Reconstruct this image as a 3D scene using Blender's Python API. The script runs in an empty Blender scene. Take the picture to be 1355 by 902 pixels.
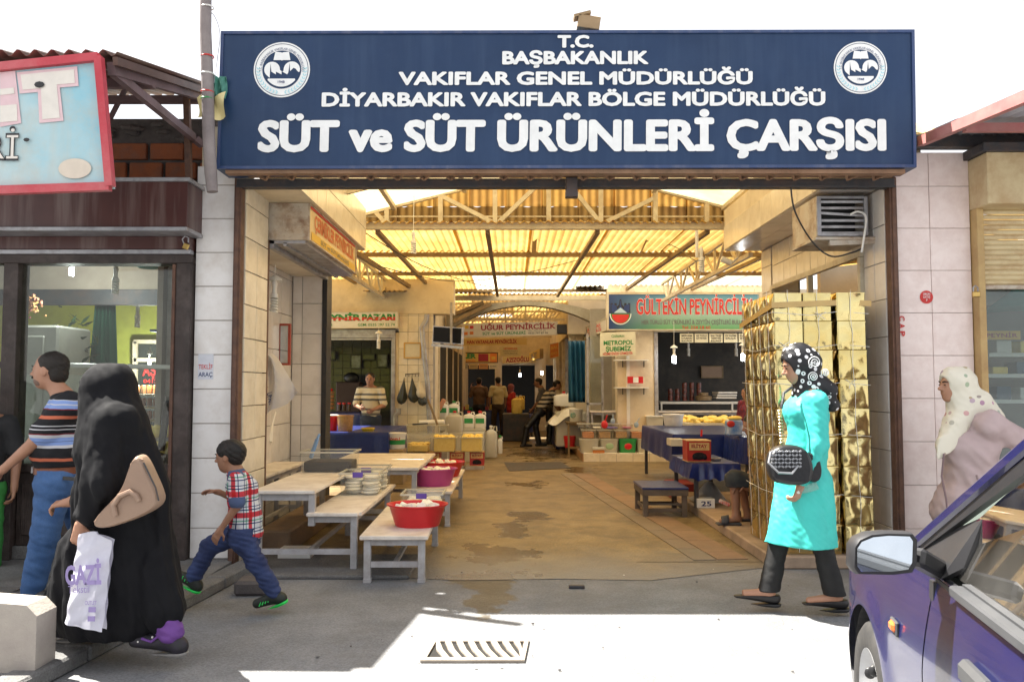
import bpy, math, random
import numpy as np
from mathutils import Vector, Matrix
random.seed(7)
pi, sin, cos, rad = math.pi, math.sin, math.cos, math.radians
SC = bpy.context.scene
COL = SC.collection
# ---- camera: 1.40 m above the street, tilted up about three degrees
F = 1094.0; HC = 1.40; PIT = math.atan((512-451)/F)
cam = bpy.data.cameras.new("camera"); camo = bpy.data.objects.new("camera", cam); COL.objects.link(camo)
cam.sensor_width = 36; cam.lens = 36*F/1355; cam.clip_end = 3000; cam.clip_start = .05
camo.location = (0, 0, HC); camo.rotation_euler = (pi/2+PIT, 0, 0); SC.camera = camo
# ---- sky, sun, exposure
SUND = Vector((2.0, -.88, -4.0)).normalized()          # the way the sunlight travels
w = bpy.data.worlds.new("World"); SC.world = w; w.use_nodes = True
nt = w.node_tree; bg = nt.nodes['Background']; sky = nt.nodes.new('ShaderNodeTexSky')
sky.sky_type = 'NISHITA'; sky.sun_disc = False
sky.sun_elevation = math.asin(-SUND.z); sky.sun_rotation = math.atan2(-SUND.x, -SUND.y)
sky.dust_density = 4.0; sky.air_density = 1.0; sky.ozone_density = .6; sky.altitude = 600
mxs = nt.nodes.new('ShaderNodeMix'); mxs.data_type = 'RGBA'; mxs.inputs[0].default_value = .8; mxs.inputs[7].default_value = (3.6, 3.5, 3.38, 1)   # thin white summer haze
nt.links.new(sky.outputs[0], mxs.inputs[6]); nt.links.new(mxs.outputs[2], bg.inputs[0]); bg.inputs[1].default_value = .10
sl = bpy.data.lights.new("sun", 'SUN'); sl.energy = 5.0; sl.angle = rad(.5); sl.color = (1, .95, .86)
so = bpy.data.objects.new("sun", sl); so.rotation_euler = SUND.to_track_quat('-Z', 'Y').to_euler(); COL.objects.link(so)
so.location = (-6, 4, 14)
SC.view_settings.view_transform = 'Standard'; SC.view_settings.look = 'None'
SC.view_settings.exposure = 1.95; SC.view_settings.gamma = 1
SC.render.engine = 'CYCLES'
SC.cycles.max_bounces = 8; SC.cycles.diffuse_bounces = 5; SC.cycles.glossy_bounces = 3
SC.cycles.transparent_max_bounces = 16; SC.cycles.transmission_bounces = 4
SC.cycles.caustics_reflective = False; SC.cycles.caustics_refractive = False
SC.cycles.sample_clamp_indirect = 4.0
try: SC.cycles.use_denoising = True
except Exception: pass

def P(px, py, Y):                                       # the place at depth Y that the photograph shows at px, py
    a = (px-677.5)/F; b = (451-py)/F
    dy = cos(PIT)-b*sin(PIT); dz = sin(PIT)+b*cos(PIT); t = Y/dy
    return Vector((a*t, Y, HC+dz*t))
def G(px, py, z=0.0):
    a = (px-677.5)/F; b = (451-py)/F
    dy = cos(PIT)-b*sin(PIT); dz = sin(PIT)+b*cos(PIT); t = (z-HC)/dz
    return Vector((a*t, dy*t, z))
V = Vector
# ---- materials
MATS = {}
def mat(name, c, c2=None, rough=.6, scale=5, bump=.0, bscale=60, metal=0, dirt=0, dirtc=(.12, .09, .06), dscale=1.6,
        spec=.5, emis=None, es=1, trans=0, alpha=1, streak=0, coat=0, sheen=0, bands=None, zr=None, fine=0, bstretch=None):
    if name in MATS: return MATS[name]
    m = bpy.data.materials.new(name); m.use_nodes = True; MATS[name] = m
    n = m.node_tree.nodes; L = m.node_tree.links; bs = n['Principled BSDF']; out = n['Material Output']
    tc = n.new('ShaderNodeTexCoord'); oi = n.new('ShaderNodeObjectInfo')
    ad = n.new('ShaderNodeVectorMath'); ad.operation = 'ADD'
    ml = n.new('ShaderNodeMath'); ml.operation = 'MULTIPLY'; ml.inputs[1].default_value = 37
    L.new(oi.outputs['Random'], ml.inputs[0]); L.new(tc.outputs['Object'], ad.inputs[0]); L.new(ml.outputs[0], ad.inputs[1])
    def noise(s, det=5, st=None, rough_=.6):
        x = n.new('ShaderNodeTexNoise'); x.inputs['Scale'].default_value = s; x.inputs['Detail'].default_value = det
        x.inputs['Roughness'].default_value = rough_
        if st:
            mp = n.new('ShaderNodeMapping'); mp.inputs['Scale'].default_value = st
            L.new(ad.outputs[0], mp.inputs[0]); L.new(mp.outputs[0], x.inputs['Vector'])
        else: L.new(ad.outputs[0], x.inputs['Vector'])
        return x
    def mix(fac, a, b, mode='MIX'):
        x = n.new('ShaderNodeMix'); x.data_type = 'RGBA'; x.blend_type = mode
        for s, val in ((0, fac), (6, a), (7, b)):
            if isinstance(val, (int, float)): x.inputs[s].default_value = val
            elif isinstance(val, tuple): x.inputs[s].default_value = (*val[:3], 1)
            else: L.new(val, x.inputs[s])
        return x.outputs[2]
    if c2 is None: c2 = tuple(x*.82 for x in c)
    def ramp(src, a, b):
        r = n.new('ShaderNodeMapRange'); r.inputs[1].default_value = a; r.inputs[2].default_value = b
        L.new(src, r.inputs[0]); return r.outputs[0]
    base = mix(ramp(noise(scale).outputs[0], .35, .68), c, c2)
    if bands:                                          # woven or printed stripes up the object's height
        sx = n.new('ShaderNodeSeparateXYZ'); L.new(tc.outputs['Object'], sx.inputs[0])
        w_ = noise(4, 2); a1 = n.new('ShaderNodeMath'); a1.operation = 'MULTIPLY_ADD'
        L.new(w_.outputs[0], a1.inputs[0]); a1.inputs[1].default_value = .03; L.new(sx.outputs[2], a1.inputs[2])
        rp = n.new('ShaderNodeValToRGB'); rp.color_ramp.interpolation = 'CONSTANT'
        L.new(ramp(a1.outputs[0], *zr), rp.inputs[0]); els = rp.color_ramp.elements
        els[0].position = bands[0][0]; els[0].color = (*bands[0][1], 1)
        els.remove(els[1])
        for p_, cc in bands[1:]:
            e = els.new(p_); e.color = (*cc, 1)
        base = mix(.12, rp.outputs[0], base)
    if fine: base = mix(ramp(noise(bscale*1.3, 3).outputs[0], .3, .7), base, mix(fine, base, (.02, .02, .02)))
    if streak: base = mix(mix_f(n, L, ramp(noise(9, 4, (1, 1, .07)).outputs[0], .48, .72), streak), base, dirtc)
    if dirt:
        d = ramp(noise(dscale, 8, None, .7).outputs[0], .47, .66)
        base = mix(mix_f(n, L, d, dirt), base, dirtc)
    L.new(base, bs.inputs['Base Color'])
    rr = n.new('ShaderNodeMapRange'); rr.inputs[3].default_value = max(0.02, rough*.8); rr.inputs[4].default_value = min(1, rough*1.2)
    L.new(noise(scale*2.3).outputs[0], rr.inputs[0]); L.new(rr.outputs[0], bs.inputs['Roughness'])
    bs.inputs['Metallic'].default_value = metal; bs.inputs['Specular IOR Level'].default_value = spec
    if coat: bs.inputs['Coat Weight'].default_value = coat; bs.inputs['Coat Roughness'].default_value = .04
    if sheen: bs.inputs['Sheen Weight'].default_value = sheen
    if bump:
        b = n.new('ShaderNodeBump'); b.inputs['Strength'].default_value = bump; b.inputs['Distance'].default_value = .01
        L.new(noise(bscale, 4, bstretch).outputs[0], b.inputs['Height']); L.new(b.outputs[0], bs.inputs['Normal'])
    if emis: bs.inputs['Emission Color'].default_value = (*emis, 1); bs.inputs['Emission Strength'].default_value = es
    sh = bs.outputs[0]
    if trans:
        t = n.new('ShaderNodeBsdfTranslucent'); L.new(base, t.inputs[0])
        x = n.new('ShaderNodeMixShader'); x.inputs[0].default_value = trans; L.new(sh, x.inputs[1]); L.new(t.outputs[0], x.inputs[2]); sh = x.outputs[0]
    if alpha < 1:
        t = n.new('ShaderNodeBsdfTransparent'); t.inputs[0].default_value = (*[min(1, .6+.4*q) for q in c], 1)
        x = n.new('ShaderNodeMixShader'); x.inputs[0].default_value = alpha; L.new(t.outputs[0], x.inputs[1]); L.new(sh, x.inputs[2]); sh = x.outputs[0]
    L.new(sh, out.inputs[0]); m['bsdf'] = 1
    return m
def mix_f(n, L, src, k):
    x = n.new('ShaderNodeMath'); x.operation = 'MULTIPLY'; L.new(src, x.inputs[0]); x.inputs[1].default_value = k; return x.outputs[0]
def glass(name, tint=(.9, .95, .93), refl=1.0, dust=0.0):
    if name in MATS: return MATS[name]
    m = bpy.data.materials.new(name); m.use_nodes = True; MATS[name] = m
    n = m.node_tree.nodes; L = m.node_tree.links; n.remove(n['Principled BSDF']); out = n['Material Output']
    t = n.new('ShaderNodeBsdfTransparent'); t.inputs[0].default_value = (*tint, 1)
    g = n.new('ShaderNodeBsdfGlossy'); g.inputs['Roughness'].default_value = .02
    fr = n.new('ShaderNodeFresnel'); fr.inputs[0].default_value = 1.5
    ml = n.new('ShaderNodeMath'); ml.operation = 'MULTIPLY'; ml.inputs[1].default_value = refl; ml.use_clamp = True
    L.new(fr.outputs[0], ml.inputs[0]); x = n.new('ShaderNodeMixShader')
    L.new(ml.outputs[0], x.inputs[0]); L.new(t.outputs[0], x.inputs[1]); L.new(g.outputs[0], x.inputs[2]); sh = x.outputs[0]
    if dust:
        d = n.new('ShaderNodeBsdfDiffuse'); d.inputs[0].default_value = (.5, .48, .44, 1)
        no = n.new('ShaderNodeTexNoise'); no.inputs['Scale'].default_value = 3; no.inputs['Detail'].default_value = 9
        tc = n.new('ShaderNodeTexCoord'); L.new(tc.outputs['Object'], no.inputs['Vector'])
        r = n.new('ShaderNodeMapRange'); r.inputs[1].default_value = .35; r.inputs[2].default_value = .75; r.inputs[4].default_value = dust
        L.new(no.outputs[0], r.inputs[0]); y = n.new('ShaderNodeMixShader')
        L.new(r.outputs[0], y.inputs[0]); L.new(sh, y.inputs[1]); L.new(d.outputs[0], y.inputs[2]); sh = y.outputs[0]
    L.new(sh, out.inputs[0]); return m
# ---- geometry builder
def wloc(o):
    l = Vector((0, 0, 0))
    while o: l = l+o.location; o = o.parent
    return l
def clean(name): return name
class B:
    def __init__(s): s.v = []; s.f = []
    def poly(s, pts):
        k = len(s.v); s.v += [Vector(p) for p in pts]; s.f.append(tuple(range(k, k+len(pts)))); return s
    def box(s, x0, x1, y0, y1, z0, z1, bev=0, M=None):
        x0, x1 = min(x0, x1), max(x0, x1); y0, y1 = min(y0, y1), max(y0, y1); z0, z1 = min(z0, z1), max(z0, z1)
        k = len(s.v); c = Vector(((x0+x1)/2, (y0+y1)/2, (z0+z1)/2)); h = Vector((x1-x0, y1-y0, z1-z0))/2
        b = min(bev, .45*min(h)*2)
        if b <= 0:
            vs = [Vector((i*h.x, j*h.y, l*h.z)) for i in (-1, 1) for j in (-1, 1) for l in (-1, 1)]
            fs = [(0, 1, 3, 2), (4, 6, 7, 5), (0, 4, 5, 1), (2, 3, 7, 6), (0, 2, 6, 4), (1, 5, 7, 3)]
        else:
            vs = []; idx = {}
            for i in (-1, 1):
                for j in (-1, 1):
                    for l in (-1, 1):
                        for a in range(3):
                            q = Vector((i*h.x, j*h.y, l*h.z))
                            for o_ in range(3):
                                if o_ != a: q[o_] -= b*(1 if q[o_] > 0 else -1)
                            idx[(i, j, l, a)] = len(vs); vs.append(q)
            fs = []
            def key(a, sa, b_, sb, c_, sc, ax):
                d = [0, 0, 0]; d[a] = sa; d[b_] = sb; d[c_] = sc; return idx[(*d, ax)]
            for a in range(3):
                b_, c_ = (a+1) % 3, (a+2) % 3
                for sa in (-1, 1):
                    q = [key(a, sa, b_, sb, c_, sc, a) for sb, sc in ((-1, -1), (1, -1), (1, 1), (-1, 1))]
                    fs.append(tuple(q if sa > 0 else q[::-1]))
                # edges along axis a
                for sb in (-1, 1):
                    for sc in (-1, 1):
                        q = [key(a, -1, b_, sb, c_, sc, b_), key(a, 1, b_, sb, c_, sc, b_), key(a, 1, b_, sb, c_, sc, c_), key(a, -1, b_, sb, c_, sc, c_)]
                        fs.append(tuple(q if sb*sc > 0 else q[::-1]))
            for i in (-1, 1):
                for j in (-1, 1):
                    for l in (-1, 1):
                        q = [idx[(i, j, l, a)] for a in range(3)]; fs.append(tuple(q if i*j*l > 0 else q[::-1]))
        if M is not None: vs = [M @ q for q in vs]
        s.v += [q+c for q in vs]; s.f += [tuple(k+i for i in f) for f in fs]; return s
    def obox(s, c, size, rz=0, rx=0, ry=0, bev=0):
        M = Matrix.Rotation(rz, 3, 'Z') @ Matrix.Rotation(rx, 3, 'X') @ Matrix.Rotation(ry, 3, 'Y'); k = len(s.v)
        s.box(-size[0]/2, size[0]/2, -size[1]/2, size[1]/2, -size[2]/2, size[2]/2, bev, M)
        for i in range(k, len(s.v)): s.v[i] = s.v[i]+Vector(c)
        return s
    def beam(s, a, b, w, h=None, bev=0, up=(0, 0, 1)):
        a, b = Vector(a), Vector(b); h = h or w; d = b-a; y = d.normalized(); u = Vector(up)
        if abs(y.dot(u)) > .98: u = Vector((0, 1, 0))
        x = y.cross(u).normalized(); z = x.cross(y); M = Matrix((x, y, z)).transposed(); k = len(s.v)
        s.box(-w/2, w/2, -d.length/2, d.length/2, -h/2, h/2, bev, M); c = (a+b)/2
        for i in range(k, len(s.v)): s.v[i] = s.v[i]+c
        return s
    def tube(s, pts, r, n=8, cap=True):
        pts = [Vector(p) for p in pts]; R = r if isinstance(r, (list, tuple)) else [r]*len(pts); k = len(s.v); pu = None
        for i, p in enumerate(pts):
            d = (pts[min(i+1, len(pts)-1)]-pts[max(i-1, 0)]).normalized()
            if pu is None: pu = Vector((0, 0, 1)) if abs(d.z) < .9 else Vector((1, 0, 0))
            x = d.cross(pu).normalized(); u = x.cross(d).normalized(); pu = u
            for j in range(n):
                a = 2*pi*j/n; s.v.append(p+(x*cos(a)+u*sin(a))*R[i])
        for i in range(len(pts)-1):
            for j in range(n):
                s.f.append((k+i*n+j, k+i*n+(j+1) % n, k+(i+1)*n+(j+1) % n, k+(i+1)*n+j))
        if cap:
            s.f.append(tuple(k+j for j in range(n))[::-1]); e = k+(len(pts)-1)*n; s.f.append(tuple(e+j for j in range(n)))
        return s
    def lathe(s, c, prof, n=20, sc=(1, 1), close=False, pw=2):
        c = Vector(c); k = len(s.v)
        for r, z in prof:
            for j in range(n):
                a = 2*pi*j/n; ca, sa = cos(a), sin(a)
                if pw != 2:
                    q = (abs(ca)**pw+abs(sa)**pw)**(-1/pw); ca *= q; sa *= q
                s.v.append(c+Vector((ca*r*sc[0], sa*r*sc[1], z)))
        m = len(prof)
        for i in range(m-1):
            for j in range(n): s.f.append((k+i*n+j, k+i*n+(j+1) % n, k+(i+1)*n+(j+1) % n, k+(i+1)*n+j))
        if close: s.f.append(tuple(k+j for j in range(n))[::-1]); s.f.append(tuple(k+(m-1)*n+j for j in range(n)))
        return s
    def grid(s, fn, nu, nv, wrap=False):
        k = len(s.v)
        for i in range(nu+1):
            for j in range(nv+1): s.v.append(Vector(fn(i/nu, j/nv)))
        for i in range(nu):
            for j in range(nv):
                a = k+i*(nv+1)+j; s.f.append((a, a+nv+1, a+nv+2, a+1))
        return s
    def prism(s, pts, d):                               # a flat outline pushed out by d
        k = len(s.v); m = len(pts); d = Vector(d); pts = [Vector(p) for p in pts]
        s.v += pts+[p+d for p in pts]; s.f.append(tuple(range(k, k+m))[::-1]); s.f.append(tuple(range(k+m, k+2*m)))
        for i in range(m): j = (i+1) % m; s.f.append((k+i, k+j, k+m+j, k+m+i))
        return s
    def ball(s, c, r, n=12, m=8):
        r = r if isinstance(r, (tuple, list)) else (r, r, r); c = Vector(c); k = len(s.v)
        for i in range(m+1):
            a = -pi/2+pi*i/m
            for j in range(n): t = 2*pi*j/n; s.v.append(c+Vector((cos(a)*cos(t)*r[0], cos(a)*sin(t)*r[1], sin(a)*r[2])))
        for i in range(m):
            for j in range(n): s.f.append((k+i*n+j, k+i*n+(j+1) % n, k+(i+1)*n+(j+1) % n, k+(i+1)*n+j))
        return s
    def build(s, name, m, parent=None, smooth=False, loc=None, kind=None, label=None, thick=0):
        me = bpy.data.meshes.new(name)
        off = wloc(parent) if parent else Vector((0, 0, 0))
        if parent is None and loc is not None: off = Vector(loc)
        me.from_pydata([tuple(p-off) for p in s.v], [], s.f)
        if m: me.materials.append(m)
        if smooth:
            me.polygons.foreach_set('use_smooth', [True]*len(me.polygons))
            try: me.set_sharp_from_angle(angle=rad(40))
            except Exception: pass
        me.update()
        o = bpy.data.objects.new(name, me); COL.objects.link(o)
        if parent: o.parent = parent
        elif loc is not None: o.location = loc
        if kind: o['kind'] = kind
        if label: o['label'] = label
        if thick:
            md = o.modifiers.new('thickness', 'SOLIDIFY'); md.thickness = thick
        return o
    def top(s, name, label, cat, m, group=None, smooth=False):
        xs = [p.x for p in s.v]; ys = [p.y for p in s.v]; zs = [p.z for p in s.v]
        o = s.build(name, m, None, smooth, ((min(xs)+max(xs))/2, (min(ys)+max(ys))/2, min(zs)))
        o['label'] = label; o['category'] = cat
        if group: o['group'] = group
        return o
def T(name, label, cat, loc=(0, 0, 0), group=None):
    o = bpy.data.objects.new(name, None); COL.objects.link(o); o.location = loc; o.empty_display_size = .1
    o['label'] = label; o['category'] = cat
    if group: o['group'] = group
    return o
def dup(root, loc, label=None, rz=None):
    r = root.copy(); COL.objects.link(r); r.location = loc
    if label: r['label'] = label
    if rz is not None: r.rotation_euler = (0, 0, rz)
    for ch in list(root.children):
        c = ch.copy(); COL.objects.link(c); c.parent = r
        for g in list(ch.children):
            d = g.copy(); COL.objects.link(d); d.parent = c
    return r
def inst(me, name, loc, parent=None, rot=None, scale=None):
    o = bpy.data.objects.new(name, me); COL.objects.link(o); o.location = Vector(loc)-(wloc(parent) if parent else Vector())
    if parent: o.parent = parent
    if rot: o.rotation_euler = rot
    if scale: o.scale = scale
    return o
def tiles(parent, o, u, v, nrm, us, vs, m, gap=.006, th=.012, bev=.002, name='tile', jit=.0012):
    """tiles as parts: o corner, u and v unit directions, us/vs the joint positions along them"""
    o, u, v, nrm = Vector(o), Vector(u).normalized(), Vector(v).normalized(), Vector(nrm).normalized(); cache = {}
    M = Matrix((u, v, nrm)).transposed().to_4x4()
    for i in range(len(us)-1):
        for j in range(len(vs)-1):
            a, b = us[i+1]-us[i]-gap, vs[j+1]-vs[j]-gap
            if a < .01 or b < .01: continue
            k = (round(a, 3), round(b, 3))
            if k not in cache:
                bb = B(); bb.box(-a/2, a/2, -b/2, b/2, 0, th, bev); cache[k] = None
                t = bb.build(name, m); me = t.data; bpy.data.objects.remove(t); cache[k] = me
            t = bpy.data.objects.new(name, cache[k]); COL.objects.link(t); t.parent = parent
            c = o+u*(us[i]+us[i+1])/2+v*(vs[j]+vs[j+1])/2+nrm*random.uniform(-jit, jit)-wloc(parent)
            t.matrix_local = Matrix.Translation(c) @ M
def rng(a, b, st, off=0):
    r = [a]; x = a+(off or st)
    while x < b-.02: r.append(x); x += st
    r.append(b); return r
# ---- lettering
_tc = {}
def glyphs(txt, bold=0.0):
    k = (txt, bold)
    if k in _tc: return _tc[k]
    cu = bpy.data.curves.new('t', 'FONT'); cu.body = txt; cu.size = 1; cu.resolution_u = 3; cu.offset = bold; cu.fill_mode = 'FRONT'
    ob = bpy.data.objects.new('t', cu); COL.objects.link(ob)
    me = bpy.data.meshes.new_from_object(ob); vs = [Vector(v.co) for v in me.vertices]; fs = [tuple(p.vertices) for p in me.polygons]
    bpy.data.objects.remove(ob); bpy.data.curves.remove(cu); bpy.data.meshes.remove(me)
    _tc[k] = (vs, fs); return _tc[k]
CAP = .70
def letter(txt, c, ux, uz, w, h, m, parent, bold=.0, name='lettering', arc=None, fat=0):
    """print txt centred at c along ux, capitals h tall, w wide in all"""
    vs, fs = glyphs(txt, bold)
    if not vs: return
    x0, x1 = min(p.x for p in vs), max(p.x for p in vs); ux, uz, c = Vector(ux).normalized(), Vector(uz).normalized(), Vector(c)
    sx = w/(x1-x0); sz = h/CAP; b = B()
    for p in vs:
        X = (p.x-(x0+x1)/2)*sx; Z = p.y*sz-h/2
        if arc: a = X/arc; r = arc+Z; X = r*sin(a); Z = r*cos(a)
        b.v.append(c+ux*X+uz*Z)
    b.f = list(fs)
    if fat:                                             # heavier strokes: the same outline laid again, a little to each side
        n = len(b.v); nr = ux.cross(uz); v0 = list(b.v)
        for j, (du, dz) in enumerate([(cos(q*pi/6), .8*sin(q*pi/6)) for q in range(12)]): b.v += [p+ux*fat*du+uz*fat*dz+nr*.0003*(j+1) for p in v0]; b.f += [tuple(i+n*(j+1) for i in f) for f in fs]
    return b.build(name, m, parent)
class Plane:                                            # a flat board: bottom left a, bottom right b, up vector along a->d
    def __init__(s, a, b, d):
        s.o = Vector(a); s.U = Vector(b)-s.o; s.W = Vector(d)-s.o; s.n = s.U.cross(s.W).normalized()
    def at(s, u, v, e=0): return s.o+s.U*u+s.W*v+s.n*e
    def text(s, txt, u, v, w, h, m, parent, bold=0, e=.004, fat=0):
        return letter(txt, s.at(u, v, e), s.U, s.W, w*s.U.length-2*fat, h*s.W.length, m, parent, bold, fat=fat)
    def rect(s, u0, u1, v0, v1, e, m, parent, name, d=.003):
        b = B(); b.prism([s.at(u0, v0, e-d), s.at(u1, v0, e-d), s.at(u1, v1, e-d), s.at(u0, v1, e-d)], s.n*d); return b.build(name, m, parent)
def board(name, label, a, b, d, depth, face, side, frame=None, fw=.02, cat='sign', group=None):
    """sign box: front face quad a,b (bottom) d (top left), body behind it"""
    pl = Plane(a, b, d); t = T(name, label, cat, (Vector(a)+Vector(b))/2, group)
    bb = B(); bb.prism([pl.at(0, 0, -depth), pl.at(1, 0, -depth), pl.at(1, 1, -depth), pl.at(0, 1, -depth)], pl.n*(depth-.004)); bb.build('sign_box', side, t)
    if frame:
        bb = B(); L, Hh = pl.U.length, pl.W.length; a_, c_ = fw/L, fw/Hh
        for r in ((0, 1, 0, c_), (0, 1, 1-c_, 1), (0, a_, c_, 1-c_), (1-a_, 1, c_, 1-c_)):
            q = [pl.at(r[0], r[2], -.004), pl.at(r[1], r[2], -.004), pl.at(r[1], r[3], -.004), pl.at(r[0], r[3], -.004)]; bb.prism(q, pl.n*.016)
        bb.build('frame', frame, t)
        pl.rect(a_, 1-a_, c_, 1-c_, 0, face, t, 'sign_face', .004)
    else: pl.rect(0, 1, 0, 1, 0, face, t, 'sign_face', .004)
    return t, pl
# ---- materials used in several places
m_road = mat('street_concrete', (.295, .30, .31), (.20, .205, .215), rough=.85, scale=2.1, bump=.8, bscale=70, dirt=.55, dirtc=(.15, .145, .14), dscale=2.2, fine=.45)
m_pave = mat('pavement_stone', (.23, .225, .22), (.15, .15, .15), rough=.8, scale=3, bump=.7, bscale=70, dirt=.6, dirtc=(.10, .09, .08), dscale=2.5, fine=.5)
m_strip = mat('strip_stone', (.22, .19, .15), (.28, .20, .14), rough=.7, scale=1.1, bump=.3, bscale=60, dirt=.4, dirtc=(.12, .09, .05), fine=.2)
m_white = mat('white_tile', (.86, .84, .82), (.80, .77, .74), rough=.22, scale=6, dirt=.25, dirtc=(.45, .36, .27), dscale=4)
m_cream = mat('cream_tile', (.82, .74, .60), (.74, .66, .52), rough=.25, scale=6, dirt=.25, dirtc=(.36, .27, .17), dscale=4)
m_greyt = mat('grey_tile', (.74, .70, .66), (.64, .60, .56), rough=.2, scale=3, dirt=.2, dirtc=(.4, .33, .28), dscale=5)
m_pink = mat('pink_marble_tile', (.88, .76, .72), (.80, .66, .62), rough=.3, scale=9, dirt=.25, dirtc=(.55, .40, .36), dscale=7)
m_grout = mat('grout', (.34, .31, .28), (.22, .19, .17), rough=.9, scale=8, bump=.2)
m_groutp = mat('pale_grout', (.52, .47, .44), (.40, .36, .33), rough=.9, scale=8)
m_plast = mat('cream_plaster', (.72, .62, .45), (.62, .52, .37), rough=.85, scale=3, bump=.2, dirt=.35, dirtc=(.30, .22, .13), dscale=2)
m_plastw = mat('white_plaster', (.70, .67, .60), (.60, .56, .48), rough=.85, scale=3, bump=.2, dirt=.3, dirtc=(.38, .30, .22), dscale=2)
m_rust = mat('rusty_steel', (.10, .05, .035), (.16, .08, .05), rough=.7, scale=14, bump=.4, bscale=80, dirt=.5, dirtc=(.05, .03, .025), dscale=6)
m_rustp = mat('rusted_white_paint', (.55, .50, .42), (.50, .40, .30), rough=.6, scale=8, dirt=.75, dirtc=(.20, .09, .035), dscale=5, bump=.3)
m_dark = mat('dark_steel', (.045, .047, .055), (.07, .065, .065), rough=.5, scale=10, bump=.3, dirt=.4, dirtc=(.12, .06, .04), dscale=5, metal=.3)
m_brown = mat('brown_painted_tin', (.075, .022, .018), (.055, .016, .014), rough=.38, scale=3, streak=.45, dirtc=(.28, .22, .20))
m_wood = mat('dark_old_wood', (.05, .033, .028), (.025, .016, .014), rough=.55, scale=7, bump=.5, bscale=25, bstretch=(6, 6, .6), dirt=.4, dirtc=(.14, .11, .10), dscale=4)
m_steel = mat('galvanised_steel', (.42, .42, .44), (.30, .30, .33), rough=.45, scale=10, metal=.4, dirt=.4, dirtc=(.20, .15, .12), dscale=5)
m_truss = mat('cream_painted_steel', (.62, .56, .42), (.55, .48, .35), rough=.5, scale=8, dirt=.4, dirtc=(.30, .19, .09), dscale=5)
m_purl = mat('brown_purlin', (.30, .22, .12), (.22, .15, .08), rough=.7, scale=8, dirt=.4, dirtc=(.12, .07, .03), dscale=5)
m_roofy = mat('yellowed_fibreglass_sheet', (.44, .29, .095), (.30, .18, .045), rough=.5, scale=2.2, trans=.8, dirt=.5, dirtc=(.42, .22, .06), dscale=1.8)
m_roofd = mat('grimy_dimming_sheet', (.20, .115, .03), (.12, .06, .015), rough=.5, scale=2, trans=.8, dirt=.5, dirtc=(.10, .05, .02))  # darkened to dim the light under the corridor roof; also the gable's dirty band
m_roofp = mat('pale_fibreglass_sheet', (.62, .50, .28), (.50, .37, .17), rough=.5, scale=2, trans=.85, dirt=.2, dirtc=(.62, .40, .18), dscale=2)
m_roofc = mat('clear_fibreglass_sheet', (.62, .54, .40), (.55, .47, .33), rough=.4, scale=2, trans=.9)
m_blue = mat('blue_tarpaulin', (.008, .022, .16), (.006, .016, .11), rough=.32, scale=6, bump=.5, bscale=14, spec=.6)
m_tarp = mat('cyan_tarpaulin', (.012, .09, .17), (.01, .06, .12), rough=.5, scale=5, bump=.5, bscale=10)
m_blk = mat('black_plastic', (.02, .02, .022), rough=.4)
m_rubber = mat('black_rubber', (.022, .022, .023), (.04, .038, .036), rough=.8, scale=20)
m_wht = mat('white_plastic', (.78, .77, .73), (.72, .70, .66), rough=.35, scale=6)
m_grn = mat('green_plastic', (.03, .30, .08), rough=.4)
m_red = mat('red_plastic', (.62, .02, .025), (.52, .015, .02), rough=.3, scale=5)
m_mag = mat('purple_plastic', (.50, .06, .25), (.42, .05, .20), rough=.3, scale=5)
m_pur = mat('violet_clip_plastic', (.14, .08, .42), rough=.35)
m_clear = mat('clear_plastic', (.80, .80, .76), (.74, .73, .68), rough=.2, scale=5, alpha=.13, spec=.6)
m_milk = mat('milky_plastic', (.74, .72, .64), (.68, .65, .56), rough=.35, scale=6, trans=.35)
m_cheese = mat('white_cheese', (.86, .83, .74), (.78, .74, .62), rough=.5, scale=18, bump=.4, bscale=40)
m_ycheese = mat('yellow_cheese', (.92, .72, .20), (.85, .62, .13), rough=.5, scale=18, bump=.4, bscale=40)
m_board = mat('table_board', (.76, .70, .63), (.64, .57, .50), rough=.5, scale=4, dirt=.4, dirtc=(.32, .24, .18), dscale=6, bump=.15)
m_tfr = mat('grey_painted_frame', (.46, .45, .46), (.36, .35, .36), rough=.5, scale=9, dirt=.45, dirtc=(.20, .15, .11), dscale=7)
m_bulb = mat('lamp_spiral_off', (.80, .80, .76), rough=.2)
m_bulbon = mat('lamp_spiral_lit', (.9, .9, .9), rough=.3, emis=(.95, 1, 1), es=12)
m_gls = glass('shop_glass', (.92, .95, .93), .8, .035)
m_twine = mat('white_twine', (.85, .83, .78), rough=.8)
def ink(name, c, r=.5): return mat('ink_'+name, c, tuple(x*.9 for x in c), rough=r, scale=12)
i_white = ink('white', (.86, .87, .86)); i_red = ink('red', (.60, .03, .025)); i_green = ink('green', (.02, .25, .06)); i_black = ink('black', (.02, .02, .025))
i_navy = ink('navy', (.02, .045, .16)); i_maroon = ink('maroon', (.33, .015, .03)); i_orange = ink('orange', (.75, .22, .03)); i_grey = ink('grey', (.15, .15, .16))
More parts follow.
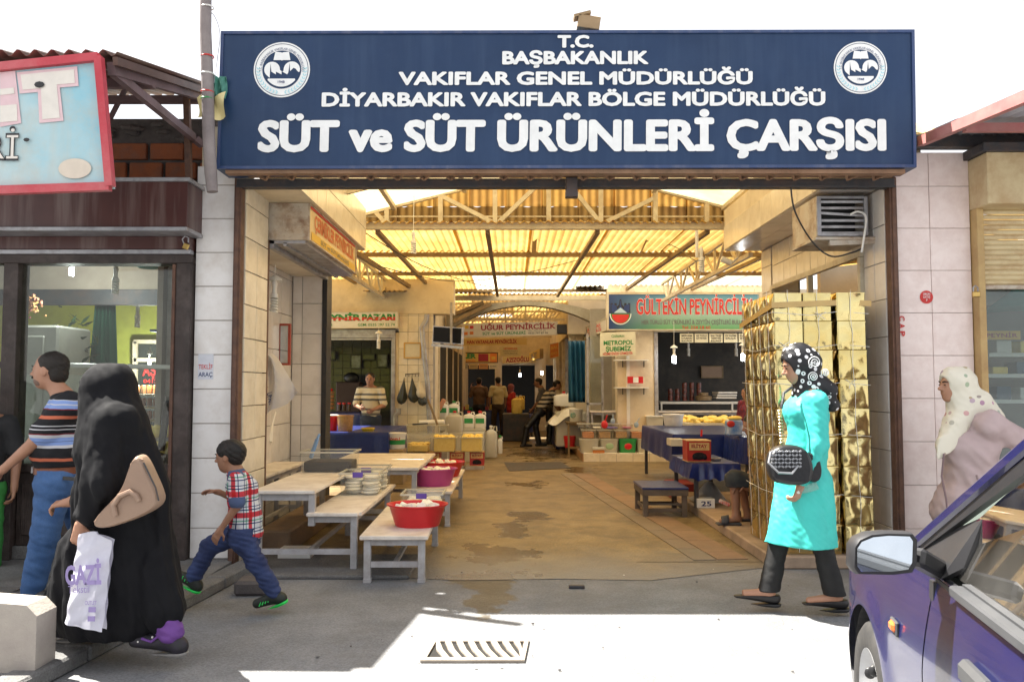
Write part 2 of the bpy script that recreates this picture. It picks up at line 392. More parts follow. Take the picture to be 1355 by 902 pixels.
# ================= the setting: street, pavement, market floor =================
b = B(); b.grid(lambda u, v: (-200+400*u, -150+400*v, 0), 8, 8); b.build('street', m_road, kind='structure')
m_floor = mat('market_floor_concrete', (.38, .27, .125), (.23, .155, .065), rough=.45, scale=2.3, bump=.8, bscale=45, dirt=.85, dirtc=(.09, .065, .035), dscale=2.6, fine=.6)
pts = [G(1003, 752), G(860, 768), G(740, 766), G(605, 768), G(400, 758)]
b = B(); pts = [V((p.x, p.y, .004)) for p in pts]+[V((-2.15, 6.9, .004)), V((-2.15, 9.6, .004)), V((-6, 9.6, .004)), V((-6, 34, .004)), V((7, 34, .004)), V((7, 6.6, .004))]
b.poly(pts[::-1]); b.build('market_floor', m_floor, kind='structure')
def wetting(m, spots, edge=None):                       # water standing on the floor: darker and glossy inside ragged ovals
    n = m.node_tree.nodes; L = m.node_tree.links; bs = n['Principled BSDF']; tc = n.new('ShaderNodeTexCoord'); no = n.new('ShaderNodeTexNoise'); no.inputs['Scale'].default_value = 2.2; no.inputs['Detail'].default_value = 7; no.inputs['Roughness'].default_value = .65; L.new(tc.outputs['Object'], no.inputs['Vector'])
    tot = None
    def M(op, a, b_, c=None):
        x = n.new('ShaderNodeMath'); x.operation = op
        for i, v in enumerate((a, b_, c)):
            if v is None: continue
            if isinstance(v, (int, float)): x.inputs[i].default_value = v
            else: L.new(v, x.inputs[i])
        return x.outputs[0]
    for (px, py, rx, ry) in spots:
        c = G(px, py); mp = n.new('ShaderNodeVectorMath'); mp.operation = 'SUBTRACT'; mp.inputs[1].default_value = (c.x, c.y, 0); L.new(tc.outputs['Object'], mp.inputs[0]); dv = n.new('ShaderNodeVectorMath'); dv.operation = 'MULTIPLY'; dv.inputs[1].default_value = (1/rx, 1/ry, 0); L.new(mp.outputs[0], dv.inputs[0]); ln = n.new('ShaderNodeVectorMath'); ln.operation = 'LENGTH'; L.new(dv.outputs[0], ln.inputs[0])
        v = M('SUBTRACT', 1.0, ln.outputs['Value']); tot = v if tot is None else M('MAXIMUM', tot, v)
    w_ = M('MULTIPLY_ADD', no.outputs[0], 4.5, M('ADD', tot, -2.5)); r = n.new('ShaderNodeMapRange'); r.inputs[1].default_value = 0; r.inputs[2].default_value = .10; L.new(w_, r.inputs[0]); fac = r.outputs[0]
    old = bs.inputs['Base Color'].links[0].from_socket; x = n.new('ShaderNodeMix'); x.data_type = 'RGBA'; x.blend_type = 'MULTIPLY'; L.new(M('MULTIPLY', fac, .9), x.inputs[0]); L.new(old, x.inputs[6]); x.inputs[7].default_value = (.52, .45, .34, 1); col = x.outputs[2]
    if edge:                                            # yellow hall light put into the floor colour, fading to grey at the threshold
        sx = n.new('ShaderNodeSeparateXYZ'); L.new(tc.outputs['Object'], sx.inputs[0]); e = M('MULTIPLY_ADD', no.outputs[0], 1.3, sx.outputs[1]); r2 = n.new('ShaderNodeMapRange'); r2.inputs[1].default_value = edge[1]; r2.inputs[2].default_value = edge[0]; L.new(e, r2.inputs[0]); y = n.new('ShaderNodeMix'); y.data_type = 'RGBA'; L.new(r2.outputs[0], y.inputs[0]); L.new(col, y.inputs[6]); y.inputs[7].default_value = (.19, .185, .18, 1); col = y.outputs[2]
    L.new(col, bs.inputs['Base Color']); ro = bs.inputs['Roughness'].links[0].from_socket; L.new(M('MULTIPLY_ADD', fac, -.34, ro), bs.inputs['Roughness'])
wetting(m_floor, [(645, 775, .34, .9), (655, 735, .38, .7), (672, 700, .22, .6), (696, 684, .3, .5), (700, 640, .35, .5), (715, 600, .8, 2.2), (770, 622, .4, .8)], (6.9, 8.0))
wetting(m_road, [(642, 800, .20, .42), (648, 770, .24, .5)])
# pavement on the left with a kerb of separate stones
SW = .07
k0, k1 = G(300, 765, SW), G(28, 905, SW); kd = (k1-k0).normalized(); kn = V((-kd.y, kd.x, 0)); kn = kn if kn.x < 0 else -kn
b = B(); a0 = k0+kn*.16; a1 = k1+kd*4+kn*.16
b.prism([V((a0.x, 6.5, 0)), V((a0.x, a0.y, 0)), V((a1.x, a1.y, 0)), V((-14, a1.y, 0)), V((-14, 6.5, 0))], (0, 0, SW)); pv = b.build('pavement', m_pave, kind='structure')
cm = None; s = -.75
while s < 5.5:
    L_ = random.uniform(.72, .85); p = k0+kd*(s+L_/2)+kn*.08; b = B(); b.obox((p.x, p.y, (SW+.012)/2), (.15, L_-.012, SW+.012), rz=math.atan2(kd.y, kd.x)-pi/2, bev=.012)
    b.build('kerb_stone', m_pave, pv); s += L_
# slab joints on the pavement: large paving slabs proud of the base
for i in range(7):
    for j in range(6):
        x1 = -2.62-j*.62; y1 = 6.2-i*.62
        if y1 < 3.0: continue
        lx = (k0+kd*((k0.y-y1)/abs(kd.y))+kn*.17).x
        if x1 > lx-.05: x1 = lx-.02
        b = B(); b.box(x1-.60, x1, y1-.60, y1, SW, SW+.006+random.uniform(0, .003), .003); b.build('paving_slab', m_pave, pv)
# raised ledge on the right of the hall
b = B(); b.box(2.0, 2.98, 6.45, 10.4, 0, .1, .012); b.box(2.98, 6.5, 6.75, 10.4, 0, .095)
b.build('raised_ledge', mat('ledge_concrete', (.42, .30, .21), (.34, .25, .18), rough=.7, scale=2, bump=.3, dirt=.5, dirtc=(.16, .11, .07), dscale=2), kind='structure')
# strip of flat stones beside it
st = B(); st.box(1.0, 2.0, 6.7, 6.72, .0, .004); sb = st.build('drain_strip', m_strip, kind='structure')
A0, A1 = V((1.46, 6.75, .004)), V((.78, 13.4, .004)); u = (A1-A0); L_ = u.length; u.normalize(); vv = V((u.y, -u.x, 0))
tiles(sb, A0, u, vv, (0, 0, 1), rng(0, L_, .46), [0, .20], m_strip, gap=.012, th=.008, bev=.003, name='paving_stone', jit=.001)
tiles(sb, A0+vv*.20, u, vv, (0, 0, 1), rng(0, L_, .52, .3), [0, .27], mat('strip_stone_red', (.30, .19, .12), (.24, .16, .11), rough=.7, scale=2, bump=.3, dirt=.4, dirtc=(.14, .10, .06)), gap=.012, th=.008, bev=.003, name='paving_stone', jit=.001)
# tiled plinth deep on the right
pl_ = B(); pl_.box(1.34, 7, 15.62, 26, 0, .15); pt = pl_.build('tiled_plinth', m_grout, kind='structure')
tiles(pt, (1.34, 15.62, 0), (1, 0, 0), (0, 0, 1), (0, -1, 0), rng(0, 2.9, .31), [0, .15], m_cream, name='plinth_tile')
tiles(pt, (1.34, 26, 0), (0, -1, 0), (0, 0, 1), (-1, 0, 0), rng(0, 10.4, .45), [0, .15], mat('terracotta_tile', (.45, .24, .10), (.38, .20, .09), rough=.5, dirt=.3), name='plinth_tile')
tiles(pt, (1.34, 15.62, .15), (1, 0, 0), (0, 1, 0), (0, 0, 1), rng(0, 2.9, .31), [0, .31, .62], m_cream, name='plinth_tile')
b = B(); b.box(-2.15, -1.86, 7.0, 9.3, .0, .2, .015); b.build('doorway_step', mat('step_brown', (.26, .17, .10), (.18, .12, .08), rough=.7, bump=.3, dirt=.4), kind='structure')
b = B(); b.box(-2.1, -.75, 6.12, 6.9, 0, .03, .008); b.build('threshold', m_pave, kind='structure')

# ================= facade =================
def slab(nm, label, cat, x0, x1, y0, y1, z0, z1, m=m_grout):
    t = T(nm, label, cat, ((x0+x1)/2, (y0+y1)/2, z0)); bb = B(); bb.box(x0, x1, y0, y1, z0, z1); bb.build('wall_core', m, t); return t
t = slab('tiled_pilaster', 'narrow white tiled pilaster between the dark shop window and the market entrance', 'pilaster', -2.51, -2.165, 6.52, 6.85, SW, 3.16, m_groutp)
tiles(t, (-2.51, 6.52, SW), (1, 0, 0), (0, 0, 1), (0, -1, 0), [0, .345], [0, .235]+[.235+.27*i for i in range(1, 11)]+[3.09], m_white, gap=.008)
for zz, yy, cc, tx in ((1.62, 6.505, i_orange, None), (1.56, 6.505, i_red, 'TEKLİF'), (1.50, 6.505, i_navy, 'ARAÇ')):
    if tx: letter(tx, (-2.41, 6.503, zz), (1, 0, 0), (0, 0, 1), .11, .035, cc, t, .01)
bb = B(); bb.box(-2.47, -2.35, 6.505, 6.508, 1.46, 1.66); bb.build('paper_sticker', ink('paper', (.70, .72, .78)), t)
t = slab('tiled_wall', 'cream tiled reveal wall just inside the entrance on the left', 'wall', -2.5, -2.162, 6.86, 7.16, 0, 3.55)
bb = B(); bb.box(-2.162, -2.14, 6.53, 6.86, 0, 3.55); bb.build('wall_core', m_grout, t)
tiles(t, (-2.14, 6.56, 0), (0, 1, 0), (0, 0, 1), (1, 0, 0), [0, .3, .6], rng(0, 3.5, .27, .17), m_cream, gap=.008)
for nm, x, lab in (('door_post', -2.15, 'rusty brown steel post at the left side of the market entrance'), ('door_post', 3.005, 'rusty brown steel post at the right side of the market entrance')):
    bb = B(); bb.box(x-.035, x+.022, 6.43, 6.52, .0, 3.05, .004); bb.box(x-.02, x+.008, 6.415, 6.43, .0, 3.05, .003); bb.top(nm, lab, 'post', m_rust)
t = slab('tiled_pilaster', 'wide pink marble tiled pilaster with a round red sticker right of the entrance', 'pilaster', 3.05, 3.64, 6.52, 6.85, 0, 3.27, m_groutp)
tiles(t, (3.05, 6.52, 0), (1, 0, 0), (0, 0, 1), (0, -1, 0), [0, .27, .59], [0, .3]+[.3+.337*i for i in range(1, 9)]+[3.27], m_pink, gap=.004)
bb = B(); bb.lathe((0, 0, 0), [(.001, 0), (.052, 0)], 28); bb.v = [V((3.27+p.x, 6.503, 2.19+p.y-.0)) for p in bb.v]
sp = P(1226, 393, 6.503)
bb.v = [V((p.x-3.27+sp.x, 6.503, p.z-2.19+sp.z)) for p in bb.v]; bb.f = [f[::-1] for f in bb.f]; bb.build('round_sticker', i_red, t)
for k, s in enumerate(('ÜRÜN', 'SATIŞ', '?')): letter(s, (sp.x, 6.5, sp.z+.024-.024*k), (1, 0, 0), (0, 0, 1), .055 if k < 2 else .012, .017, i_white, t, .01)
for k, s in enumerate('CAP'): letter(s, (3.02+.055, 6.498, 1.90-.06*k+.04), (0, 0, -1), (1, 0, 0), .04, .04, i_red, t, .03)
# inner right reveal and wall
t = slab('tiled_wall', 'pale tiled wall inside the entrance on the right behind the gold tins', 'wall', 2.99, 3.045, 6.53, 6.95, 0, 3.55)
tiles(t, (2.99, 6.95, 0), (0, -1, 0), (0, 0, 1), (-1, 0, 0), [0, .2, .4], rng(0, 3.0, .3), m_greyt, gap=.006)
bb = B(); bb.box(2.99, 3.05, 6.95, 9.4, 2.55, 3.55); bb.build('wall_core', m_grout, t)
tiles(t, (2.99, 9.4, 2.55), (0, -1, 0), (0, 0, 1), (-1, 0, 0), rng(0, 2.45, .2), [0, .23, .46], m_cream, gap=.006)
bb = B(); bb.box(2.98, 3.3, 9.42, 9.78, .1, 3.55); bb.build('wall_core', m_grout, t)
tiles(t, (2.98, 9.42, .1), (1, 0, 0), (0, 0, 1), (0, -1, 0), [0, .3], rng(0, 2.9, .3), m_cream)
tiles(t, (2.98, 9.78, .1), (0, -1, 0), (0, 0, 1), (-1, 0, 0), [0, .36], rng(0, 2.9, .3), m_cream)
bb = B(); bb.beam((2.97, 9.4, 2.53), (2.97, 6.95, 2.53), .05, .05); bb.beam((2.97, 8.2, .1), (2.97, 8.2, 2.5), .05); bb.beam((2.97, 9.35, .1), (2.97, 9.35, 2.5), .05); bb.beam((2.97, 6.98, .1), (2.97, 6.98, 2.5), .05); bb.beam((2.97, 9.3, 2.2), (2.97, 7, 2.2), .04)
bb.build('door_frame', m_truss, t)
# bulkheads along both sides of the hall entrance
for sx, x0, x1, lab in ((1, -2.5, -1.75, 'tiled bulkhead above the left stall of the entrance'), (-1, 2.53, 3.3, 'tiled bulkhead above the right wall of the entrance')):
    t = slab('bulkhead', lab, 'wall', x0, x1, 6.58, 9.75, 3.02, 3.5, m_plast)
    xf = x1 if sx > 0 else x0
    tiles(t, (xf, 6.58 if sx > 0 else 9.75, 3.02), (0, sx, 0), (0, 0, 1), (sx, 0, 0), rng(0, 3.17, .36), [0, .28] if sx < 0 else [0, .25, .5], m_cream, gap=.006)
    tiles(t, (x0 if sx < 0 else x0, 9.75, 3.02), (1, 0, 0), (0, 0, 1), (0, 1, 0), [0, .4], [0, .48], m_cream)
    if sx < 0: tiles(t, (x0, 9.75, 3.02), (0, -1, 0), (1, 0, 0), (0, 0, -1), rng(0, 3.17, .4), [0, .22, .44], m_greyt, gap=.004, th=.006)
# niche stall on the left
t = slab('tiled_wall', 'pale tiled back wall of the niche stall left of the entrance', 'wall', -3.0, -2.52, 7.16, 9.4, 0, 3.0)
tiles(t, (-2.52, 7.16, 0), (0, 1, 0), (0, 0, 1), (1, 0, 0), rng(0, 2.24, .3), rng(0, 2.7, .4, .2), m_greyt, gap=.006)
bb = B(); bb.box(-3.0, -2.16, 9.4, 9.6, 0, 3.0); bb.build('wall_core', m_grout, t)
tiles(t, (-2.50, 9.4, 0), (1, 0, 0), (0, 0, 1), (0, -1, 0), [0, .11, .34], rng(0, 2.7, .345, .28), m_greyt, gap=.006)
bb = B(); bb.box(-2.5, -2.17, 7.17, 9.39, 2.66, 2.70); bb.build('ceiling', m_plastw, t)
bb = B(); bb.box(-2.185, -2.13, 7.17, 7.215, 0, 2.69, .004); bb.top('stall_post', 'rusty brown post at the near side of the niche stall', 'post', m_rust)
bb = B(); bb.box(-2.16, -2.105, 9.37, 9.62, 0, 2.69, .004); bb.top('stall_post', 'black steel post at the far corner of the niche stall', 'post', m_blk)
# stall sign box
t, pl = board('box_sign', 'rusty box sign with faded orange lettering over the niche stall', (-1.79, 7.2, 2.69), (-1.79, 9.4, 2.69), (-1.79, 7.2, 3.015), .35,
    mat('faded_sign_yellow', (.70, .50, .22), (.72, .60, .38), rough=.4, dirt=.4, dirtc=(.35, .20, .08), scale=7), m_rustp, m_rustp, .012)
pl.text('ÇERMİKLER PEYNİRCİLİK', .52, .62, .84, .40, ink('faded_red', (.60, .13, .04)), t, .03); pl.rect(.05, .97, .06, .28, .006, ink('amber', (.72, .45, .06)), t, 'stripe'); pl.rect(.03, .97, .90, .97, .006, i_red, t, 'stripe')
pl.text('SÜT ve SÜT ÜRÜNLERİ', .5, .17, .6, .12, i_grey, t, .01, .010)
bb = B(); bb.box(-2.16, -1.82, 7.22, 9.38, 2.66, 2.688); bb.beam((-2.12, 7.22, 2.66), (-2.12, 9.38, 2.66), .05, .08); bb.beam((-2.0, 7.22, 2.655), (-2.0, 9.38, 2.655), .03, .03); bb.build('shutter_track', m_steel, t)

# ---- the big blue sign
m_sblue = mat('sign_blue', (.008, .030, .085), (.011, .038, .105), rough=.4, scale=1.1, streak=.14, dirtc=(.08, .13, .22), dirt=.08, spec=.35)
t, pl = board('entrance_sign', 'long dark blue sign with white lettering and two round emblems over the market entrance', P(287, 224, 6.1), P(1212, 222, 6.1), P(293, 42, 6.1), .26, m_sblue, m_sblue, mat('sign_edge_blue', (.03, .06, .16), rough=.4, streak=.4, dirtc=(.2, .2, .24)), .022)
def su(x): return (x-287-3)/(1208-287)
def sv(y): return (224-y)/(224-43)
H_ = 1/(224-43)
for tx, x0, x1, yb, yt, bd in (('T.C.', 737, 785, 65, 50, .035), ('BAŞBAKANLIK', 664, 858, 87, 71, .035), ('VAKIFLAR GENEL MÜDÜRLÜĞÜ', 527, 996, 114, 98, .035), ('DİYARBAKIR VAKIFLAR BÖLGE MÜDÜRLÜĞÜ', 426, 1092, 142, 125, .035), ('SÜT ve SÜT ÜRÜNLERİ ÇARŞISI', 343, 1172, 200, 162, .035)):
    pl.text(tx, su((x0+x1)/2), sv((yb+yt)/2), (x1-x0)/(1208-287), (yb-yt)*H_, i_white, t, 0, .006, .008 if yb-yt < 25 else .017)
def emblem(cx, cy, R):
    c = pl.at(su(cx), sv(cy)); ux = pl.U.normalized(); uz = pl.W.normalized(); s = R
    i_sky = ink('laurel', (.40, .72, .80)); S = 6.1/F
    def shp(pts, e, m, nm):
        bb = B(); bb.prism([c+ux*x*s+uz*y*s+pl.n*(e-.001) for x, y in pts], pl.n*.001); return bb.build(nm, m, t)
    def ring(r0, r1, e, m, nm):
        bb = B(); n = 48
        for k in range(n):
            a, b_ = 2*pi*k/n, 2*pi*(k+1)/n
            bb.poly([c+pl.n*e+(ux*cos(q)+uz*sin(q))*r*s for r, q in ((r0, a), (r1, a), (r1, b_), (r0, b_))])
        bb.build(nm, m, t)
    ring(.0, 1, .004, i_white, 'emblem_disc'); ring(.925, .945, .006, m_sblue, 'emblem_ring'); ring(0, .69, .006, m_sblue, 'emblem_centre')
    shp([(-.24, .64), (-.02, .62), (0, .59), (.02, .62), (.24, .64), (.30, .34), (.02, .34), (0, .31), (-.02, .34), (-.30, .34)], .009, i_white, 'emblem_book')
    arcp = lambda x, y, r, a0, a1, n=14: [(x+r*cos(rad(a0+(a1-a0)*k/n)), y+r*sin(rad(a0+(a1-a0)*k/n))) for k in range(n+1)]
    shp(arcp(-.34, .0, .28, 0, 235)+[(-.42, -.30), (-.40, .22), (-.36, -.08), (-.2, -.18), (-.2, -.08), (0, -.18), (0, -.06), (-.06, -.02)], .009, i_white, 'emblem_wing')
    shp(arcp(.36, .0, .29, 180, -10)+[(.62, -.1), (.56, -.06), (.5, .02), (.42, .06), (.34, -.02), (.30, -.06), (.28, .24), (.24, -.1), (.20, -.18), (.03, -.08), (.07, -.04)], .009, i_white, 'emblem_wing')
    shp([(-.48, -.33), (.48, -.33)]+arcp(0, 0, .62, -38, -142), .009, i_white, 'emblem_base')
    letter('1948', c+ux*0-uz*.45*s+pl.n*.012, ux, uz, .24*s, .09*s, i_navy, t, .01)
    r_ = .755*s; letter('T.C. BAŞBAKANLIK VAKIFLAR GENEL MÜDÜRLÜĞÜ', c+pl.n*.008-uz*0, ux, uz, 3.35*r_, .085*s, i_navy, t, .0, arc=r_).location
    bb = B()
    for sgn in (-1, 1):
        for k in range(11):
            a = rad(-90+sgn*(8+8.2*k)); r = .83; base = (r*cos(a), r*sin(a)); tn = (-sgn*sin(a)*-1, 0)
            tx_, ty_ = -sin(a)*sgn, cos(a)*sgn
            for o_ in (-1, 1):
                nx, ny = cos(a)*o_, sin(a)*o_
                bb.poly([c+pl.n*.008+ux*(base[0]+q[0]*tx_+q[1]*nx)*s+uz*(base[1]+q[0]*ty_+q[1]*ny)*s for q in ((0, 0), (.05, .012), (.10, .075), (.03, .05))])
    bb.build('emblem_laurel', i_sky, t)
emblem(372, 94, 38*6.1/F); emblem(1139, 93, 36*6.1/F)
# arc text was laid with its baseline circle centred above: fixed by arc() helper using the emblem centre
bb = B(); z0 = 3.055
for k in range(24):
    x = -2.0+k*.205; bb.beam((x, 6.16, z0-.012), (x+.09, 6.33, z0-.05), .018); bb.beam((x+.09, 6.33, z0-.05), (x+.2, 6.16, z0-.012), .018)
bb.box(-2.15, 2.95, 6.12, 6.20, z0-.055, z0-.024); bb.box(-2.15, 2.95, 6.32, 6.36, z0-.03, z0-.0); bb.build('support_lattice', mat('rusty_lattice', (.34, .20, .12), (.22, .12, .07), rough=.8, bump=.4, dirt=.5), t)
bb = B(); bb.box(-2.16, 3.0, 6.40, 6.50, 2.965, 3.035, .006); bb.box(-2.16, 3.0, 6.385, 6.40, 2.96, 2.975); tb = bb.top('shutter_track_beam', 'long dark steel track beam under the blue sign', 'beam', m_dark)
q = P(756, 262, 6.36); bb = B(); bb.box(q.x-.045, q.x+.045, 6.30, 6.384, q.z, q.z+.15, .006); bb.box(q.x-.047, q.x+.047, 6.298, 6.384, q.z-.001, q.z+.045); bb.top('gate_latch', 'small black steel latch box under the middle of the track beam', 'latch', m_dark)
q = P(778, 38, 6.25); bb = B(); bb.obox((q.x, 6.22, q.z+.01), (.17, .14, .10), ry=.15, bev=.004); bb.obox((q.x-.05, 6.2, q.z+.075), (.13, .1, .02), ry=-.25); bb.top('cardboard_box', 'small torn cardboard box lying on top of the blue sign', 'box', mat('cardboard', (.40, .28, .16), (.3, .2, .1), rough=.8))
# cables beside the sign
def cable(label, pts, r, m=m_blk, cat='cable', group=None, nm='cable'):
    bb = B(); n = []
    pts = [V(p) for p in pts]
    for i in range(len(pts)-1):
        p0, p1, p2, p3 = pts[max(i-1, 0)], pts[i], pts[i+1], pts[min(i+2, len(pts)-1)]
        for k in range(6):
            t_ = k/6; n.append(.5*((2*p1)+(p2-p0)*t_+(2*p0-5*p1+4*p2-p3)*t_*t_+(3*p1-p0-3*p2+p3)*t_**3))
    n.append(pts[-1]); bb.tube(n, r, 6); return bb.top(nm, label, cat, m, group, True)
cable('thin dark cable drooping from the track beam to the ventilation unit', [P(1046, 244, 6.42), P(1052, 280, 6.5), P(1075, 320, 6.6), P(1100, 339, 6.65), P(1128, 334, 6.66), P(1142, 328, 6.7)], .007)
cable('pale hose looping over the front of the ventilation unit', [P(1125, 284, 6.7), P(1136, 280, 6.68), P(1146, 288, 6.68), P(1143, 315, 6.68), P(1140, 334, 6.68)], .009, m_wht)
# ventilation unit
t = T('ventilation_unit', 'cream boxed window cooler with grey louvres mounted high on the right entrance wall', 'cooler', (2.72, 7.0, 2.62))
bb = B(); x0, x1, z0, z1 = 2.51, 2.93, 2.64, 2.97
bb.box(x0, x0+.02, 6.76, 7.33, z0, z1); bb.box(x1-.02, x1, 6.76, 7.33, z0, z1); bb.box(x0+.02, x1-.02, 6.76, 7.33, z0, z0+.015); bb.box(x0+.02, x1-.02, 6.76, 7.33, z1-.015, z1); bb.box(x0+.02, x1-.02, 7.2, 7.33, z0+.015, z1-.015)
bb.build('casing', m_rustp, t); bb = B(); bb.box(x0+.02, x1-.02, 6.95, 7.0, z0+.015, z1-.015); bb.build('inner_core', m_blk, t)
for i in range(6):
    z = z0+.03+i*.052; bb = B(); bb.obox(((x0+x1)/2, 6.765, z), (.36, .035, .022), rx=.3, ry=(.06 if i == 3 else .0), bev=.002); bb.build('louvre', m_steel, t)
bb = B(); bb.box(x0, x0+.035, 6.735, 6.76, z0, z1, .002); bb.box(x1-.03, x1, 6.735, 6.76, z0, z1, .002); bb.box(x0+.035, x1-.03, 6.737, 6.76, z0, z0+.018); bb.box(x0+.035, x1-.03, 6.737, 6.76, z1-.02, z1); bb.build('front_frame', m_steel, t)
bb = B(); bb.box(x0-.02, x1+.05, 6.72, 7.3, z0-.035, z0-.01, .003); bb.beam((x0+.1, 6.75, z0-.06), (x1+.05, 6.75, z0-.045), .04); bb.build('bracket', m_rustp, t)
# ================= shop on the left =================
def cor(bb, a, ud, vd, L, W_, per=.1, amp=.02, nper=None, nv=1):
    """corrugated sheet: waves along ud, ribs along vd"""
    ud, vd = V(ud).normalized(), V(vd).normalized(); n = ud.cross(vd); N = max(4, int(L/per*6)); a = V(a)
    return bb.grid(lambda u, v: a+ud*(u*L)+vd*(v*W_)+n*(amp*sin(2*pi*u*L/per)), N, nv)
t = T('dark_shop', 'dark shop with a brown tin fascia and large window left of the entrance', 'shop', (-4.4, 6.6, SW))
bb = B(); bb.box(-7, -2.46, 6.20, 6.5, 2.60, 2.965, .004); bb.build('fascia', m_brown, t)
bb = B(); bb.box(-7, -2.44, 6.18, 6.5, 2.955, 2.985, .003); bb.box(-7, -2.45, 6.17, 6.5, 2.575, 2.605, .003); bb.box(-7, -2.52, 6.42, 6.5, 2.44, 2.475, .003); bb.build('ledge', m_steel, t)
bb = B(); bb.box(-7, -2.52, 6.40, 6.6, 2.475, 2.575, .004); bb.build('shutter_housing', m_brown, t)
bb = B(); bb.box(-7, -2.515, 6.44, 6.62, 2.37, 2.44, .004); bb.box(-2.635, -2.515, 6.44, 6.6, SW, 2.37, .004); bb.box(-3.985, -3.87, 6.44, 6.6, SW, 2.37, .004)
bb.box(-3.87, -2.635, 6.47, 6.58, .74, .80, .004); bb.box(-7, -3.985, 6.47, 6.58, 1.55, 1.6); bb.box(-7, -3.985, 6.47, 6.58, .70, .78, .004); bb.build('window_frame', m_wood, t)
bb = B(); bb.box(-2.66, -2.635, 6.43, 6.6, SW+.02, 2.36, .002); bb.build('side_rail', m_rust, t)
bb = B(); bb.box(-3.87, -2.66, 6.50, 6.506, .80, 2.37); bb.build('window_pane', m_gls, t)
for i in range(5):
    x = -3.87+i*.245; bb = B(); bb.box(x+.006, x+.235, 6.50, 6.54, SW+.1, .74, .008); bb.box(x+.05, x+.19, 6.487, 6.50, SW+.18, .66, .01); bb.build('wood_panel', m_wood, t)
bb = B(); bb.box(-7, -2.635, 6.48, 6.56, SW, SW+.1, .005); bb.build('base_board', m_pave, t)
for i in range(6):
    x = -6.8+i*.47; bb = B(); bb.box(x, x+.46, 6.50, 6.54, SW+.1, .70, .008); bb.box(x+.07, x+.39, 6.487, 6.50, SW+.2, .6, .01); bb.build('wood_panel', m_wood, t)
bb = B(); bb.box(-7, -3.99, 6.50, 6.506, .78, 1.55); bb.box(-7, -3.99, 6.50, 6.506, 1.6, 2.37); bb.build('window_pane', m_gls, t)
# padlock
q = P(246, 326, 6.36); bb = B(); bb.obox((q.x, q.y, q.z), (.045, .02, .045), ry=.4, bev=.004); t2 = T('padlock', 'brass padlock hanging at the right end of the brown shutter housing', 'padlock', (q.x, q.y, q.z-.02)); bb.build('lock_body', mat('brass', (.62, .42, .14), rough=.35, metal=.9), t2)
bb = B(); bb.tube([q+V((-.015, 0, .02)), q+V((-.03, 0, .055)), q+V((-.01, 0, .08)), q+V((.018, 0, .068)), q+V((.018, 0, .03))], .005, 6); bb.build('shackle', m_steel, t2, True)
# room behind the glass
m_beige = mat('beige_wall', (.42, .36, .29), (.36, .30, .25), rough=.8, dirt=.2); m_lime = mat('lime_wall', (.50, .52, .08), (.42, .44, .06), rough=.8, dirt=.2)
t = T('shop_room', 'inside of the dark shop with beige upper wall and lime green back wall', 'room', (-4.4, 8.5, SW))
bb = B(); bb.box(-7, -2.7, 6.62, 11, SW-.06, SW+.01); bb.build('room_floor', m_strip, t)
bb = B(); bb.box(-2.72, -2.62, 6.62, 7.1, SW, 3.0); bb.box(-3.06, -3.01, 7.1, 11, SW, 3.0); bb.box(-7.1, -7, 6.6, 11, SW, 3); bb.build('side_wall', m_beige, t)
bb = B(); bb.box(-7, -3.0, 8.3, 8.34, 2.36, 3.0); bb.build('upper_wall', m_beige, t)
bb = B(); bb.box(-7, -3.0, 8.26, 8.3, 2.22, 2.38, .004); bb.build('shutter_box', m_dark, t)
bb = B(); bb.box(-7, -3.0, 10.8, 10.9, SW, 3.0); bb.build('back_wall', m_lime, t)
bb = B(); bb.box(-7, -2.7, 6.62, 11, 2.98, 3.02); bb.build('ceiling', m_beige, t)
q0, q1 = P(178, 600, 10.7), P(240, 455, 10.7); bb = B(); bb.box(q0.x, q1.x, 10.74, 10.78, q0.z, q1.z); bb.build('inner_window', mat('dark_pane', (.03, .035, .03), rough=.1), t)
bb = B()
for (a, b_) in (((178, 452), (242, 452)), ((178, 476), (242, 476)), ((179, 452), (179, 600))): bb.beam(P(*a, 10.72), P(*b_, 10.72), .05)
bb.build('window_frame', m_plast, t)
letter('AŞAR K', P(213, 490, 10.7), (1, 0, 0), (0, 0, 1), .48, .13, i_red, t, .03); letter('0412 224', P(208, 504, 10.7), (1, 0, 0), (0, 0, 1), .36, .05, i_red, t, .03)
t2 = T('curtain', 'dark green curtain hanging inside the left shop', 'curtain', P(132, 560, 8.45)); bb = B(); a, b_ = P(112, 560, 8.45), P(160, 402, 8.45)
bb.grid(lambda u, v: V((a.x+(b_.x-a.x)*(.22+.56*u*(1)+(.22)*(u-.5)*2*(1-v)*1)+0, 8.45+.05*sin(u*34), a.z+(b_.z-a.z)*v)), 40, 4); bb.build('cloth', mat('green_curtain', (.01, .09, .05), rough=.8), t2, True, thick=.004)
bb = B(); bb.tube([P(108, 403, 8.45), P(166, 401, 8.45)], .012, 6); bb.build('rail', m_steel, t2)
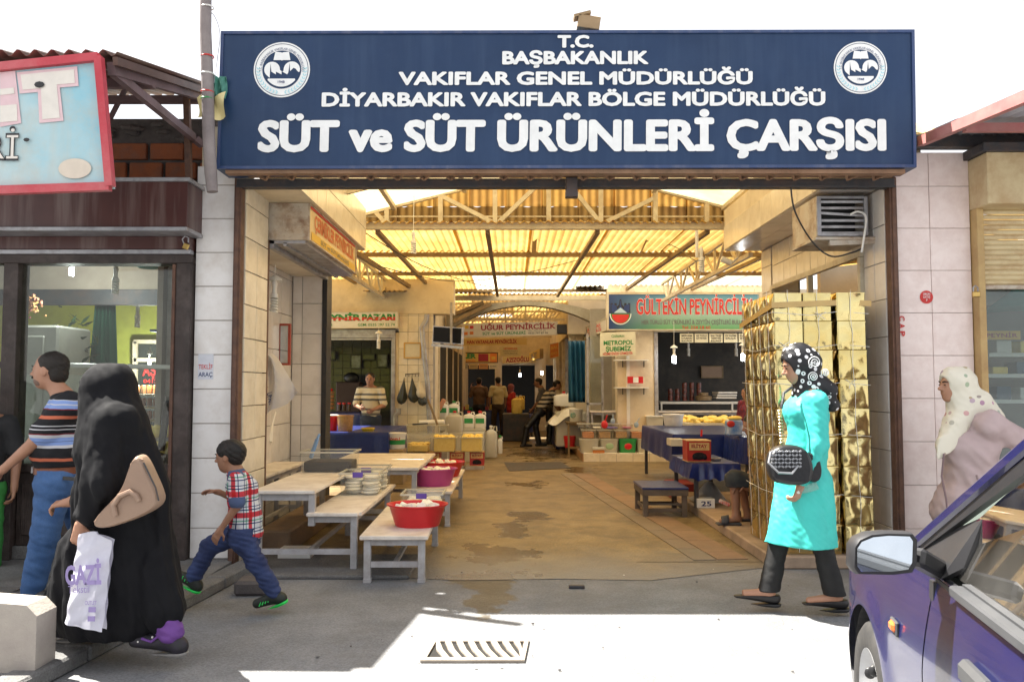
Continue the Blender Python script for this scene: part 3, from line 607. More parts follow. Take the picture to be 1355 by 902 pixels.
# lamps and fan in the shop
def spiral(nm, label, p, s=1.0, lit=False, cord=.25, group=None, shade=False):
    t = T(nm, label, 'lamp', p, group); p = V(p); bb = B(); n = 70; pts = []
    for i in range(n+1):
        a = i/n*2*pi*5; pts.append(p+V((.021*cos(a), .021*sin(a), -.10*i/n))*s)
    bb.tube(pts, .0085*s, 6); bb.build('tube', m_bulbon if lit else m_bulb, t, True)
    bb = B(); bb.lathe(p, [(.001, .075*s), (.016*s, .07*s), (.018*s, .03*s), (.026*s, .025*s), (.028*s, 0), (.001, -.002)], 12); bb.build('base', m_wht, t, True)
    bb = B(); bb.lathe(p+V((0, 0, .07*s)), [(.018*s, 0), (.022*s, .03*s), (.012*s, .05*s), (.006, .06*s)], 10); bb.build('socket', m_wht, t, True)
    bb = B(); bb.tube([p+V((0, 0, .12*s)), p+V((.004, 0, .12*s+cord))], .004, 5); bb.build('cord', m_wht, t)
    if shade: bb = B(); bb.lathe(p+V((0, 0, .12*s)), [(.004, .06), (.05*s, .02), (.055*s, 0)], 14); bb.build('ceiling_rose', m_wht, t, True)
    return t
def glow(p, e, par):                                    # the light a lit lamp throws
    l = bpy.data.lights.new('lamp_light', 'POINT'); l.energy = e; l.shadow_soft_size = .05; l.color = (.95, 1, .95); o = bpy.data.objects.new('lamp_light', l); COL.objects.link(o); o.parent = par; o.location = V(p)-wloc(par)
glow(P(95, 354, 7.6)+V((0, 0, -.16)), 7, spiral('spiral_lamp', 'lit white spiral lamp hanging behind the left shop window', P(95, 354, 7.6), .75, True, .4))
spiral('spiral_lamp', 'unlit spiral lamp hanging in the middle of the left shop window', P(153, 372, 7.3), 1.1, False, .25)
spiral('spiral_lamp', 'small unlit spiral lamp deep in the left shop below the beam', P(182, 420, 9.3), 1.1, False, .1, shade=True)
glow(P(198, 476, 10.2)+V((0, -.05, -.12)), 14, spiral('spiral_lamp', 'small lit lamp in front of the red lettering deep in the left shop', P(198, 476, 10.2), .6, True, .1, shade=True))
spiral('spiral_lamp', 'unlit spiral lamp hanging in the niche stall by the mirror', P(363, 394, 7.8), 1.35, False, .15, shade=True)
q = P(197, 352, 7.6); t2 = T('ceiling_fan', 'teal ceiling fan with thin blades in the left shop', 'fan', q); m_teal = mat('teal_fan', (.08, .16, .15), rough=.5)
bb = B(); bb.lathe(q, [(.001, -.02), (.09, -.02), (.105, -.005), (.1, .012), (.03, .02), (.028, .03), (.001, .03)], 20); bb.build('hub', m_teal, t2, True)
bb = B(); bb.lathe(q+V((0, 0, .03)), [(.012, 0), (.012, .03), (.042, .035), (.042, .11), (.02, .125), (.01, .5)], 14); bb.build('motor', m_teal, t2, True)
for a in (188, 68, -8):
    d = V((cos(rad(a)), sin(rad(a)), 0)); bb = B(); bb.beam(q+d*.09, q+d*.75, .09, .006); bb.build('blade', m_dark, t2)
# goods in the left shop
a, b_ = P(27, 640, 7.6), P(74, 430, 7.6)
t2 = T('cold_cabinet', 'tall pale grey cold cabinet behind the left shop window', 'cabinet', (a.x, 7.8, SW)); bb = B(); bb.box(-4.62, -4.18, 7.6, 8.2, SW, b_.z, .02); bb.build('cabinet_body', mat('cabinet_grey', (.42, .42, .38), rough=.4), t2); bb = B(); bb.box(-4.6, -4.3, 7.58, 7.6, .3, b_.z-.1, .01); bb.build('door', MATS['cabinet_grey'], t2)
bb = B(); bb.tube([P(80, 483, 6.95), P(240, 486, 6.95)], .02, 8); bb.tube([P(82, 483, 6.95), P(70, 600, 6.95)], .02, 8); bb.tube([P(238, 486, 6.95), P(238, 600, 6.95)], .012, 8)
t2 = T('glass_counter', 'glass topped cheese counter behind the left shop window', 'counter', (-3.3, 7.0, SW)); bb.build('counter_frame', m_wht, t2, True)
bb = B(); bb.box(-4.0, -3.02, 6.75, 7.5, SW, .72, .01); bb.build('counter_body', m_wht, t2)
bb = B(); bb.box(-3.98, -3.1, 6.75, 6.756, .72, 1.5); bb.build('counter_glass', m_gls, t2)
for i in range(9):
    q = P(186+(i % 5)*11+random.uniform(-2, 2), 592-(i//5)*22, 7.0+.1*(i//5)); bb = B(); bb.ball(q, (.06, .05, .055), 10, 6); bb.top('cheese_lump', 'pale yellow cheese lump heaped on the counter in the left shop', 'cheese', m_ycheese, 'cheese heaped on the left shop counter', True)
jm = mat('jar_orange', (.45, .16, .05), (.2, .1, .05), rough=.3)
for r in range(3):
    for c_ in range(6):
        q = P(182+c_*8, 520+r*17, 10.2); bb = B(); bb.lathe(q, [(.001, 0), (.032, 0), (.032, .09), (.024, .1), (.001, .1)], 8); bb.top('jar', 'dark jar on the '+('upper', 'middle', 'lower')[r]+' left shop shelf, '+('leftmost', 'second', 'third', 'fourth', 'fifth', 'rightmost')[c_]+' jar', 'jar', jm, 'jars on the left shop shelf', True)
    q0, q1 = P(178, 521+r*17, 10.25), P(228, 521+r*17, 10.25); bb = B(); bb.box(q0.x, q1.x, 10.1, 10.4, q0.z-.02, q0.z-.002); bb.top('wall_shelf', ('upper', 'middle', 'lower')[r]+' wall shelf of jars inside the left shop', 'shelf', m_plast)
q = P(230, 430, 9.8); bb = B(); bb.box(q.x-.12, q.x+.12, 9.7, 9.9, q.z-.06, q.z+.08, .01); bb.top('plastic_basket', 'green plastic basket high on a shelf in the left shop', 'basket', m_grn)
bb = B(); bb.box(q.x-.2, q.x+.2, 9.6, 9.95, q.z-.09, q.z-.063, .004); bb.top('wall_shelf', 'blue shelf carrying the green basket in the left shop', 'shelf', mat('shelf_blue', (.05, .08, .25)))
bb = B(); bb.beam(P(213, 596, 6.9), P(221, 535, 6.9), .045); bb.beam(P(236, 596, 6.9), P(236, 535, 6.9), .045); bb.beam(P(218, 533, 6.9), P(240, 533, 6.9), .045); bb.top('wooden_rack', 'grey weathered rack standing in the left shop window', 'rack', m_wood)
random.seed(5)
bb = B()
for i in range(160):
    q = P(random.gauss(96, 13), random.gauss(462, 18), random.uniform(8.0, 8.3)); d = V((random.uniform(-1, 1), random.uniform(-1, 1), random.uniform(-1, 1))).normalized()*.07; e_ = d.cross(V((.3, .5, .8))).normalized()*.018
    bb.poly([q-d, q+e_, q+d, q-e_])
t2 = T('pot_plant', 'dark leafy plant in a pot beside the cabinet in the left shop', 'plant', P(96, 520, 8.15)); bb.build('leaves', mat('plant_leaf', (.03, .07, .02), (.02, .04, .015), rough=.5), t2, kind='stuff')
bb = B(); bb.lathe(P(96, 512, 8.15), [(.001, -.1), (.09, -.1), (.12, .1), (.001, .1)], 14); bb.build('pot', m_dark, t2, True)
bb = B()
for i in range(90):
    q = P(random.gauss(41, 7), random.gauss(403, 7), random.uniform(7.6, 7.8)); bb.ball(q, random.uniform(.01, .022), 5, 3)
bb.top('flower_bunch', 'bunch of pink and yellow flowers on the cold cabinet', 'flowers', mat('flower', (.55, .12, .16), (.62, .45, .08), scale=14, rough=.7))
# above the shop: brick wall, brackets, roof
t = T('brick_wall', 'rough hollow brick wall above the dark shop behind the steel bracket', 'wall', (-3.1, 7.1, 2.9)); bb = B(); bb.box(-6.5, -2.35, 7.05, 7.25, 2.9, 3.72); bb.build('mortar', mat('rubble_mortar', (.10, .09, .085), (.16, .14, .13), rough=.95, bump=1, bscale=22, scale=9), t)
m_brk = mat('orange_brick', (.42, .13, .05), (.34, .11, .05), rough=.85, scale=9, bump=.4, dirt=.4, dirtc=(.18, .14, .12), dscale=6)
for r, zz in enumerate((3.18, 3.35)):
    x = -6.4+r*.17
    while x < -2.5:
        L_ = random.uniform(.27, .31); bb = B(); bb.obox((x+L_/2, 7.035+random.uniform(-.006, .006), zz+.075), (L_-.015, .05, .14), ry=random.uniform(-.02, .02), bev=.006); bb.build('brick', m_brk, t); x += L_+.02
for i in range(60):
    bb = None
bb = B()
for i in range(140): bb.ball((random.uniform(-6.4, -2.4), 7.03, random.choice((random.uniform(2.92, 3.16), random.uniform(3.53, 3.68)))), (random.uniform(.03, .08), .03, random.uniform(.02, .05)), 6, 4)
bb.build('rubble', MATS['rubble_mortar'], t, kind='stuff')
m_pbr = mat('mauve_steel', (.20, .13, .14), (.14, .09, .09), rough=.6, bump=.2, dirt=.4, dirtc=(.1, .05, .04))
t = T('roof_bracket', 'mauve steel roof bracket with a diagonal brace above the dark shop', 'bracket', P(250, 235, 6.3))
bb = B(); bb.beam(P(147, 91, 5.06), P(268, 127, 6.5), .05, .08); bb.build('rafter', m_pbr, t)
bb = B(); bb.beam(P(150, 96, 5.10), P(256, 182, 6.42), .045, .055); bb.build('brace', m_pbr, t)
bb = B(); bb.beam(P(250, 236, 6.42), P(247, 124, 6.42), .045); bb.build('post', m_rust, t)
bb = B(); bb.beam(P(166, 118, 6.6), P(139, 170, 6.6), .03); bb.beam(P(258, 184, 6.44), P(268, 192, 6.5), .05); bb.build('strut', m_pbr, t)
t = T('tin_roof', 'brown corrugated tin roof over the dark shop at the top left', 'roof', (-4, 6, 3.7)); m_tin = mat('brown_tin_roof', (.11, .055, .04), (.08, .04, .03), rough=.5, dirt=.3)
for i in range(5):
    bb = B(); cor(bb, (-2.46-.92*(i+1), 4.98, 3.455), (1, 0, 0), (0, 1, .24), .95, 2.2, .105, .020); bb.build('roof_sheet', m_tin, t, True, thick=.004)
bb = B(); bb.beam((-2.44, 4.98, 3.40), (-2.44, 7.1, 3.90), .03, .05); bb.build('edge_strip', m_tin, t)
for y in (5.6, 6.6): bb = B(); bb.beam((-7, y, 3.34+.24*(y-4.98)), (-2.47, y, 3.34+.24*(y-4.98)), .05, .06); bb.build('purlin', m_pbr, t)
# red framed billboard
t, pl = board('billboard', 'weathered pale blue billboard in a red frame at the top left', P(-170, 258, 4.95), P(146, 246, 4.95), P(-160, 112, 4.95), .05, mat('bleached_print', (.26, .52, .62), (.52, .62, .62), rough=.6, scale=1.6, dirt=.5, dirtc=(.50, .46, .38), dscale=3, streak=.35), m_red, None)
t.name = 'billboard'
a, b_, c_, d_ = P(-170, 258, 4.94), P(146, 247, 4.94), P(131, 76, 4.94), P(-185, 108, 4.94)
for ch in list(t.children): bpy.data.objects.remove(ch)
fm = MATS['bleached_print']; bb = B(); bb.prism([a+V((0, .012, 0)), b_+V((0, .012, 0)), c_+V((0, .012, 0)), d_+V((0, .012, 0))], (0, .05, 0)); bb.build('sign_face', fm, t)
bb = B()
for p, q in ((a, b_), (b_, c_), (c_, d_)): bb.beam(p, q, .045, .05)
bb.build('frame', mat('red_frame', (.45, .03, .05), (.52, .07, .09), rough=.5, dirt=.3, dirtc=(.55, .35, .33)), t)
bl = (b_-a).normalized(); up_ = (c_-b_).normalized()
i_pk = ink('bleached_pink', (.72, .52, .55)); i_gh = ink('bleached_white', (.74, .70, .64))
def spx(lst, m, nm, e): bb = B(); bb.prism([P(x, y, 4.945-e) for x, y in lst], (0, .002, 0)); bb.build(nm, m, t)
spx([(102, 88), (22, 96), (26, 124), (50, 122), (52, 163), (84, 160), (79, 116), (104, 114)], i_pk, 'faded_letter', 0)
spx([(98, 92), (27, 99), (30, 119), (54, 117), (56, 158), (79, 156), (75, 112), (99, 110)], i_gh, 'faded_letter', .003)
spx([(0, 96), (20, 94), (28, 163), (0, 168)], i_pk, 'faded_letter', 0); spx([(0, 118), (18, 116), (19, 124), (0, 126)], i_gh, 'faded_letter', .003); spx([(0, 140), (22, 138), (23, 160), (0, 162)], i_gh, 'faded_letter', .003)
bb = B(); bb.lathe((0, 0, 0), [(.001, 0), (.1, 0)], 24); q = P(99, 223, 4.943); bb.v = [V((q.x+p.x, q.y, q.z+p.y*.62)) for p in bb.v]; bb.f = [f[::-1] for f in bb.f]; bb.build('faded_spot', ink('cream_spot', (.66, .58, .48)), t)
letter('Rİ', P(3, 195, 4.94), (1, 0, 0), (0, 0, 1), .20, .15, i_black, t, .03); letter('Rİ', P(3, 195, 4.936), (1, 0, 0), (0, 0, 1), .19, .14, i_gh, t, -.005)
for (x, y, r) in ((52, 112, .02), (35, 185, .012)): bb = B(); bb.ball(P(x, y, 4.935), (r*1.6, .004, r), 8, 4); bb.build('hole', m_blk, t)
# pole with ties
t = T('wooden_pole', 'tall grey wooden pole with ties between the dark shop and the blue sign', 'pole', P(282, 252, 6.0))
bb = B(); bb.tube([P(273, -60, 6.0), P(272, 40, 6.0), P(275, 120, 6.0), P(276, 175, 6.0), P(279, 230, 6.0), P(281, 254, 6.0)], [.04, .042, .045, .045, .045, .04], 12); bb.build('pole_shaft', mat('grey_wood', (.30, .26, .25), (.20, .17, .17), rough=.8, bump=.5, bscale=30, bstretch=(6, 6, .5)), t, True)
for y, m in ((75, i_red), (10, m_wht), (98, m_wht), (122, i_red), (131, m_grn)):
    bb = B(); q = P(274.5, y, 6.0); bb.lathe(q, [(.046, -.006), (.05, 0), (.046, .006)], 12); bb.build('tie', m, t)
bb = B(); q = P(287, 140, 6.02)
bb.grid(lambda u, v: q+V((-.14+.2*u, .03*sin(9*u+4*v), -.09+.14*v+.05*u*v+.02*sin(7*u))), 10, 8); bb.top('crumpled_sheet', 'yellow crumpled plastic sheet tied beside the wooden pole', 'plastic sheet', mat('pale_yellow_sheet', (.72, .62, .30), rough=.5), smooth=True)
bb = B(); q = P(287, 112, 6.05); bb.grid(lambda u, v: q+V((-.03+.1*u, .03*sin(12*u+4*v), -.12+.18*v+.01*sin(9*u))), 8, 10); bb.top('net_scrap', 'green net scrap stuck between the pole and the blue sign', 'net', mat('green_net', (.08, .25, .2), rough=.8))
cable('thin wire from the top of the pole to the blue sign', [P(272, 12, 6.0), P(284, 22, 6.02), P(291, 45, 6.06), P(288, 75, 6.08), P(283, 110, 6.0)], .003, m_steel)
# concrete bollard
t = T('concrete_block', 'low pale concrete block at the lower left corner beside the kerb', 'block', G(22, 902, 0)); q = G(20, 905, 0)
bb = B(); pr = []
x0, x1 = q.x-.19, q.x+.12
bb.prism([V((x0, q.y-.05, 0)), V((x1, q.y-.05, 0)), V((x1, q.y-.05, .33)), V((x1-.05, q.y-.05, .38)), V((x0, q.y-.05, .40))], (0, .17, 0)); bb.build('block', mat('pale_concrete', (.42, .38, .33), (.34, .30, .27), rough=.85, bump=.4, dirt=.3), t); 
# loose stone block at the foot of the pilaster
q = G(328, 790); bb = B(); bb.obox((q.x, q.y+.12, .05), (.22, .2, .1), rz=.05, bev=.02); bb.top('stone_block', 'dark worn stone block on the ground beside the boy', 'block', mat('dark_stone', (.12, .105, .10), (.08, .07, .07), rough=.8, bump=.4))
# ================= shop on the right =================
t = T('shuttered_shop', 'cream shop front with a half lowered roller shutter on the far right', 'shop', (5, 6.6, 0))
m_shc = mat('cream_painted_tin', (.66, .54, .32), (.58, .46, .26), rough=.5, scale=4, dirt=.4, dirtc=(.40, .20, .08), dscale=4)
bb = B(); bb.box(3.64, 8, 6.25, 6.55, 2.80, 3.20, .006); bb.build('shutter_box', m_shc, t)
bb = B(); bb.box(3.60, 8, 6.22, 6.6, 3.20, 3.27, .004); bb.build('ledge', m_dark, t)
for i in range(15):
    z = 2.80-.04*(i+1); bb = B(); bb.grid(lambda u, v: (3.70+4.3*u, 6.47-.014*sin(pi*v)-.0, z+.001+.038*v), 1, 5); bb.build('shutter_slat', m_shc, t, True)
bb = B(); bb.box(3.70, 8, 6.44, 6.48, 2.165, 2.198, .004); bb.build('bottom_bar', m_rustp, t)
bb = B(); bb.box(3.645, 3.70, 6.42, 6.55, 0, 2.80, .004); bb.build('guide_rail', mat('gold_rail', (.55, .38, .16), (.45, .30, .13), rough=.6, dirt=.5, dirtc=(.25, .10, .03)), t)
bb = B(); bb.box(3.715, 3.745, 6.5, 6.56, 0, 2.2, .004); bb.box(3.745, 8, 6.5, 6.56, 0, .5, .004); bb.build('window_frame', m_wht, t)
bb = B(); bb.box(3.745, 8, 6.52, 6.526, .5, 2.2); bb.build('window_pane', glass('shop_glass_right', (.82, .88, .88), 1.6, .04), t)
bb = B(); bb.box(3.745, 8, 8.6, 8.7, 0, 2.9); bb.box(3.66, 3.74, 6.6, 8.7, 0, 2.9); bb.build('room_wall', mat('dim_wall', (.20, .22, .22), rough=.8), t)
bb = B(); bb.box(3.745, 8, 6.6, 8.6, 2.25, 2.3); bb.build('ceiling', m_plastw, t)
bb = B(); bb.box(3.74, 8, 6.6, 8.6, 0, .02); bb.build('room_floor', m_strip, t)
q0, q1 = P(1300, 415, 7.6), P(1355, 392, 7.6); bb = B(); bb.grid(lambda u, v: V((q0.x+2.2*u, 7.6-.5*v, 2.08+.16*v*(1)+.02*sin(9*u))), 8, 3); bb.top('awning', 'teal striped awning cloth inside the right shop window', 'awning', mat('teal_cloth', (.08, .42, .40), rough=.7), smooth=True).modifiers.new('t', 'SOLIDIFY').thickness = .01
q = P(1330, 442, 7.5); t2 = T('notice', 'amber notice hanging in the right shop window', 'sign', q); bb = B(); bb.box(q.x-.2, q.x+.14, 7.5, 7.515, q.z-.05, q.z+.03); bb.build('notice_board', ink('amber2', (.75, .42, .04)), t2); letter('PEYNİR', q+V((-.03, -.004, -.01)), (1, 0, 0), (0, 0, 1), .28, .035, i_maroon, t2, .02)
for k, (px, py, wd, hh, cc) in enumerate(((1335, 470, .9, .10, m_plast), (1330, 497, 1.0, .06, m_plast), (1335, 530, 1.1, .06, m_plast))):
    q = P(px, py, 7.8); bb = B(); bb.box(q.x-.3, q.x+wd, 7.6, 8.1, q.z-.02, q.z+.015); bb.top('display_shelf', ('upper', 'middle', 'lower')[k]+' display shelf inside the right shop window', 'shelf', m_wht)
    for j in range(5):
        bb = B(); x = q.x-.2+j*.22; bb.box(x, x+.14, 7.65, 7.85, q.z+.016, q.z+.016+random.uniform(.06, .12), .006)
        bb.top('packet', 'pale packet on the '+('upper', 'middle', 'lower')[k]+' display shelf of the right shop', 'packet', (m_wht, m_ycheese, m_tarp)[(j+k) % 3], 'packets on the '+('upper', 'middle', 'lower')[k]+' shelf')
q = P(1291, 388, 6.38); t2 = T('padlock', 'brass padlock at the lower corner of the cream roller shutter', 'padlock', q); bb = B(); bb.box(q.x-.028, q.x+.028, 6.36, 6.39, q.z-.03, q.z+.012, .005); bb.build('lock_body', MATS['brass'], t2)
bb = B(); bb.tube([q+V((-.018, 0, .01)), q+V((-.018, 0, .045)), q+V((0, 0, .06)), q+V((.018, 0, .045)), q+V((.018, 0, .01))], .005, 6); bb.build('shackle', m_steel, t2, True)
# canopy
t = T('canopy', 'white corrugated canopy with a faded red edge over the right shop', 'canopy', (4.8, 5.8, 3.2)); m_redf = mat('faded_red_steel', (.42, .13, .13), (.50, .22, .20), rough=.6, dirt=.3, dirtc=(.3, .2, .18))
for i in range(4):
    bb = B(); cor(bb, (3.24+i*.9, 6.7, 3.42), (1, 0, 0), (0, -1, -.09), .93, 1.75, .09, .014); bb.build('roof_sheet', mat('white_tin', (.52, .53, .57), rough=.5), t, True, thick=.003)
bb = B(); bb.beam((3.22, 6.75, 3.36), (3.22, 4.95, 3.20), .05, .075); bb.beam((3.22, 5.0, 3.215), (7.0, 5.0, 3.215), .05, .075); bb.build('edge_beam', m_redf, t)
bb = B(); bb.beam((3.25, 5.85, 3.26), (7, 5.85, 3.26), .05, .06); bb.build('cross_beam', m_redf, t); bb = B(); bb.box(2.98, 8, 6.42, 6.52, 3.29, 3.39, .004); bb.build('wall_beam', m_dark, t)
# side room through the right opening
t = T('side_room', 'side room with a corrugated roof seen through the opening above the gold tins', 'room', (4.5, 8.5, 0))
for i in range(3):
    bb = B(); cor(bb, (3.1, 7+.9*i, 2.75+.0*i), (0, 1, 0), (1, 0, .12), .92, 2.6, .1, .018); bb.build('roof_sheet', m_roofy, t, True)
for y in (7.5, 8.3, 9.1): bb = B(); bb.beam((3.1, y, 2.72), (5.7, y, 3.0), .05); bb.build('rafter', m_purl, t)
bb = B(); bb.box(3.75, 5.7, 10.0, 10.1, 0, 3.2); bb.box(5.7, 5.8, 8.7, 10.1, 0, 3.2); bb.build('room_wall', m_plast, t)
# drain grate
gc = G(626, 861); t = T('drain_grate', 'cast iron drain grate with slanted slots in the sunlit street', 'grate', (gc.x, gc.y, 0)); m_gr = mat('grate_iron', (.34, .30, .25), (.26, .22, .18), rough=.8, bump=.4, dirt=.4)
g0, g1, g2, g3 = G(556, 877), G(694, 877), G(700, 848), G(573, 848); n_ = 8
def gp(u, v, z=.014): p = (g0.lerp(g1, u)).lerp(g3.lerp(g2, u), v); return V((p.x, p.y, z))
bb = B(); bb.poly([gp(0, 0, .0045), gp(1, 0, .0045), gp(1, 1, .0045), gp(0, 1, .0045)]); bb.build('shaft_shade', mat('shaft_dark', (.012, .011, .010), rough=1), t)  # flat sheet with the shade below the slots put into its colour
bb = B()
for r in ((0, 1, 0, .13), (0, 1, .87, 1), (0, .045, .13, .87), (.955, 1, .13, .87)): bb.prism([gp(r[0], r[2], .003), gp(r[1], r[2], .003), gp(r[1], r[3], .003), gp(r[0], r[3], .003)], (0, 0, .013))
bb.build('grate_frame', m_gr, t)
for k in range(n_):
    u = .075+.118*k
    bb = B(); q = [(u+.13, .13), (u+.195, .13), (u+.085, .5), (u+.01, .87), (u-.055, .87), (u+.02, .5)]
    q = [(min(.955, max(.045, a)), b_) for a, b_ in q]; bb.prism([gp(a, b_, .003) for a, b_ in q], (0, 0, .012)); bb.build('grate_bar', m_gr, t)
q = G(763, 778); bb = B(); bb.obox((q.x, q.y, .012), (.11, .04, .022), bev=.004); bb.top('metal_stub', 'small dark metal stub set in the ground at the entrance', 'stub', m_dark)
random.seed(11)
for i in range(26):
    q = G(random.uniform(420, 1050), random.uniform(745, 890)); r = random.uniform(.004, .012); bb = B(); bb.ball((q.x, q.y, .008), (r, r*.7, r*.4), 6, 4); bb.top('litter_scrap', 'tiny scrap lying on the street before the entrance', 'litter', random.choice((m_wht, m_dark, m_pave)), 'tiny scraps on the street')
# ================= roofs of the hall =================
t = T('hall_roof', 'pale translucent gable roof just behind the blue sign', 'roof', (.5, 8.2, 3.5))
for sg in (-1, 1):
    for i in range(4):
        a = V((.57, 6.38+.92*i if sg > 0 else 6.38+.92*(i+1), 4.12)); ln = 2.75
        bb = B(); cor(bb, a, (0, sg*1.0, 0), (sg*ln, 0, -ln*.25), .93, ln*1.03, .1, .016); bb.build('roof_sheet', m_roofp, t, True)
for sg in (-1, 1):
    for k in range(3):
        x = .57+sg*(.3+.85*k); z = 4.07-.25*(.3+.85*k); bb = B(); bb.beam((x, 6.6, z), (x, 9.95, z), .05); bb.build('purlin', m_truss, t)
    for y in (7.2, 8.6): bb = B(); bb.beam((.57, y, 4.03), (.57+sg*2.7, y, 3.355), .05, .06); bb.build('rafter', m_truss, t)
t = T('gable_truss', 'cream painted steel gable truss with corrugated sheeting across the hall', 'truss', (.5, 10, 3.3))
yT = 10.0; zb = P(740, 299, yT).z; R_ = P(740, 215, yT)
def tx(px, py): return P(px, py, yT)
bb = B(); bb.beam((-3.2, yT, zb), (4.3, yT, zb), .07, .09, .004); bb.build('bottom_chord', m_truss, t)
for (a, c_) in ((tx(740, 216), tx(420, 298)), (tx(740, 216), tx(1050, 296))): bb = B(); bb.beam(a, c_, .06, .07); bb.build('top_chord', m_truss, t)
for x, yt in ((512, 275), (583, 257), (655, 238), (726, 222), (795, 232), (867, 252), (935, 270)):
    bb = B(); bb.beam(tx(x, 298), tx(x, yt), .055); bb.build('vertical', m_truss, t)
for (a, c_) in (((585, 260), (655, 296)), ((660, 294), (722, 235)), ((762, 255), (795, 296)), ((800, 295), (866, 262)), ((497, 281), (510, 295))):
    bb = B(); bb.beam(tx(*a), tx(*c_), .05); bb.build('diagonal', m_truss, t)
m_gab = mat('gable_fibreglass', (.48, .29, .075), (.34, .18, .04), rough=.5, scale=3, trans=.8, dirt=.6, dirtc=(.36, .19, .06), dscale=1.3, streak=.5)
xs = [P(x, 300, 10.06).x for x in range(476, 1010, 48)]
def ztop(x): return P(740, 218, 10.06).z-abs(x-.57)*.25-.0
for i in range(len(xs)-1):
    x0, x1 = xs[i], xs[i+1]; bb = B()
    bb.grid(lambda u, v: (x0+(x1-x0+.02)*u, 10.07+.007*sin(2*pi*(x0+(x1-x0)*u)/.09), zb+.255+max(.0, ztop(x0+(x1-x0)*u)-zb-.255)*v), 30, 2); bb.build('gable_sheet', m_gab, t, True)
    bb = B(); bb.grid(lambda u, v: (x0+(x1-x0+.02)*u, 10.085+.007*sin(2*pi*(x0+(x1-x0)*u)/.09), zb+max(.02, min(.27+.02*sin(9*u+3*i), ztop(x0+(x1-x0)*u)-zb))*v), 30, 1); bb.build('gable_sheet', m_roofd, t, True)
bb = B(); bb.beam((-3.2, 10.02, zb+.12), (4.3, 10.02, zb+.12), .02, .015); bb.build('rail', m_truss, t)
# low flat roof beyond
t = T('inner_roof', 'yellowed corrugated fibreglass roof deeper in the hall', 'roof', (.7, 14, 3.2))
def zr(y): return 3.42-(y-10)*.0
rows = [(9.9, 12.15), (12.05, 14.2), (14.1, 17.4)]
for r, (y0, y1) in enumerate(rows):
    for i in range(9):
        x0 = -3.7+i*.98; m = m_roofy
        if r == 2: m = m_roofc if (i >= 3) else m_roofy
        if r == 2 and i in (2,): pass
        z = 3.40-.012*r
        bb = B(); cor(bb, (x0, y0, z+random.uniform(-.006, .006)), (1, 0, 0), (0, 1, 0), 1.02, (y1-y0), .098, .017); bb.build('roof_sheet', m, t, True)
for y in (12.1, 14.15, 16.6): bb = B(); bb.beam((-3.8, y, 3.345), (5.0, y, 3.345), .05, .06); bb.build('purlin', m_purl, t)
for i in range(6): x = -3.0+i*1.35; bb = B(); bb.beam((x, 10.05, 3.30), (x+.10*(2-i), 17.2, 3.30), .055, .05); bb.build('rafter', m_purl, t)
bb = B(); bb.beam((-2.2, 10.1, 3.22), (-1.75, 17, 3.24), .06); bb.build('rafter', m_purl, t)
# torn sheet ends piled on the far edge
for k, (x0, x1, y, z) in enumerate(((770, 812, 16.3, 383), (762, 800, 16.1, 378), (595, 650, 16.8, 384), (480, 535, 14.6, 385))):
    a, c_ = P(x0, z, y), P(x1, z, y); bb = B(); cor(bb, (a.x, y, a.z), (1, 0, 0), (0, 1, .1), c_.x-a.x, .8, .09, .016); bb.top('roof_scrap', ('broken corrugated sheet end piled above the far arch', 'second torn corrugated sheet end above the far arch', 'dark corrugated scrap over the left end of the far arch', 'corrugated scrap under the roof edge above the green lettered sign')[k], 'roof scrap', m_purl, smooth=True)
# lattice girders along both sides
def girder(label, x, y0, y1, zt, zb_, n):
    t = T('lattice_girder', label, 'girder', (x, y0, zb_)); bb = B(); bb.beam((x, y0, zt), (x, y1, zt), .05); bb.build('top_chord', m_truss, t)
    bb = B(); bb.beam((x, y0, zb_), (x, y1, zb_+.05), .05); bb.build('bottom_chord', m_truss, t)
    for i in range(n):
        a, c_ = y0+(y1-y0)*i/n, y0+(y1-y0)*(i+1)/n; bb = B(); bb.beam((x, a, zt), (x, (a+c_)/2, zb_), .03); bb.beam((x, (a+c_)/2, zb_), (x, c_, zt), .03); bb.build('web', m_truss, t)
        bb = B(); bb.beam((x, (a+c_)/2, zb_), (x, (a+c_)/2, zt), .03); bb.build('web', m_truss, t)
girder('cream lattice girder running back along the right side under the roof', 2.85, 9.8, 15.6, 3.36, 2.98, 5)
girder('cream lattice girder running back along the left side under the roof', -2.32, 9.8, 15.2, 3.36, 2.98, 5)
for k, (px, py) in enumerate(((708, 312), (858, 312))):
    bb = B(); a = P(px, py, 11.2); bb.beam(a, a+V((-.02-.1*k, 0, -.26)), .06, .02); bb.top('loose_batten', ('left', 'right')[k]+' brown slat end dangling under the inner roof', 'slat', m_purl)
spiral('spiral_lamp', 'unlit spiral lamp hanging below the left part of the gable truss', P(547, 322, 9.7), 1.2, False, .5)
q = P(928, 345, 9.7); spiral('spiral_lamp', 'unlit spiral lamp on a white conduit near the right girder', q, 1.3, False, .02)
bb = B(); bb.tube([q+V((-.05, 0, .04)), q+V((-.05, 0, .36))], .02, 8); bb.top('conduit', 'white conduit standing beside the right roof lamp', 'conduit', m_wht, smooth=True)
t = T('camera', 'small white security camera on the right bulkhead', 'camera', P(970, 348, 9.7)); q = P(968, 348, 9.6); bb = B(); bb.tube([q, q+V((-.12, -.0, .05))][::-1], .035, 10); bb.build('camera_body', m_wht, t, True); bb = B(); bb.beam(q, q+V((.1, .1, .08)), .02); bb.build('mount', m_wht, t)
bb = B(); q = P(968, 348, 9.6); bb.lathe(q+V((.0, -.0, -.0)), [(.001, .0), (.02, .0)], 8); bb.build('lens', m_blk, t)
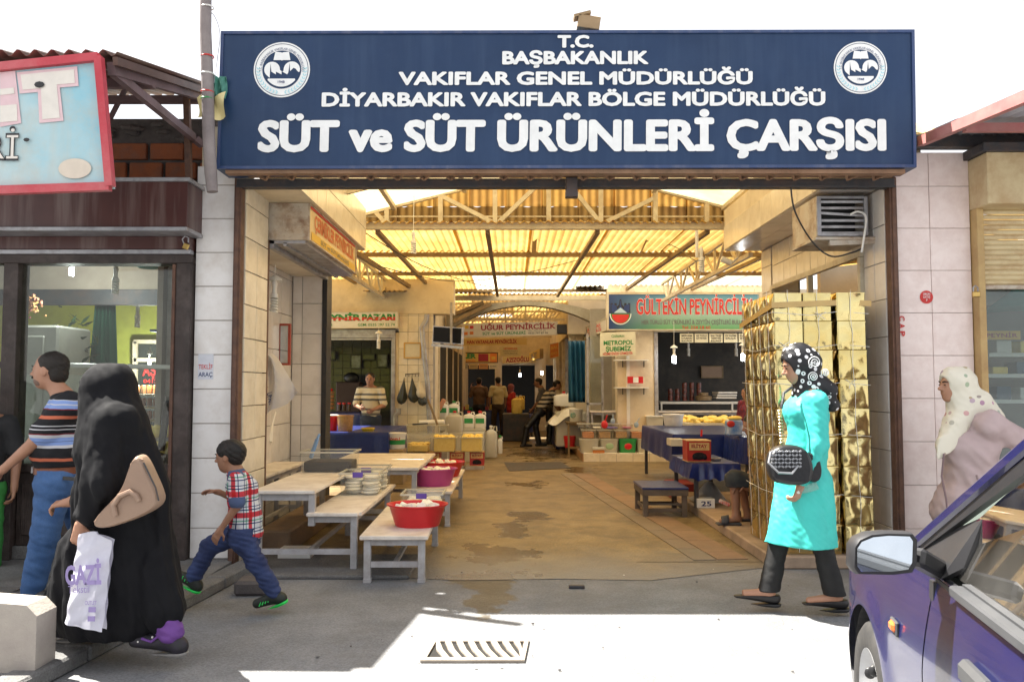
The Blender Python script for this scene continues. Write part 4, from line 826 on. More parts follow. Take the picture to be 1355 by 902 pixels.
for k, (pts) in enumerate(([P(500, 352, 10.4), P(600, 372, 12), P(700, 360, 13), P(860, 322, 12), P(920, 345, 9.75)], [P(470, 300, 9.9), P(560, 352, 11), P(640, 378, 14), P(690, 384, 16)])):
    cable(('thin wire sagging across under the inner roof', 'thin wire from the left truss end to the far arch')[k], pts, .006, m_blk)

# ================= left rear block: the green lettered stall =================
m_dkt = mat('dark_wall_tile', (.05, .052, .055), (.035, .035, .04), rough=.2, scale=3, dirt=.3)
yL = 15.0; X = lambda px, Y: P(px, 500, Y).x; Z = lambda py, Y: P(677, py, Y).z
t = T('corner_block', 'cream tiled corner block with hooks and a pipe left of the corridor', 'building', (-2, 15, 0))
bb = B(); bb.box(-6, X(600, yL), yL, yL+.4, Z(415, yL), 3.37); bb.build('upper_wall', m_plast, t)
bb = B(); bb.box(X(527, yL), X(573, yL), yL+.02, yL+.4, 0, Z(415, yL)); bb.build('pier', m_grout, t)
tiles(t, (X(527, yL), yL+.02, 0), (1, 0, 0), (0, 0, 1), (0, -1, 0), [0, .17, .36, .54, X(573, yL)-X(527, yL)], rng(0, Z(415, yL), .3), m_cream)
bb = B(); bb.box(-1.6, X(573, yL)-.001, yL+.4, 27, 0, 3.3); bb.build('side_wall', m_plast, t)
for k in range(5): bb = B(); y = 16+k*1.9; bb.box(-1.44, -1.40, y, y+.12, 0, 2.5); bb.build('shutter_post', m_truss, t)
for k in range(4): bb = B(); y = 16.15+k*1.9; bb.box(-1.45, -1.425, y, y+1.7, .1, 2.3); bb.build('opening_shade_panel', mat('deep_dark', (.015, .013, .012), rough=.8), t)  # flat panels; the shade of open stalls is put into their colour
t = T('green_lettered_stall', 'dark tiled stall open to the hall under the green and red lettered sign', 'stall', (-3, 16, 0))
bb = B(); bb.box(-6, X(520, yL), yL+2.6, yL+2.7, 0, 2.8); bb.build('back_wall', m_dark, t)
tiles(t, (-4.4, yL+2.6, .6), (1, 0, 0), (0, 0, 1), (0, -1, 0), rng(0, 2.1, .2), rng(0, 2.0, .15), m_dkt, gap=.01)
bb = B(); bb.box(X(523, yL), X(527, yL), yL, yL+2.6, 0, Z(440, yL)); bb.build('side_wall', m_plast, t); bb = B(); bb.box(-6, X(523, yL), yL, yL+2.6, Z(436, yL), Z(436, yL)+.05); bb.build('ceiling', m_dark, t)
bb = B(); bb.box(X(518, yL), X(523, yL), yL-.04, yL, 0, Z(436, yL), .004); bb.box(-6, X(523, yL), yL-.05, yL, Z(447, yL), Z(436, yL), .004); bb.box(-6, X(518, yL), yL-.05, yL, Z(450, yL), Z(447.5, yL)); bb.build('shutter_frame', m_steel, t)
t, pl = board('stall_sign', 'cream stall sign with green and red letters ending in Pazarı', P(395, 435, yL-.12), P(527, 434, yL-.12), P(395, 413, yL-.12), .1, ink('sign_cream', (.74, .70, .60)), m_plast, m_truss, .012)
def uu(x): return (x-395)/132
pl.text('PEYNİR', uu(450), .66, 56/132, .36, i_green, t, .05); pl.text('PAZARI', uu(501), .66, 44/132, .36, i_green, t, .05)
for a, c_ in ((416, 468), (479, 523)): pass
o = pl.text('PEYNİR', uu(450), .575, 56/132, .18, i_red, t, .05, .006); o = pl.text('PAZARI', uu(501), .575, 44/132, .18, i_red, t, .05, .006)
pl.text(': 0412', uu(432), .22, 16/132, .15, i_green, t, .01); pl.text('GSM: 0535 297 52 74', uu(498), .22, 49/132, .16, i_green, t, .01)
def frame_pic(label, px0, py0, px1, py1, Y, fm, im, th=.03):
    a, c_ = P(px0, py1, Y), P(px1, py0, Y); t = T('picture_frame', label, 'picture', a); bb = B(); w_ = .022
    bb.box(a.x, c_.x, Y, Y+th, a.z, a.z+w_); bb.box(a.x, c_.x, Y, Y+th, c_.z-w_, c_.z); bb.box(a.x, a.x+w_, Y, Y+th, a.z+w_, c_.z-w_); bb.box(c_.x-w_, c_.x, Y, Y+th, a.z+w_, c_.z-w_); bb.build('frame', fm, t)
    bb = B(); bb.box(a.x+w_, c_.x-w_, Y+.012, Y+th, a.z+w_, c_.z-w_); bb.build('picture_sheet', im, t)
m_picd = mat('dark_picture', (.05, .055, .06), rough=.08); m_picp = mat('pale_picture', (.22, .23, .25), (.05, .05, .06), rough=.1, scale=8)
frame_pic('black framed picture at the left edge of the dark tiled stall wall', 431, 464, 444, 476, 17.4, m_blk, m_picd)
frame_pic('tall black framed picture in the middle of the dark tiled stall wall', 463, 469, 478, 488, 17.4, m_blk, m_picp)
frame_pic('wide dark framed picture above the vendor on the stall wall', 479, 468, 496, 476, 17.4, m_blk, m_picd)
frame_pic('black framed picture with a bright reflection right on the stall wall', 498, 468, 513, 486, 17.4, m_blk, m_picp)
frame_pic('orange framed notice on the cream tiled pier', 534, 453, 557, 474, yL-.03, mat('orange_frame', (.60, .36, .08), rough=.5), ink('notice_paper', (.66, .60, .46)))
spiral('spiral_lamp', 'spiral lamp hanging in front of the dark tiled stall', P(501, 452, 14.7), 1.2, False, .4, shade=True)
# back shelf goods of the stall
bb = B(); a = P(446, 505, 17.0); c_ = P(477, 560, 17.0); bb.box(a.x, c_.x, 16.9, 17.2, c_.z, a.z, .02); bb.top('dark_cabinet', 'dark cabinet behind the vendor in the tiled stall', 'cabinet', mat('dark_maroon', (.06, .03, .03)))
bb = B(); bb.ball(P(465, 500, 17.0), (.16, .12, .12)); bb.top('black_bundle', 'black bundle lying on the dark cabinet in the tiled stall', 'bundle', m_blk, smooth=True)
for k in range(5):
    q = P(437, 541-k*5, 15.9); bb = B(); bb.lathe(q, [(.001, 0), (.075, 0), (.075, .05), (.001, .05)], 12); bb.top('stacked_tub', 'orange brown tub in the stack on the left end of the stall counter', 'tub', mat('tub_orange', (.45, .20, .08), rough=.4), 'stacked tubs on the stall counter', True)
bb = B(); bb.ball(P(437, 517, 15.9)+V((0, 0, .02)), (.06, .06, .03)); bb.top('red_lid', 'small red lid on top of the stacked tubs', 'tub', m_red, smooth=True)  # the red lid lying on the topmost stacked tub
for k, px in enumerate((449, 455, 462)):
    q = P(px, 543, 15.7); t = T('jar', 'red lidded dark jar on the stall counter, '+('leftmost', 'middle', 'rightmost')[k]+' of three', 'jar', q); bb = B(); bb.lathe(q, [(.001, 0), (.04, 0), (.042, .1), (.03, .12), (.001, .12)], 12); bb.build('jar_body', mat('olive_dark', (.05, .02, .015), rough=.15), t, True)
    bb = B(); bb.lathe(q+V((0, 0, .121)), [(.001, 0), (.036, 0), (.036, .03), (.001, .03)], 12); bb.build('lid', m_red, t, True)
# bags on hooks
t = T('hook_rail', 'small hook rail on the cream tiled pier', 'hooks', P(545, 497, yL-.02)); bb = B(); bb.beam(P(536, 495, yL-.04), P(555, 494, yL-.04), .015)
for k in range(5): q = P(537+k*4.3, 495, yL-.05); bb.tube([q, q+V((0, -.02, -.04)), q+V((0, -.05, -.03))], .005, 5)
bb.build('rail', m_blk, t)
def bag(label, px, py0, py1, w_, Y, m, d=.1, seed=1, tilt=0):
    a, c_ = P(px, py0, Y), P(px+tilt, py1, Y); h = a.z-c_.z; rs = random.Random(seed); ph = rs.uniform(0, 6)
    bb = B()
    def f(u, v):
        r = (sin(pi*min(1, .04+v*.80))**.8)*(.25+.85*v) if v < .96 else .25
        r = max(.02, (v**1.1)*1.1 if v < .72 else .77*math.sqrt(max(0, 1-((v-.72)/.28)**2))+.01)
        an = 2*pi*u; wv = 1+.10*sin(5*an+ph+3*v)+.06*sin(9*an-ph)
        return a.lerp(c_, v)+V((w_/2*r*cos(an)*wv, d*r*sin(an)*wv, 0))
    bb.grid(f, 28, 16); return bb.top('hanging_bag', label, 'bag', m, smooth=True)
m_bagd = mat('dark_bag', (.03, .035, .03), rough=.35, bump=.6, bscale=20)
bag('dark bag hanging leftmost on the hook rail', 535, 499, 535, .22, 14.8, m_bagd, seed=2, tilt=-4)
bag('dark bag hanging in the middle of the hook rail', 545, 497, 533, .24, 14.75, m_bagd, seed=3, tilt=3)
bag('cream cloth bag hanging at the right of the hook rail', 554, 499, 527, .20, 14.7, mat('cream_cloth', (.60, .54, .42), rough=.8), seed=4, tilt=4)
bag('dark bag hanging lowest right beneath the cream cloth bag', 557, 512, 537, .2, 14.78, m_bagd, seed=6, tilt=2)
t = T('drain_pipe', 'grey bent drain pipe on the corner of the cream tiled pier', 'pipe', P(569, 560, 14.9)); bb = B(); bb.tube([P(565, 416, 14.95), P(564, 424, 14.95), P(558, 433, 14.9), P(561, 465, 14.9), P(566, 510, 14.9), P(569, 575, 14.9), P(569, 610, 14.9)], .045, 10); bb.build('pipe', m_steel, t, True)
t = T('drain_pipe', 'short grey pipe between the vendor stall and the cream tiled pier', 'pipe', P(524, 560, 14.8)); bb = B(); bb.tube([P(527, 540, 14.8), P(527, 546, 14.8), P(523, 549, 14.8), P(522, 600, 14.8)], .05, 8); bb.build('pipe', m_steel, t, True)
bb = B(); bb.tube([P(566, 528, 14.5), P(579, 562, 14.5)], .02, 8); bb.top('broom_stick', 'brown broom stick leaning by the drain pipe', 'broom', m_purl, smooth=True)
# TV on a bracket
t = T('television', 'black flat television on a steel bracket at the corridor corner', 'television', P(592, 457, 14.6))
a, c_, d_ = P(572, 453, 14.7), P(611, 456, 14.3), P(573, 431, 14.7); p2 = Plane(a, c_, d_); bb = B(); bb.prism([p2.at(0, 0, -.05), p2.at(1, 0, -.05), p2.at(1, 1, -.05), p2.at(0, 1, -.05)], p2.n*.05); bb.build('case', m_steel, t)
p2.rect(.03, .97, .06, .94, .004, mat('screen_off', (.008, .008, .009), rough=.5, spec=.1), t, 'screen'); bb = B(); bb.beam(P(597, 400, 14.35), P(597, 456, 14.35), .04); bb.beam(P(572, 456, 14.6), P(612, 460, 14.3), .05); bb.build('bracket', m_steel, t)

# ================= far arch and corridor =================
yA = 17.4
t = T('arched_beam', 'grey arched beam spanning the corridor entrance', 'arch', P(690, 400, yA)); bb = B(); n = 20
def arcz(px, top): return (P(px, (398 if top else 404)+((px-697)/100.)**2*(17 if top else 30), yA)).z
for i in range(n):
    x0, x1 = 590+i*11, 590+(i+1)*11
    q = [V((X(x0, yA), yA, arcz(x0, 0))), V((X(x1, yA), yA, arcz(x1, 0))), V((X(x1, yA), yA, arcz(x1, 1))), V((X(x0, yA), yA, arcz(x0, 1)))]; bb.prism(q, (0, .3, 0))
bb.build('arch_band', mat('grey_plaster', (.42, .38, .30), (.32, .28, .2), rough=.8, dirt=.5), t)
bb = B(); bb.box(X(590, yA), 5, yA-.02, yA+.1, Z(397, yA), Z(391, yA)); bb.build('lintel', m_truss, t)
bb = B(); bb.beam(P(600, 425, 17.2), P(650, 402, 17.2), .08); bb.beam(P(603, 415, 17.3), P(640, 400, 17.3), .07); bb.build('brace', m_purl, t)
t = T('corridor_roof', 'yellow corrugated roof over the far corridor', 'roof', (0, 24, 3.4))
for j in range(4):
    for i in range(5): bb = B(); gp_ = .85 if j == 2 and i < 2 else 0; cor(bb, (-1.9+i*.95, 17.7+j*2.7+gp_, 3.42+.01*j), (1, 0, 0), (0, 1, 0), .98, 2.75-gp_, .098, .017); bb.build('roof_sheet', m_roofy if (i+j) % 3 == 0 else m_roofd, t, True)
for y in (19, 21, 23.2, 25.5):
    t2 = T('corridor_truss', 'slim roof truss over the far corridor, '+{19: 'nearest', 21: 'second', 23.2: 'third', 25.5: 'farthest'}[y]+' one', 'truss', (0, y, 2.9)); bb = B(); bb.beam((-1.7, y, 2.95), (2.2, y, 2.95), .05); bb.beam((-1.7, y, 3.32), (2.2, y, 3.32), .05)
    for k in range(8): x = -1.6+k*.48; bb.beam((x, y, 2.95), (x, y, 3.32), .03); bb.beam((x, y, 2.95), (x+.48, y, 3.32), .025)
    bb.build('lattice', m_truss, t2)
t, pl = board('hanging_sign', 'white hanging sign with maroon serif lettering and green line across the corridor', P(611, 446, 18.4), P(738, 443, 18.4), P(611, 428, 18.4), .06, ink('sign_white', (.72, .68, .56)), m_plast, None)
ux_ = lambda x: (x-611)/127
pl.text('UĞUR PEYNİRCİLİK', ux_(686), .66, 99/127, .36, i_maroon, t, .03); pl.text('SÜT ve SÜT ÜRÜNLERİ', ux_(667), .22, 57/127, .20, i_green, t, .02); pl.text('TEL : 224 67 42', ux_(710), .36, 24/127, .10, i_grey, t, 0); pl.text('0533 797 87 96', ux_(712), .18, 26/127, .13, i_black, t, .01)
for (u, v, c_) in ((.10, .70, i_red), (.05, .72, ink('amber', ())) if False else (.05, .72, MATS['ink_amber']), (.10, .28, i_orange), (.04, .25, i_orange)): pl.rect(u-.016, u+.022, v-.10, v+.12, .006, c_, t, 'food_print')
bb = B(); bb.box(X(737, 18.4), X(752, 18.4), 18.3, 18.5, Z(442, 18.4), Z(429, 18.4), .02); bb.top('loudspeaker', 'black loudspeaker at the right end of the white hanging sign', 'loudspeaker', m_blk)
t, pl = board('hanging_sign', 'yellowish hanging sign with maroon lettering behind the white one', P(612, 457, 20.5), P(697, 456, 20.5), P(612, 448, 20.5), .05, ink('sign_yellow', (.66, .50, .20)), m_plast, None); pl.text('HAN VATANLAR PEYNİRCİLİK', .46, .5, .78, .5, i_maroon, t, .03)
t, pl = board('hanging_sign', 'small pale notice board with red title hanging in the corridor', P(662, 471, 22), P(689, 471, 22), P(662, 459, 22), .04, ink('sign_pale', (.62, .56, .36)), m_plast, None); pl.text('VETERİNER', .5, .82, .7, .16, i_red, t, .02); pl.text('SAĞLIK KONTROLÜ', .5, .55, .7, .12, i_grey, t, .01); pl.text('YAPILMIŞTIR', .5, .3, .7, .12, i_grey, t, .01)
t, pl = board('shop_sign', 'amber shop sign with green and red lettering at the left corridor end', P(601, 480, 25.5), P(659, 480, 25.5), P(601, 466, 25.5), .1, ink('sign_amber', (.68, .46, .10)), m_purl, m_rust, .03); pl.text('ŞLER', .30, .66, .40, .42, i_green, t, .05); pl.text('SÜT ÜRÜN', .30, .2, .36, .2, i_orange, t, .02); pl.rect(.55, .78, .15, .85, .005, i_maroon, t, 'printed_picture'); pl.rect(.82, .97, .1, .9, .005, i_orange, t, 'printed_picture'); pl.rect(.85, .94, .3, .6, .008, MATS['ink_amber'], t, 'printed_picture')
for k in range(5):
    m = (ink('card_a', (.55, .40, .16)), ink('card_b', (.36, .34, .26)), MATS['ink_card_a'] if 'ink_card_a' in MATS else None, ink('card_c', (.60, .30, .10)), ink('card_d', (.68, .60, .40)))[k]
    a, c_ = P(594+k*13.2, 488, 25.4), P(606+k*13.2, 481, 25.4); bb = B(); bb.box(a.x, c_.x, 25.38, 25.4, a.z, c_.z); t2 = T('price_board', ('leftmost', 'second', 'middle', 'fourth', 'rightmost')[k]+' of the small boards under the amber sign', 'sign', a); bb.build('board_face', m, t2); letter(('PEYNİR', 'BAL', 'TEREYAĞ', 'ZEYTİN', 'KAYMAK')[k], V(((a.x+c_.x)/2, 25.37, (a.z+c_.z)/2)), (1, 0, 0), (0, 0, 1), (c_.x-a.x)*.7, .05, i_grey, t2, .01)
t, pl = board('shop_sign', 'yellow shop sign with orange lettering at the far corridor end', P(665, 481, 26.5), P(709, 479, 26.5), P(665, 472, 26.5), .1, MATS['ink_sign_yellow'], m_purl, None); pl.text('AZIZOĞLU', .45, .48, .7, .6, i_maroon, t, .04)
t, pl = board('projecting_sign', 'orange projecting sign box on the right corridor side', P(727, 475, 21.5), P(740, 472, 21.5), P(727, 455, 21.5), .3, ink('sign_orange', (.66, .22, .03)), m_plast, m_plast, .02); pl.text('BAL', .5, .7, .7, .2, MATS['ink_amber'], t, .03); pl.text('PEYNİR', .5, .3, .7, .18, MATS['ink_amber'], t, .02)
t, pl = board('projecting_sign', 'yellow sign seen at a slant on the right corridor side', P(700, 478, 25), P(714, 474, 21.5), P(700, 467, 25), .1, MATS['ink_sign_amber'], m_purl, None); pl.text('SÜT', .5, .5, .6, .5, i_grey, t, .03)
# end wall with two dark shops
t = T('corridor_end', 'shop fronts closing the far end of the corridor', 'building', (0, 27, 0)); yE = 26.8
bb = B(); bb.box(X(655, yE), X(664, yE), yE-.1, yE+.3, 0, Z(470, yE)); bb.box(X(708, yE), X(722, yE), yE-.1, yE+.3, 0, Z(468, yE)); bb.box(-3, 3, yE, yE+.3, Z(483, yE), 3.4); bb.build('front_wall', m_plast, t)
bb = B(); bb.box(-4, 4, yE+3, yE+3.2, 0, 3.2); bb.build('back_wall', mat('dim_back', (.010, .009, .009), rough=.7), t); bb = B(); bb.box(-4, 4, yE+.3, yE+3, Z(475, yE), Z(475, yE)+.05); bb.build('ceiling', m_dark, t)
bb = B(); bb.box(X(664, yE), X(708, yE), yE-.12, yE-.08, Z(483, yE), Z(480.5, yE)); bb.build('shutter_bar', m_truss, t)
for k, (px, py, Y) in enumerate(((616, 494, 26.2), (688, 494, 26.2), (717, 491, 24.5))): spiral('spiral_lamp', ('lit lamp in the left shop at the corridor end', 'lit lamp in the middle shop at the corridor end', 'lit lamp in the right corner of the corridor end')[k], P(px, py, Y), 1.0, True, .1)
# right corridor side: shutter posts, tarps, stall walls
t = T('corridor_wall', 'row of cream stall posts along the right side of the corridor', 'wall', (1.3, 21, 0))
bb = B(); bb.box(2.1, 2.3, 17.9, 27, 0, 3.3); bb.box(1.22, 2.3, 17.9, 27, 2.55, 3.3); bb.build('wall_core', m_plast, t)
for y in (18.2, 19.4, 20.6, 22, 23.5, 25): bb = B(); bb.box(1.25, 1.4, y, y+.15, .15, 2.56, .01); bb.build('post', m_truss if y != 19.4 else m_steel, t)
for y in (18.2, 20.6, 23.5): bb = B(); bb.box(1.4, 2.1, y, y+.06, .15, 2.55); bb.build('partition', m_plast, t)
t = T('tarpaulin', 'long cyan tarpaulin hanging by the stall at the right corridor corner', 'tarpaulin', P(762, 530, 16.4)); bb = B(); a, c_ = P(752, 532, 16.5), P(775, 450, 16.2)
bb.grid(lambda u, v: (a.x+(c_.x-a.x)*u, 16.4+.05*sin(u*22+v*2), a.z+(c_.z-a.z)*v), 34, 10); bb.build('cloth', m_tarp, t, True, thick=.004)
# Gültekin stall
yG = 16.0
t = T('big_stall', 'cream stall with shelves under the painted city walls sign', 'stall', (3, 16, .15))
bb = B(); bb.box(X(803, yG)+.02, 6.5, yG, yG+.3, Z(438, yG), 3.3); bb.build('upper_wall', m_plast, t)
tiles(t, (X(803, yG)+.02, yG, Z(387, yG)), (1, 0, 0), (0, 0, 1), (0, -1, 0), rng(0, 3.2, .26), [0, .25], m_cream)
bb = B(); bb.box(X(817, yG), X(866, yG), yG+.02, yG+.35, .15, Z(438, yG), .005); bb.build('pier', m_plast, t)
bb = B(); bb.box(X(866, yG), X(871, yG), yG-.0, yG+.06, .15, Z(440, yG)); bb.build('jamb', m_steel, t)
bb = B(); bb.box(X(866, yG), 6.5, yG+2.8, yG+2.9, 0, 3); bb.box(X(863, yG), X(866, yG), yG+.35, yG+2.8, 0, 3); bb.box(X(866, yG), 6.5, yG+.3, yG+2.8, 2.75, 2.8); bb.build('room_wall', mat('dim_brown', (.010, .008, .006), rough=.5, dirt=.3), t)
bb = B(); bb.box(X(775, 18), X(817, yG), yG+.9, yG+1.0, .15, 3.0); bb.build('recess_wall', mat('grey_panel', (.42, .38, .31), rough=.5), t)
bb = B()
for x in (778, 798): bb.box(X(x, yG), X(x+3, yG), yG+.3, yG+.36, .15, Z(440, yG))
bb.box(X(778, yG), X(800, yG), yG+.3, yG+.34, Z(536, yG), Z(533, yG)); bb.build('door_frame', m_steel, t)
bb = B(); bb.box(X(780, yG), X(798, yG), yG+.32, yG+.326, Z(533, yG), Z(443, yG)); bb.build('door_pane', m_gls, t)
for k, (py, x0, x1) in enumerate(((476, 812, 856), (512, 812, 856))):
    bb = B(); bb.box(X(x0, yG), X(x1, yG), yG-.22, yG+.02, Z(py+1.5, yG), Z(py, yG)); t2 = T('wall_shelf', ('upper', 'lower')[k]+' white shelf on the cream pier of the big stall', 'shelf', P(835, py, yG)); bb.build('shelf_board', m_wht, t2)
    for xx in (824, 852): bb = B(); bb.beam(P(xx, py+2, yG-.18), P(xx, py+9, yG-.0), .02); bb.build('bracket', m_blk, t2)
bb = B(); bb.box(X(829, yG), X(833, yG), yG-.03, yG+.02, .15, Z(440, yG)); bb.build('pier_trim', m_wht, t)
t2 = T('red_box', 'red and white packet on the lower shelf of the cream pier', 'box', P(841, 508, yG-.15)); a, c_ = P(831, 509, yG-.2), P(851, 500, yG-.2); bb = B(); bb.box(a.x, c_.x, yG-.2, yG-.08, a.z+.03, c_.z+.03, .004); bb.build('box_body', m_red, t2); bb = B(); bb.box(a.x+.1, a.x+.2, yG-.203, yG-.2, a.z+.04, c_.z+.02); bb.build('print', i_white, t2)
# the big colour sign
m_sky = mat('sign_gradient', (.05, .22, .30), (.10, .32, .34), rough=.35, scale=.6)
m = MATS['sign_gradient']; n_ = m.node_tree.nodes; L = m.node_tree.links; bs = n_['Principled BSDF']; tc = n_.new('ShaderNodeTexCoord'); sx = n_.new('ShaderNodeSeparateXYZ'); L.new(tc.outputs['Object'], sx.inputs[0])
mr = n_.new('ShaderNodeMapRange'); mr.inputs[1].default_value = 0; mr.inputs[2].default_value = .72; L.new(sx.outputs[2], mr.inputs[0]); rp = n_.new('ShaderNodeValToRGB'); rp.color_ramp.elements[0].color = (.10, .34, .12, 1); rp.color_ramp.elements[1].color = (.04, .20, .34, 1); e = rp.color_ramp.elements.new(.45); e.color = (.34, .50, .42, 1)
mr2 = n_.new('ShaderNodeMapRange'); mr2.inputs[1].default_value = -1.4; mr2.inputs[2].default_value = -.3; L.new(sx.outputs[0], mr2.inputs[0]); mx = n_.new('ShaderNodeMix'); mx.data_type = 'RGBA'; mx.inputs[6].default_value = (.02, .05, .16, 1); L.new(mr2.outputs[0], mx.inputs[0]); L.new(mr.outputs[0], rp.inputs[0]); L.new(rp.outputs[0], mx.inputs[7]); L.new(mx.outputs[2], bs.inputs['Base Color'])
yS = yG-.16
t, pl = board('painted_sign', 'wide blue green sign with red serif lettering and a city walls emblem', P(804, 437, yS), P(1006, 437, yS), P(804, 388, yS), .14, m_sky, m_plast, m_truss, .022)
ug = lambda x: (x-804)/202; vg = lambda y: (437-y)/49
for e_, mm, bd in ((.005, i_white, .038), (.008, i_red, .02)):
    pl.text('GÜLTEKİN', ug(875), vg(405.5), 66/202, 20/49, mm, t, bd, e_); pl.text('PEYNİRCİLİK', ug(955), vg(405.5), 84/202, 20/49, mm, t, bd, e_)
pl.text('HER TÜRLÜ SÜT ÜRÜNLERİ & ZEYTİN ÇEŞİTLERİ BULUNUR', ug(921), vg(426), 144/202, 5.5/49, i_grey, t, .02); pl.text('Tel: 224 18 60', ug(921), vg(433), 38/202, 4/49, i_red, t, .01)
def spoly(pts, m, e_, nm): bb = B(); bb.prism([pl.at(ug(x), vg(y), e_-.002) for x, y in pts], pl.n*.002); bb.build(nm, m, t)
semi = lambda r, yy: [(821+r*cos(pi+pi*k/14), yy-r*sin(pi+pi*k/14)*1.0) for k in range(15)]
spoly(semi(14.5, 415), i_white, .004, 'emblem_rim'); spoly(semi(13.2, 415), i_green, .006, 'emblem_rind'); spoly(semi(11.5, 416), i_red, .009, 'emblem_melon')
spoly([(808, 414), (808, 401), (811, 401), (811, 403), (813, 403), (813, 401), (816, 401), (816, 406), (819, 403), (820, 396), (822, 396), (823, 403), (826, 406), (826, 401), (829, 401), (829, 403), (831, 403), (831, 401), (834, 401), (834, 414)], i_black, .005, 'emblem_walls'); spoly([(809, 413), (809, 402), (815, 404), (817, 409), (820, 405), (820.5, 398), (821.5, 398), (822, 405), (825, 409), (827, 404), (833, 402), (833, 413)], i_navy, .008, 'emblem_walls'); spoly([(812, 414), (821, 407), (830, 414)], ink('pale_blue', (.45, .60, .70)), .011, 'emblem_dome')
# side sign along the corridor
t, pl = board('side_sign', 'slanted white sign with red and blue blocks on the corridor side of the big stall', P(757, 455, 19.5), P(803, 437, yG), P(757, 441, 19.5), .06, ink('sign_white2', (.60, .54, .44)), m_plast, m_truss, .02)
pl.text('SÜT', .12, .5, .16, .5, i_red, t, .03); pl.text('PEYNİR', .36, .5, .24, .5, i_navy, t, .03); pl.text('KAYMAK', .68, .66, .36, .26, i_red, t, .02); pl.text('TEREYAĞI', .68, .28, .36, .26, i_red, t, .02)
t, pl = board('notice_sign', 'cream notice with green capitals and a red line hanging on the pier', P(794, 471.5, yG-.25), P(841, 470, yG-.25), P(794, 440, yG-.25), .02, ink('notice_cream', (.72, .68, .50)), m_plast, None)
pl.text('METROPOL', .52, .56, .84, .18, i_green, t, .03); pl.text('ŞUBEMİZ', .52, .30, .72, .18, i_green, t, .03); pl.text('HİZMETİNİZE GİRMİŞTİR', .5, .10, .84, .10, i_red, t, .02); pl.text('Gültekin', .5, .84, .36, .12, i_green, t, .01)
for k, s in enumerate((('MERHEM', 'DAMARI', 'BULUNUR'), ('AZ TUZLU', 'SÜT PEYNİR', ''), ('BAL TAZE', 'TEREYAĞI', 'BULUNUR'), ('EV YAPIMI', 'SALÇA', ''), ('KAYMAK', 'BULUNUR', ''))):
    a, c_ = P(900+k*19.4, 453, yG-.1), P(917.5+k*19.4, 441, yG-.1); t2 = T('price_board', ('leftmost', 'second', 'middle', 'fourth', 'rightmost')[k]+' cream lettered board under the wide blue green sign', 'sign', a); bb = B(); bb.box(a.x, c_.x, yG-.1, yG-.08, a.z, c_.z); bb.build('board_face', MATS['ink_notice_cream'], t2)
    for j, w_ in enumerate(s):
        if w_: letter(w_, V(((a.x+c_.x)/2, yG-.104, c_.z-.045-.05*j)), (1, 0, 0), (0, 0, 1), .2, .032, i_black, t2, .02)
spiral('spiral_lamp', 'lit lamp hanging at the left of the big stall opening', P(892, 471, yG-.3), 1.3, True, .5, shade=True); spiral('spiral_lamp', 'lit lamp hanging at the right of the big stall opening', P(983, 468, yG-.3), 1.3, True, .5, shade=True)
spiral('spiral_lamp', 'unlit lamp deep inside the big stall beside the left lit one', P(911, 463, yG+1), 1.2, False, .3); spiral('spiral_lamp', 'unlit lamp deep inside the big stall beside the right lit one', P(974, 463, yG+1), 1.2, False, .3)
frame_pic('tan framed picture on the dark back wall of the big stall', 928, 484, 957, 500, yG+2.7, m_purl, mat('tan_picture', (.34, .22, .14), rough=.3))
for k in range(5):
    for j in range(3):
        if k < 2 and j == 2: continue
        q = P(887+k*9.5, 530, yG+1.5+.0*j); bb = B(); bb.lathe(V((q.x, q.y, q.z+.13*j)), [(.001, 0), (.05, 0), (.052, .09), (.044, .12), (.001, .12)], 10); bb.top('jar', 'dark red jar on the back shelf of the big stall, '+('leftmost', 'second', 'middle', 'fourth', 'rightmost')[k]+' pile, '+('bottom', 'middle', 'top')[j], 'jar', mat('jar_red', (.22, .05, .03), (.04, .02, .02), rough=.2, scale=22), 'jar rows on the back shelf of the big stall', True)
bb = B(); bb.box(X(872, yG+1.3), X(976, yG+1.3), yG+1.2, yG+1.7, Z(534, yG+1.4), Z(531, yG+1.4), .004); bb.box(X(873, yG+1.3), X(875, yG+1.3), yG+1.2, yG+1.25, .15, Z(534, yG+1.4)); bb.box(X(966, yG+1.3), X(968, yG+1.3), yG+1.2, yG+1.25, .15, Z(534, yG+1.4)); bb.top('back_shelf', 'pale back shelf inside the dark big stall', 'shelf', m_wht)
for k in range(3): bb = B(); a = P(950, 526-k*3.4, yG+1.3); bb.obox((a.x+.14, a.y, a.z), (.42, .3, .035), rz=.1*k, bev=.004); bb.top('tray', ('lowest', 'middle', 'topmost')[k]+' white tray stacked on the back shelf of the big stall', 'tray', m_wht)
bb = B(); a = P(931, 528, yG+1.3); bb.lathe(a, [(.001, -.02), (.16, -.02), (.18, .06), (.1, .08), (.1, .14), (.001, .14)], 14); bb.top('metal_pan', 'round tan pan on the back shelf of the big stall', 'pan', m_purl, smooth=True)
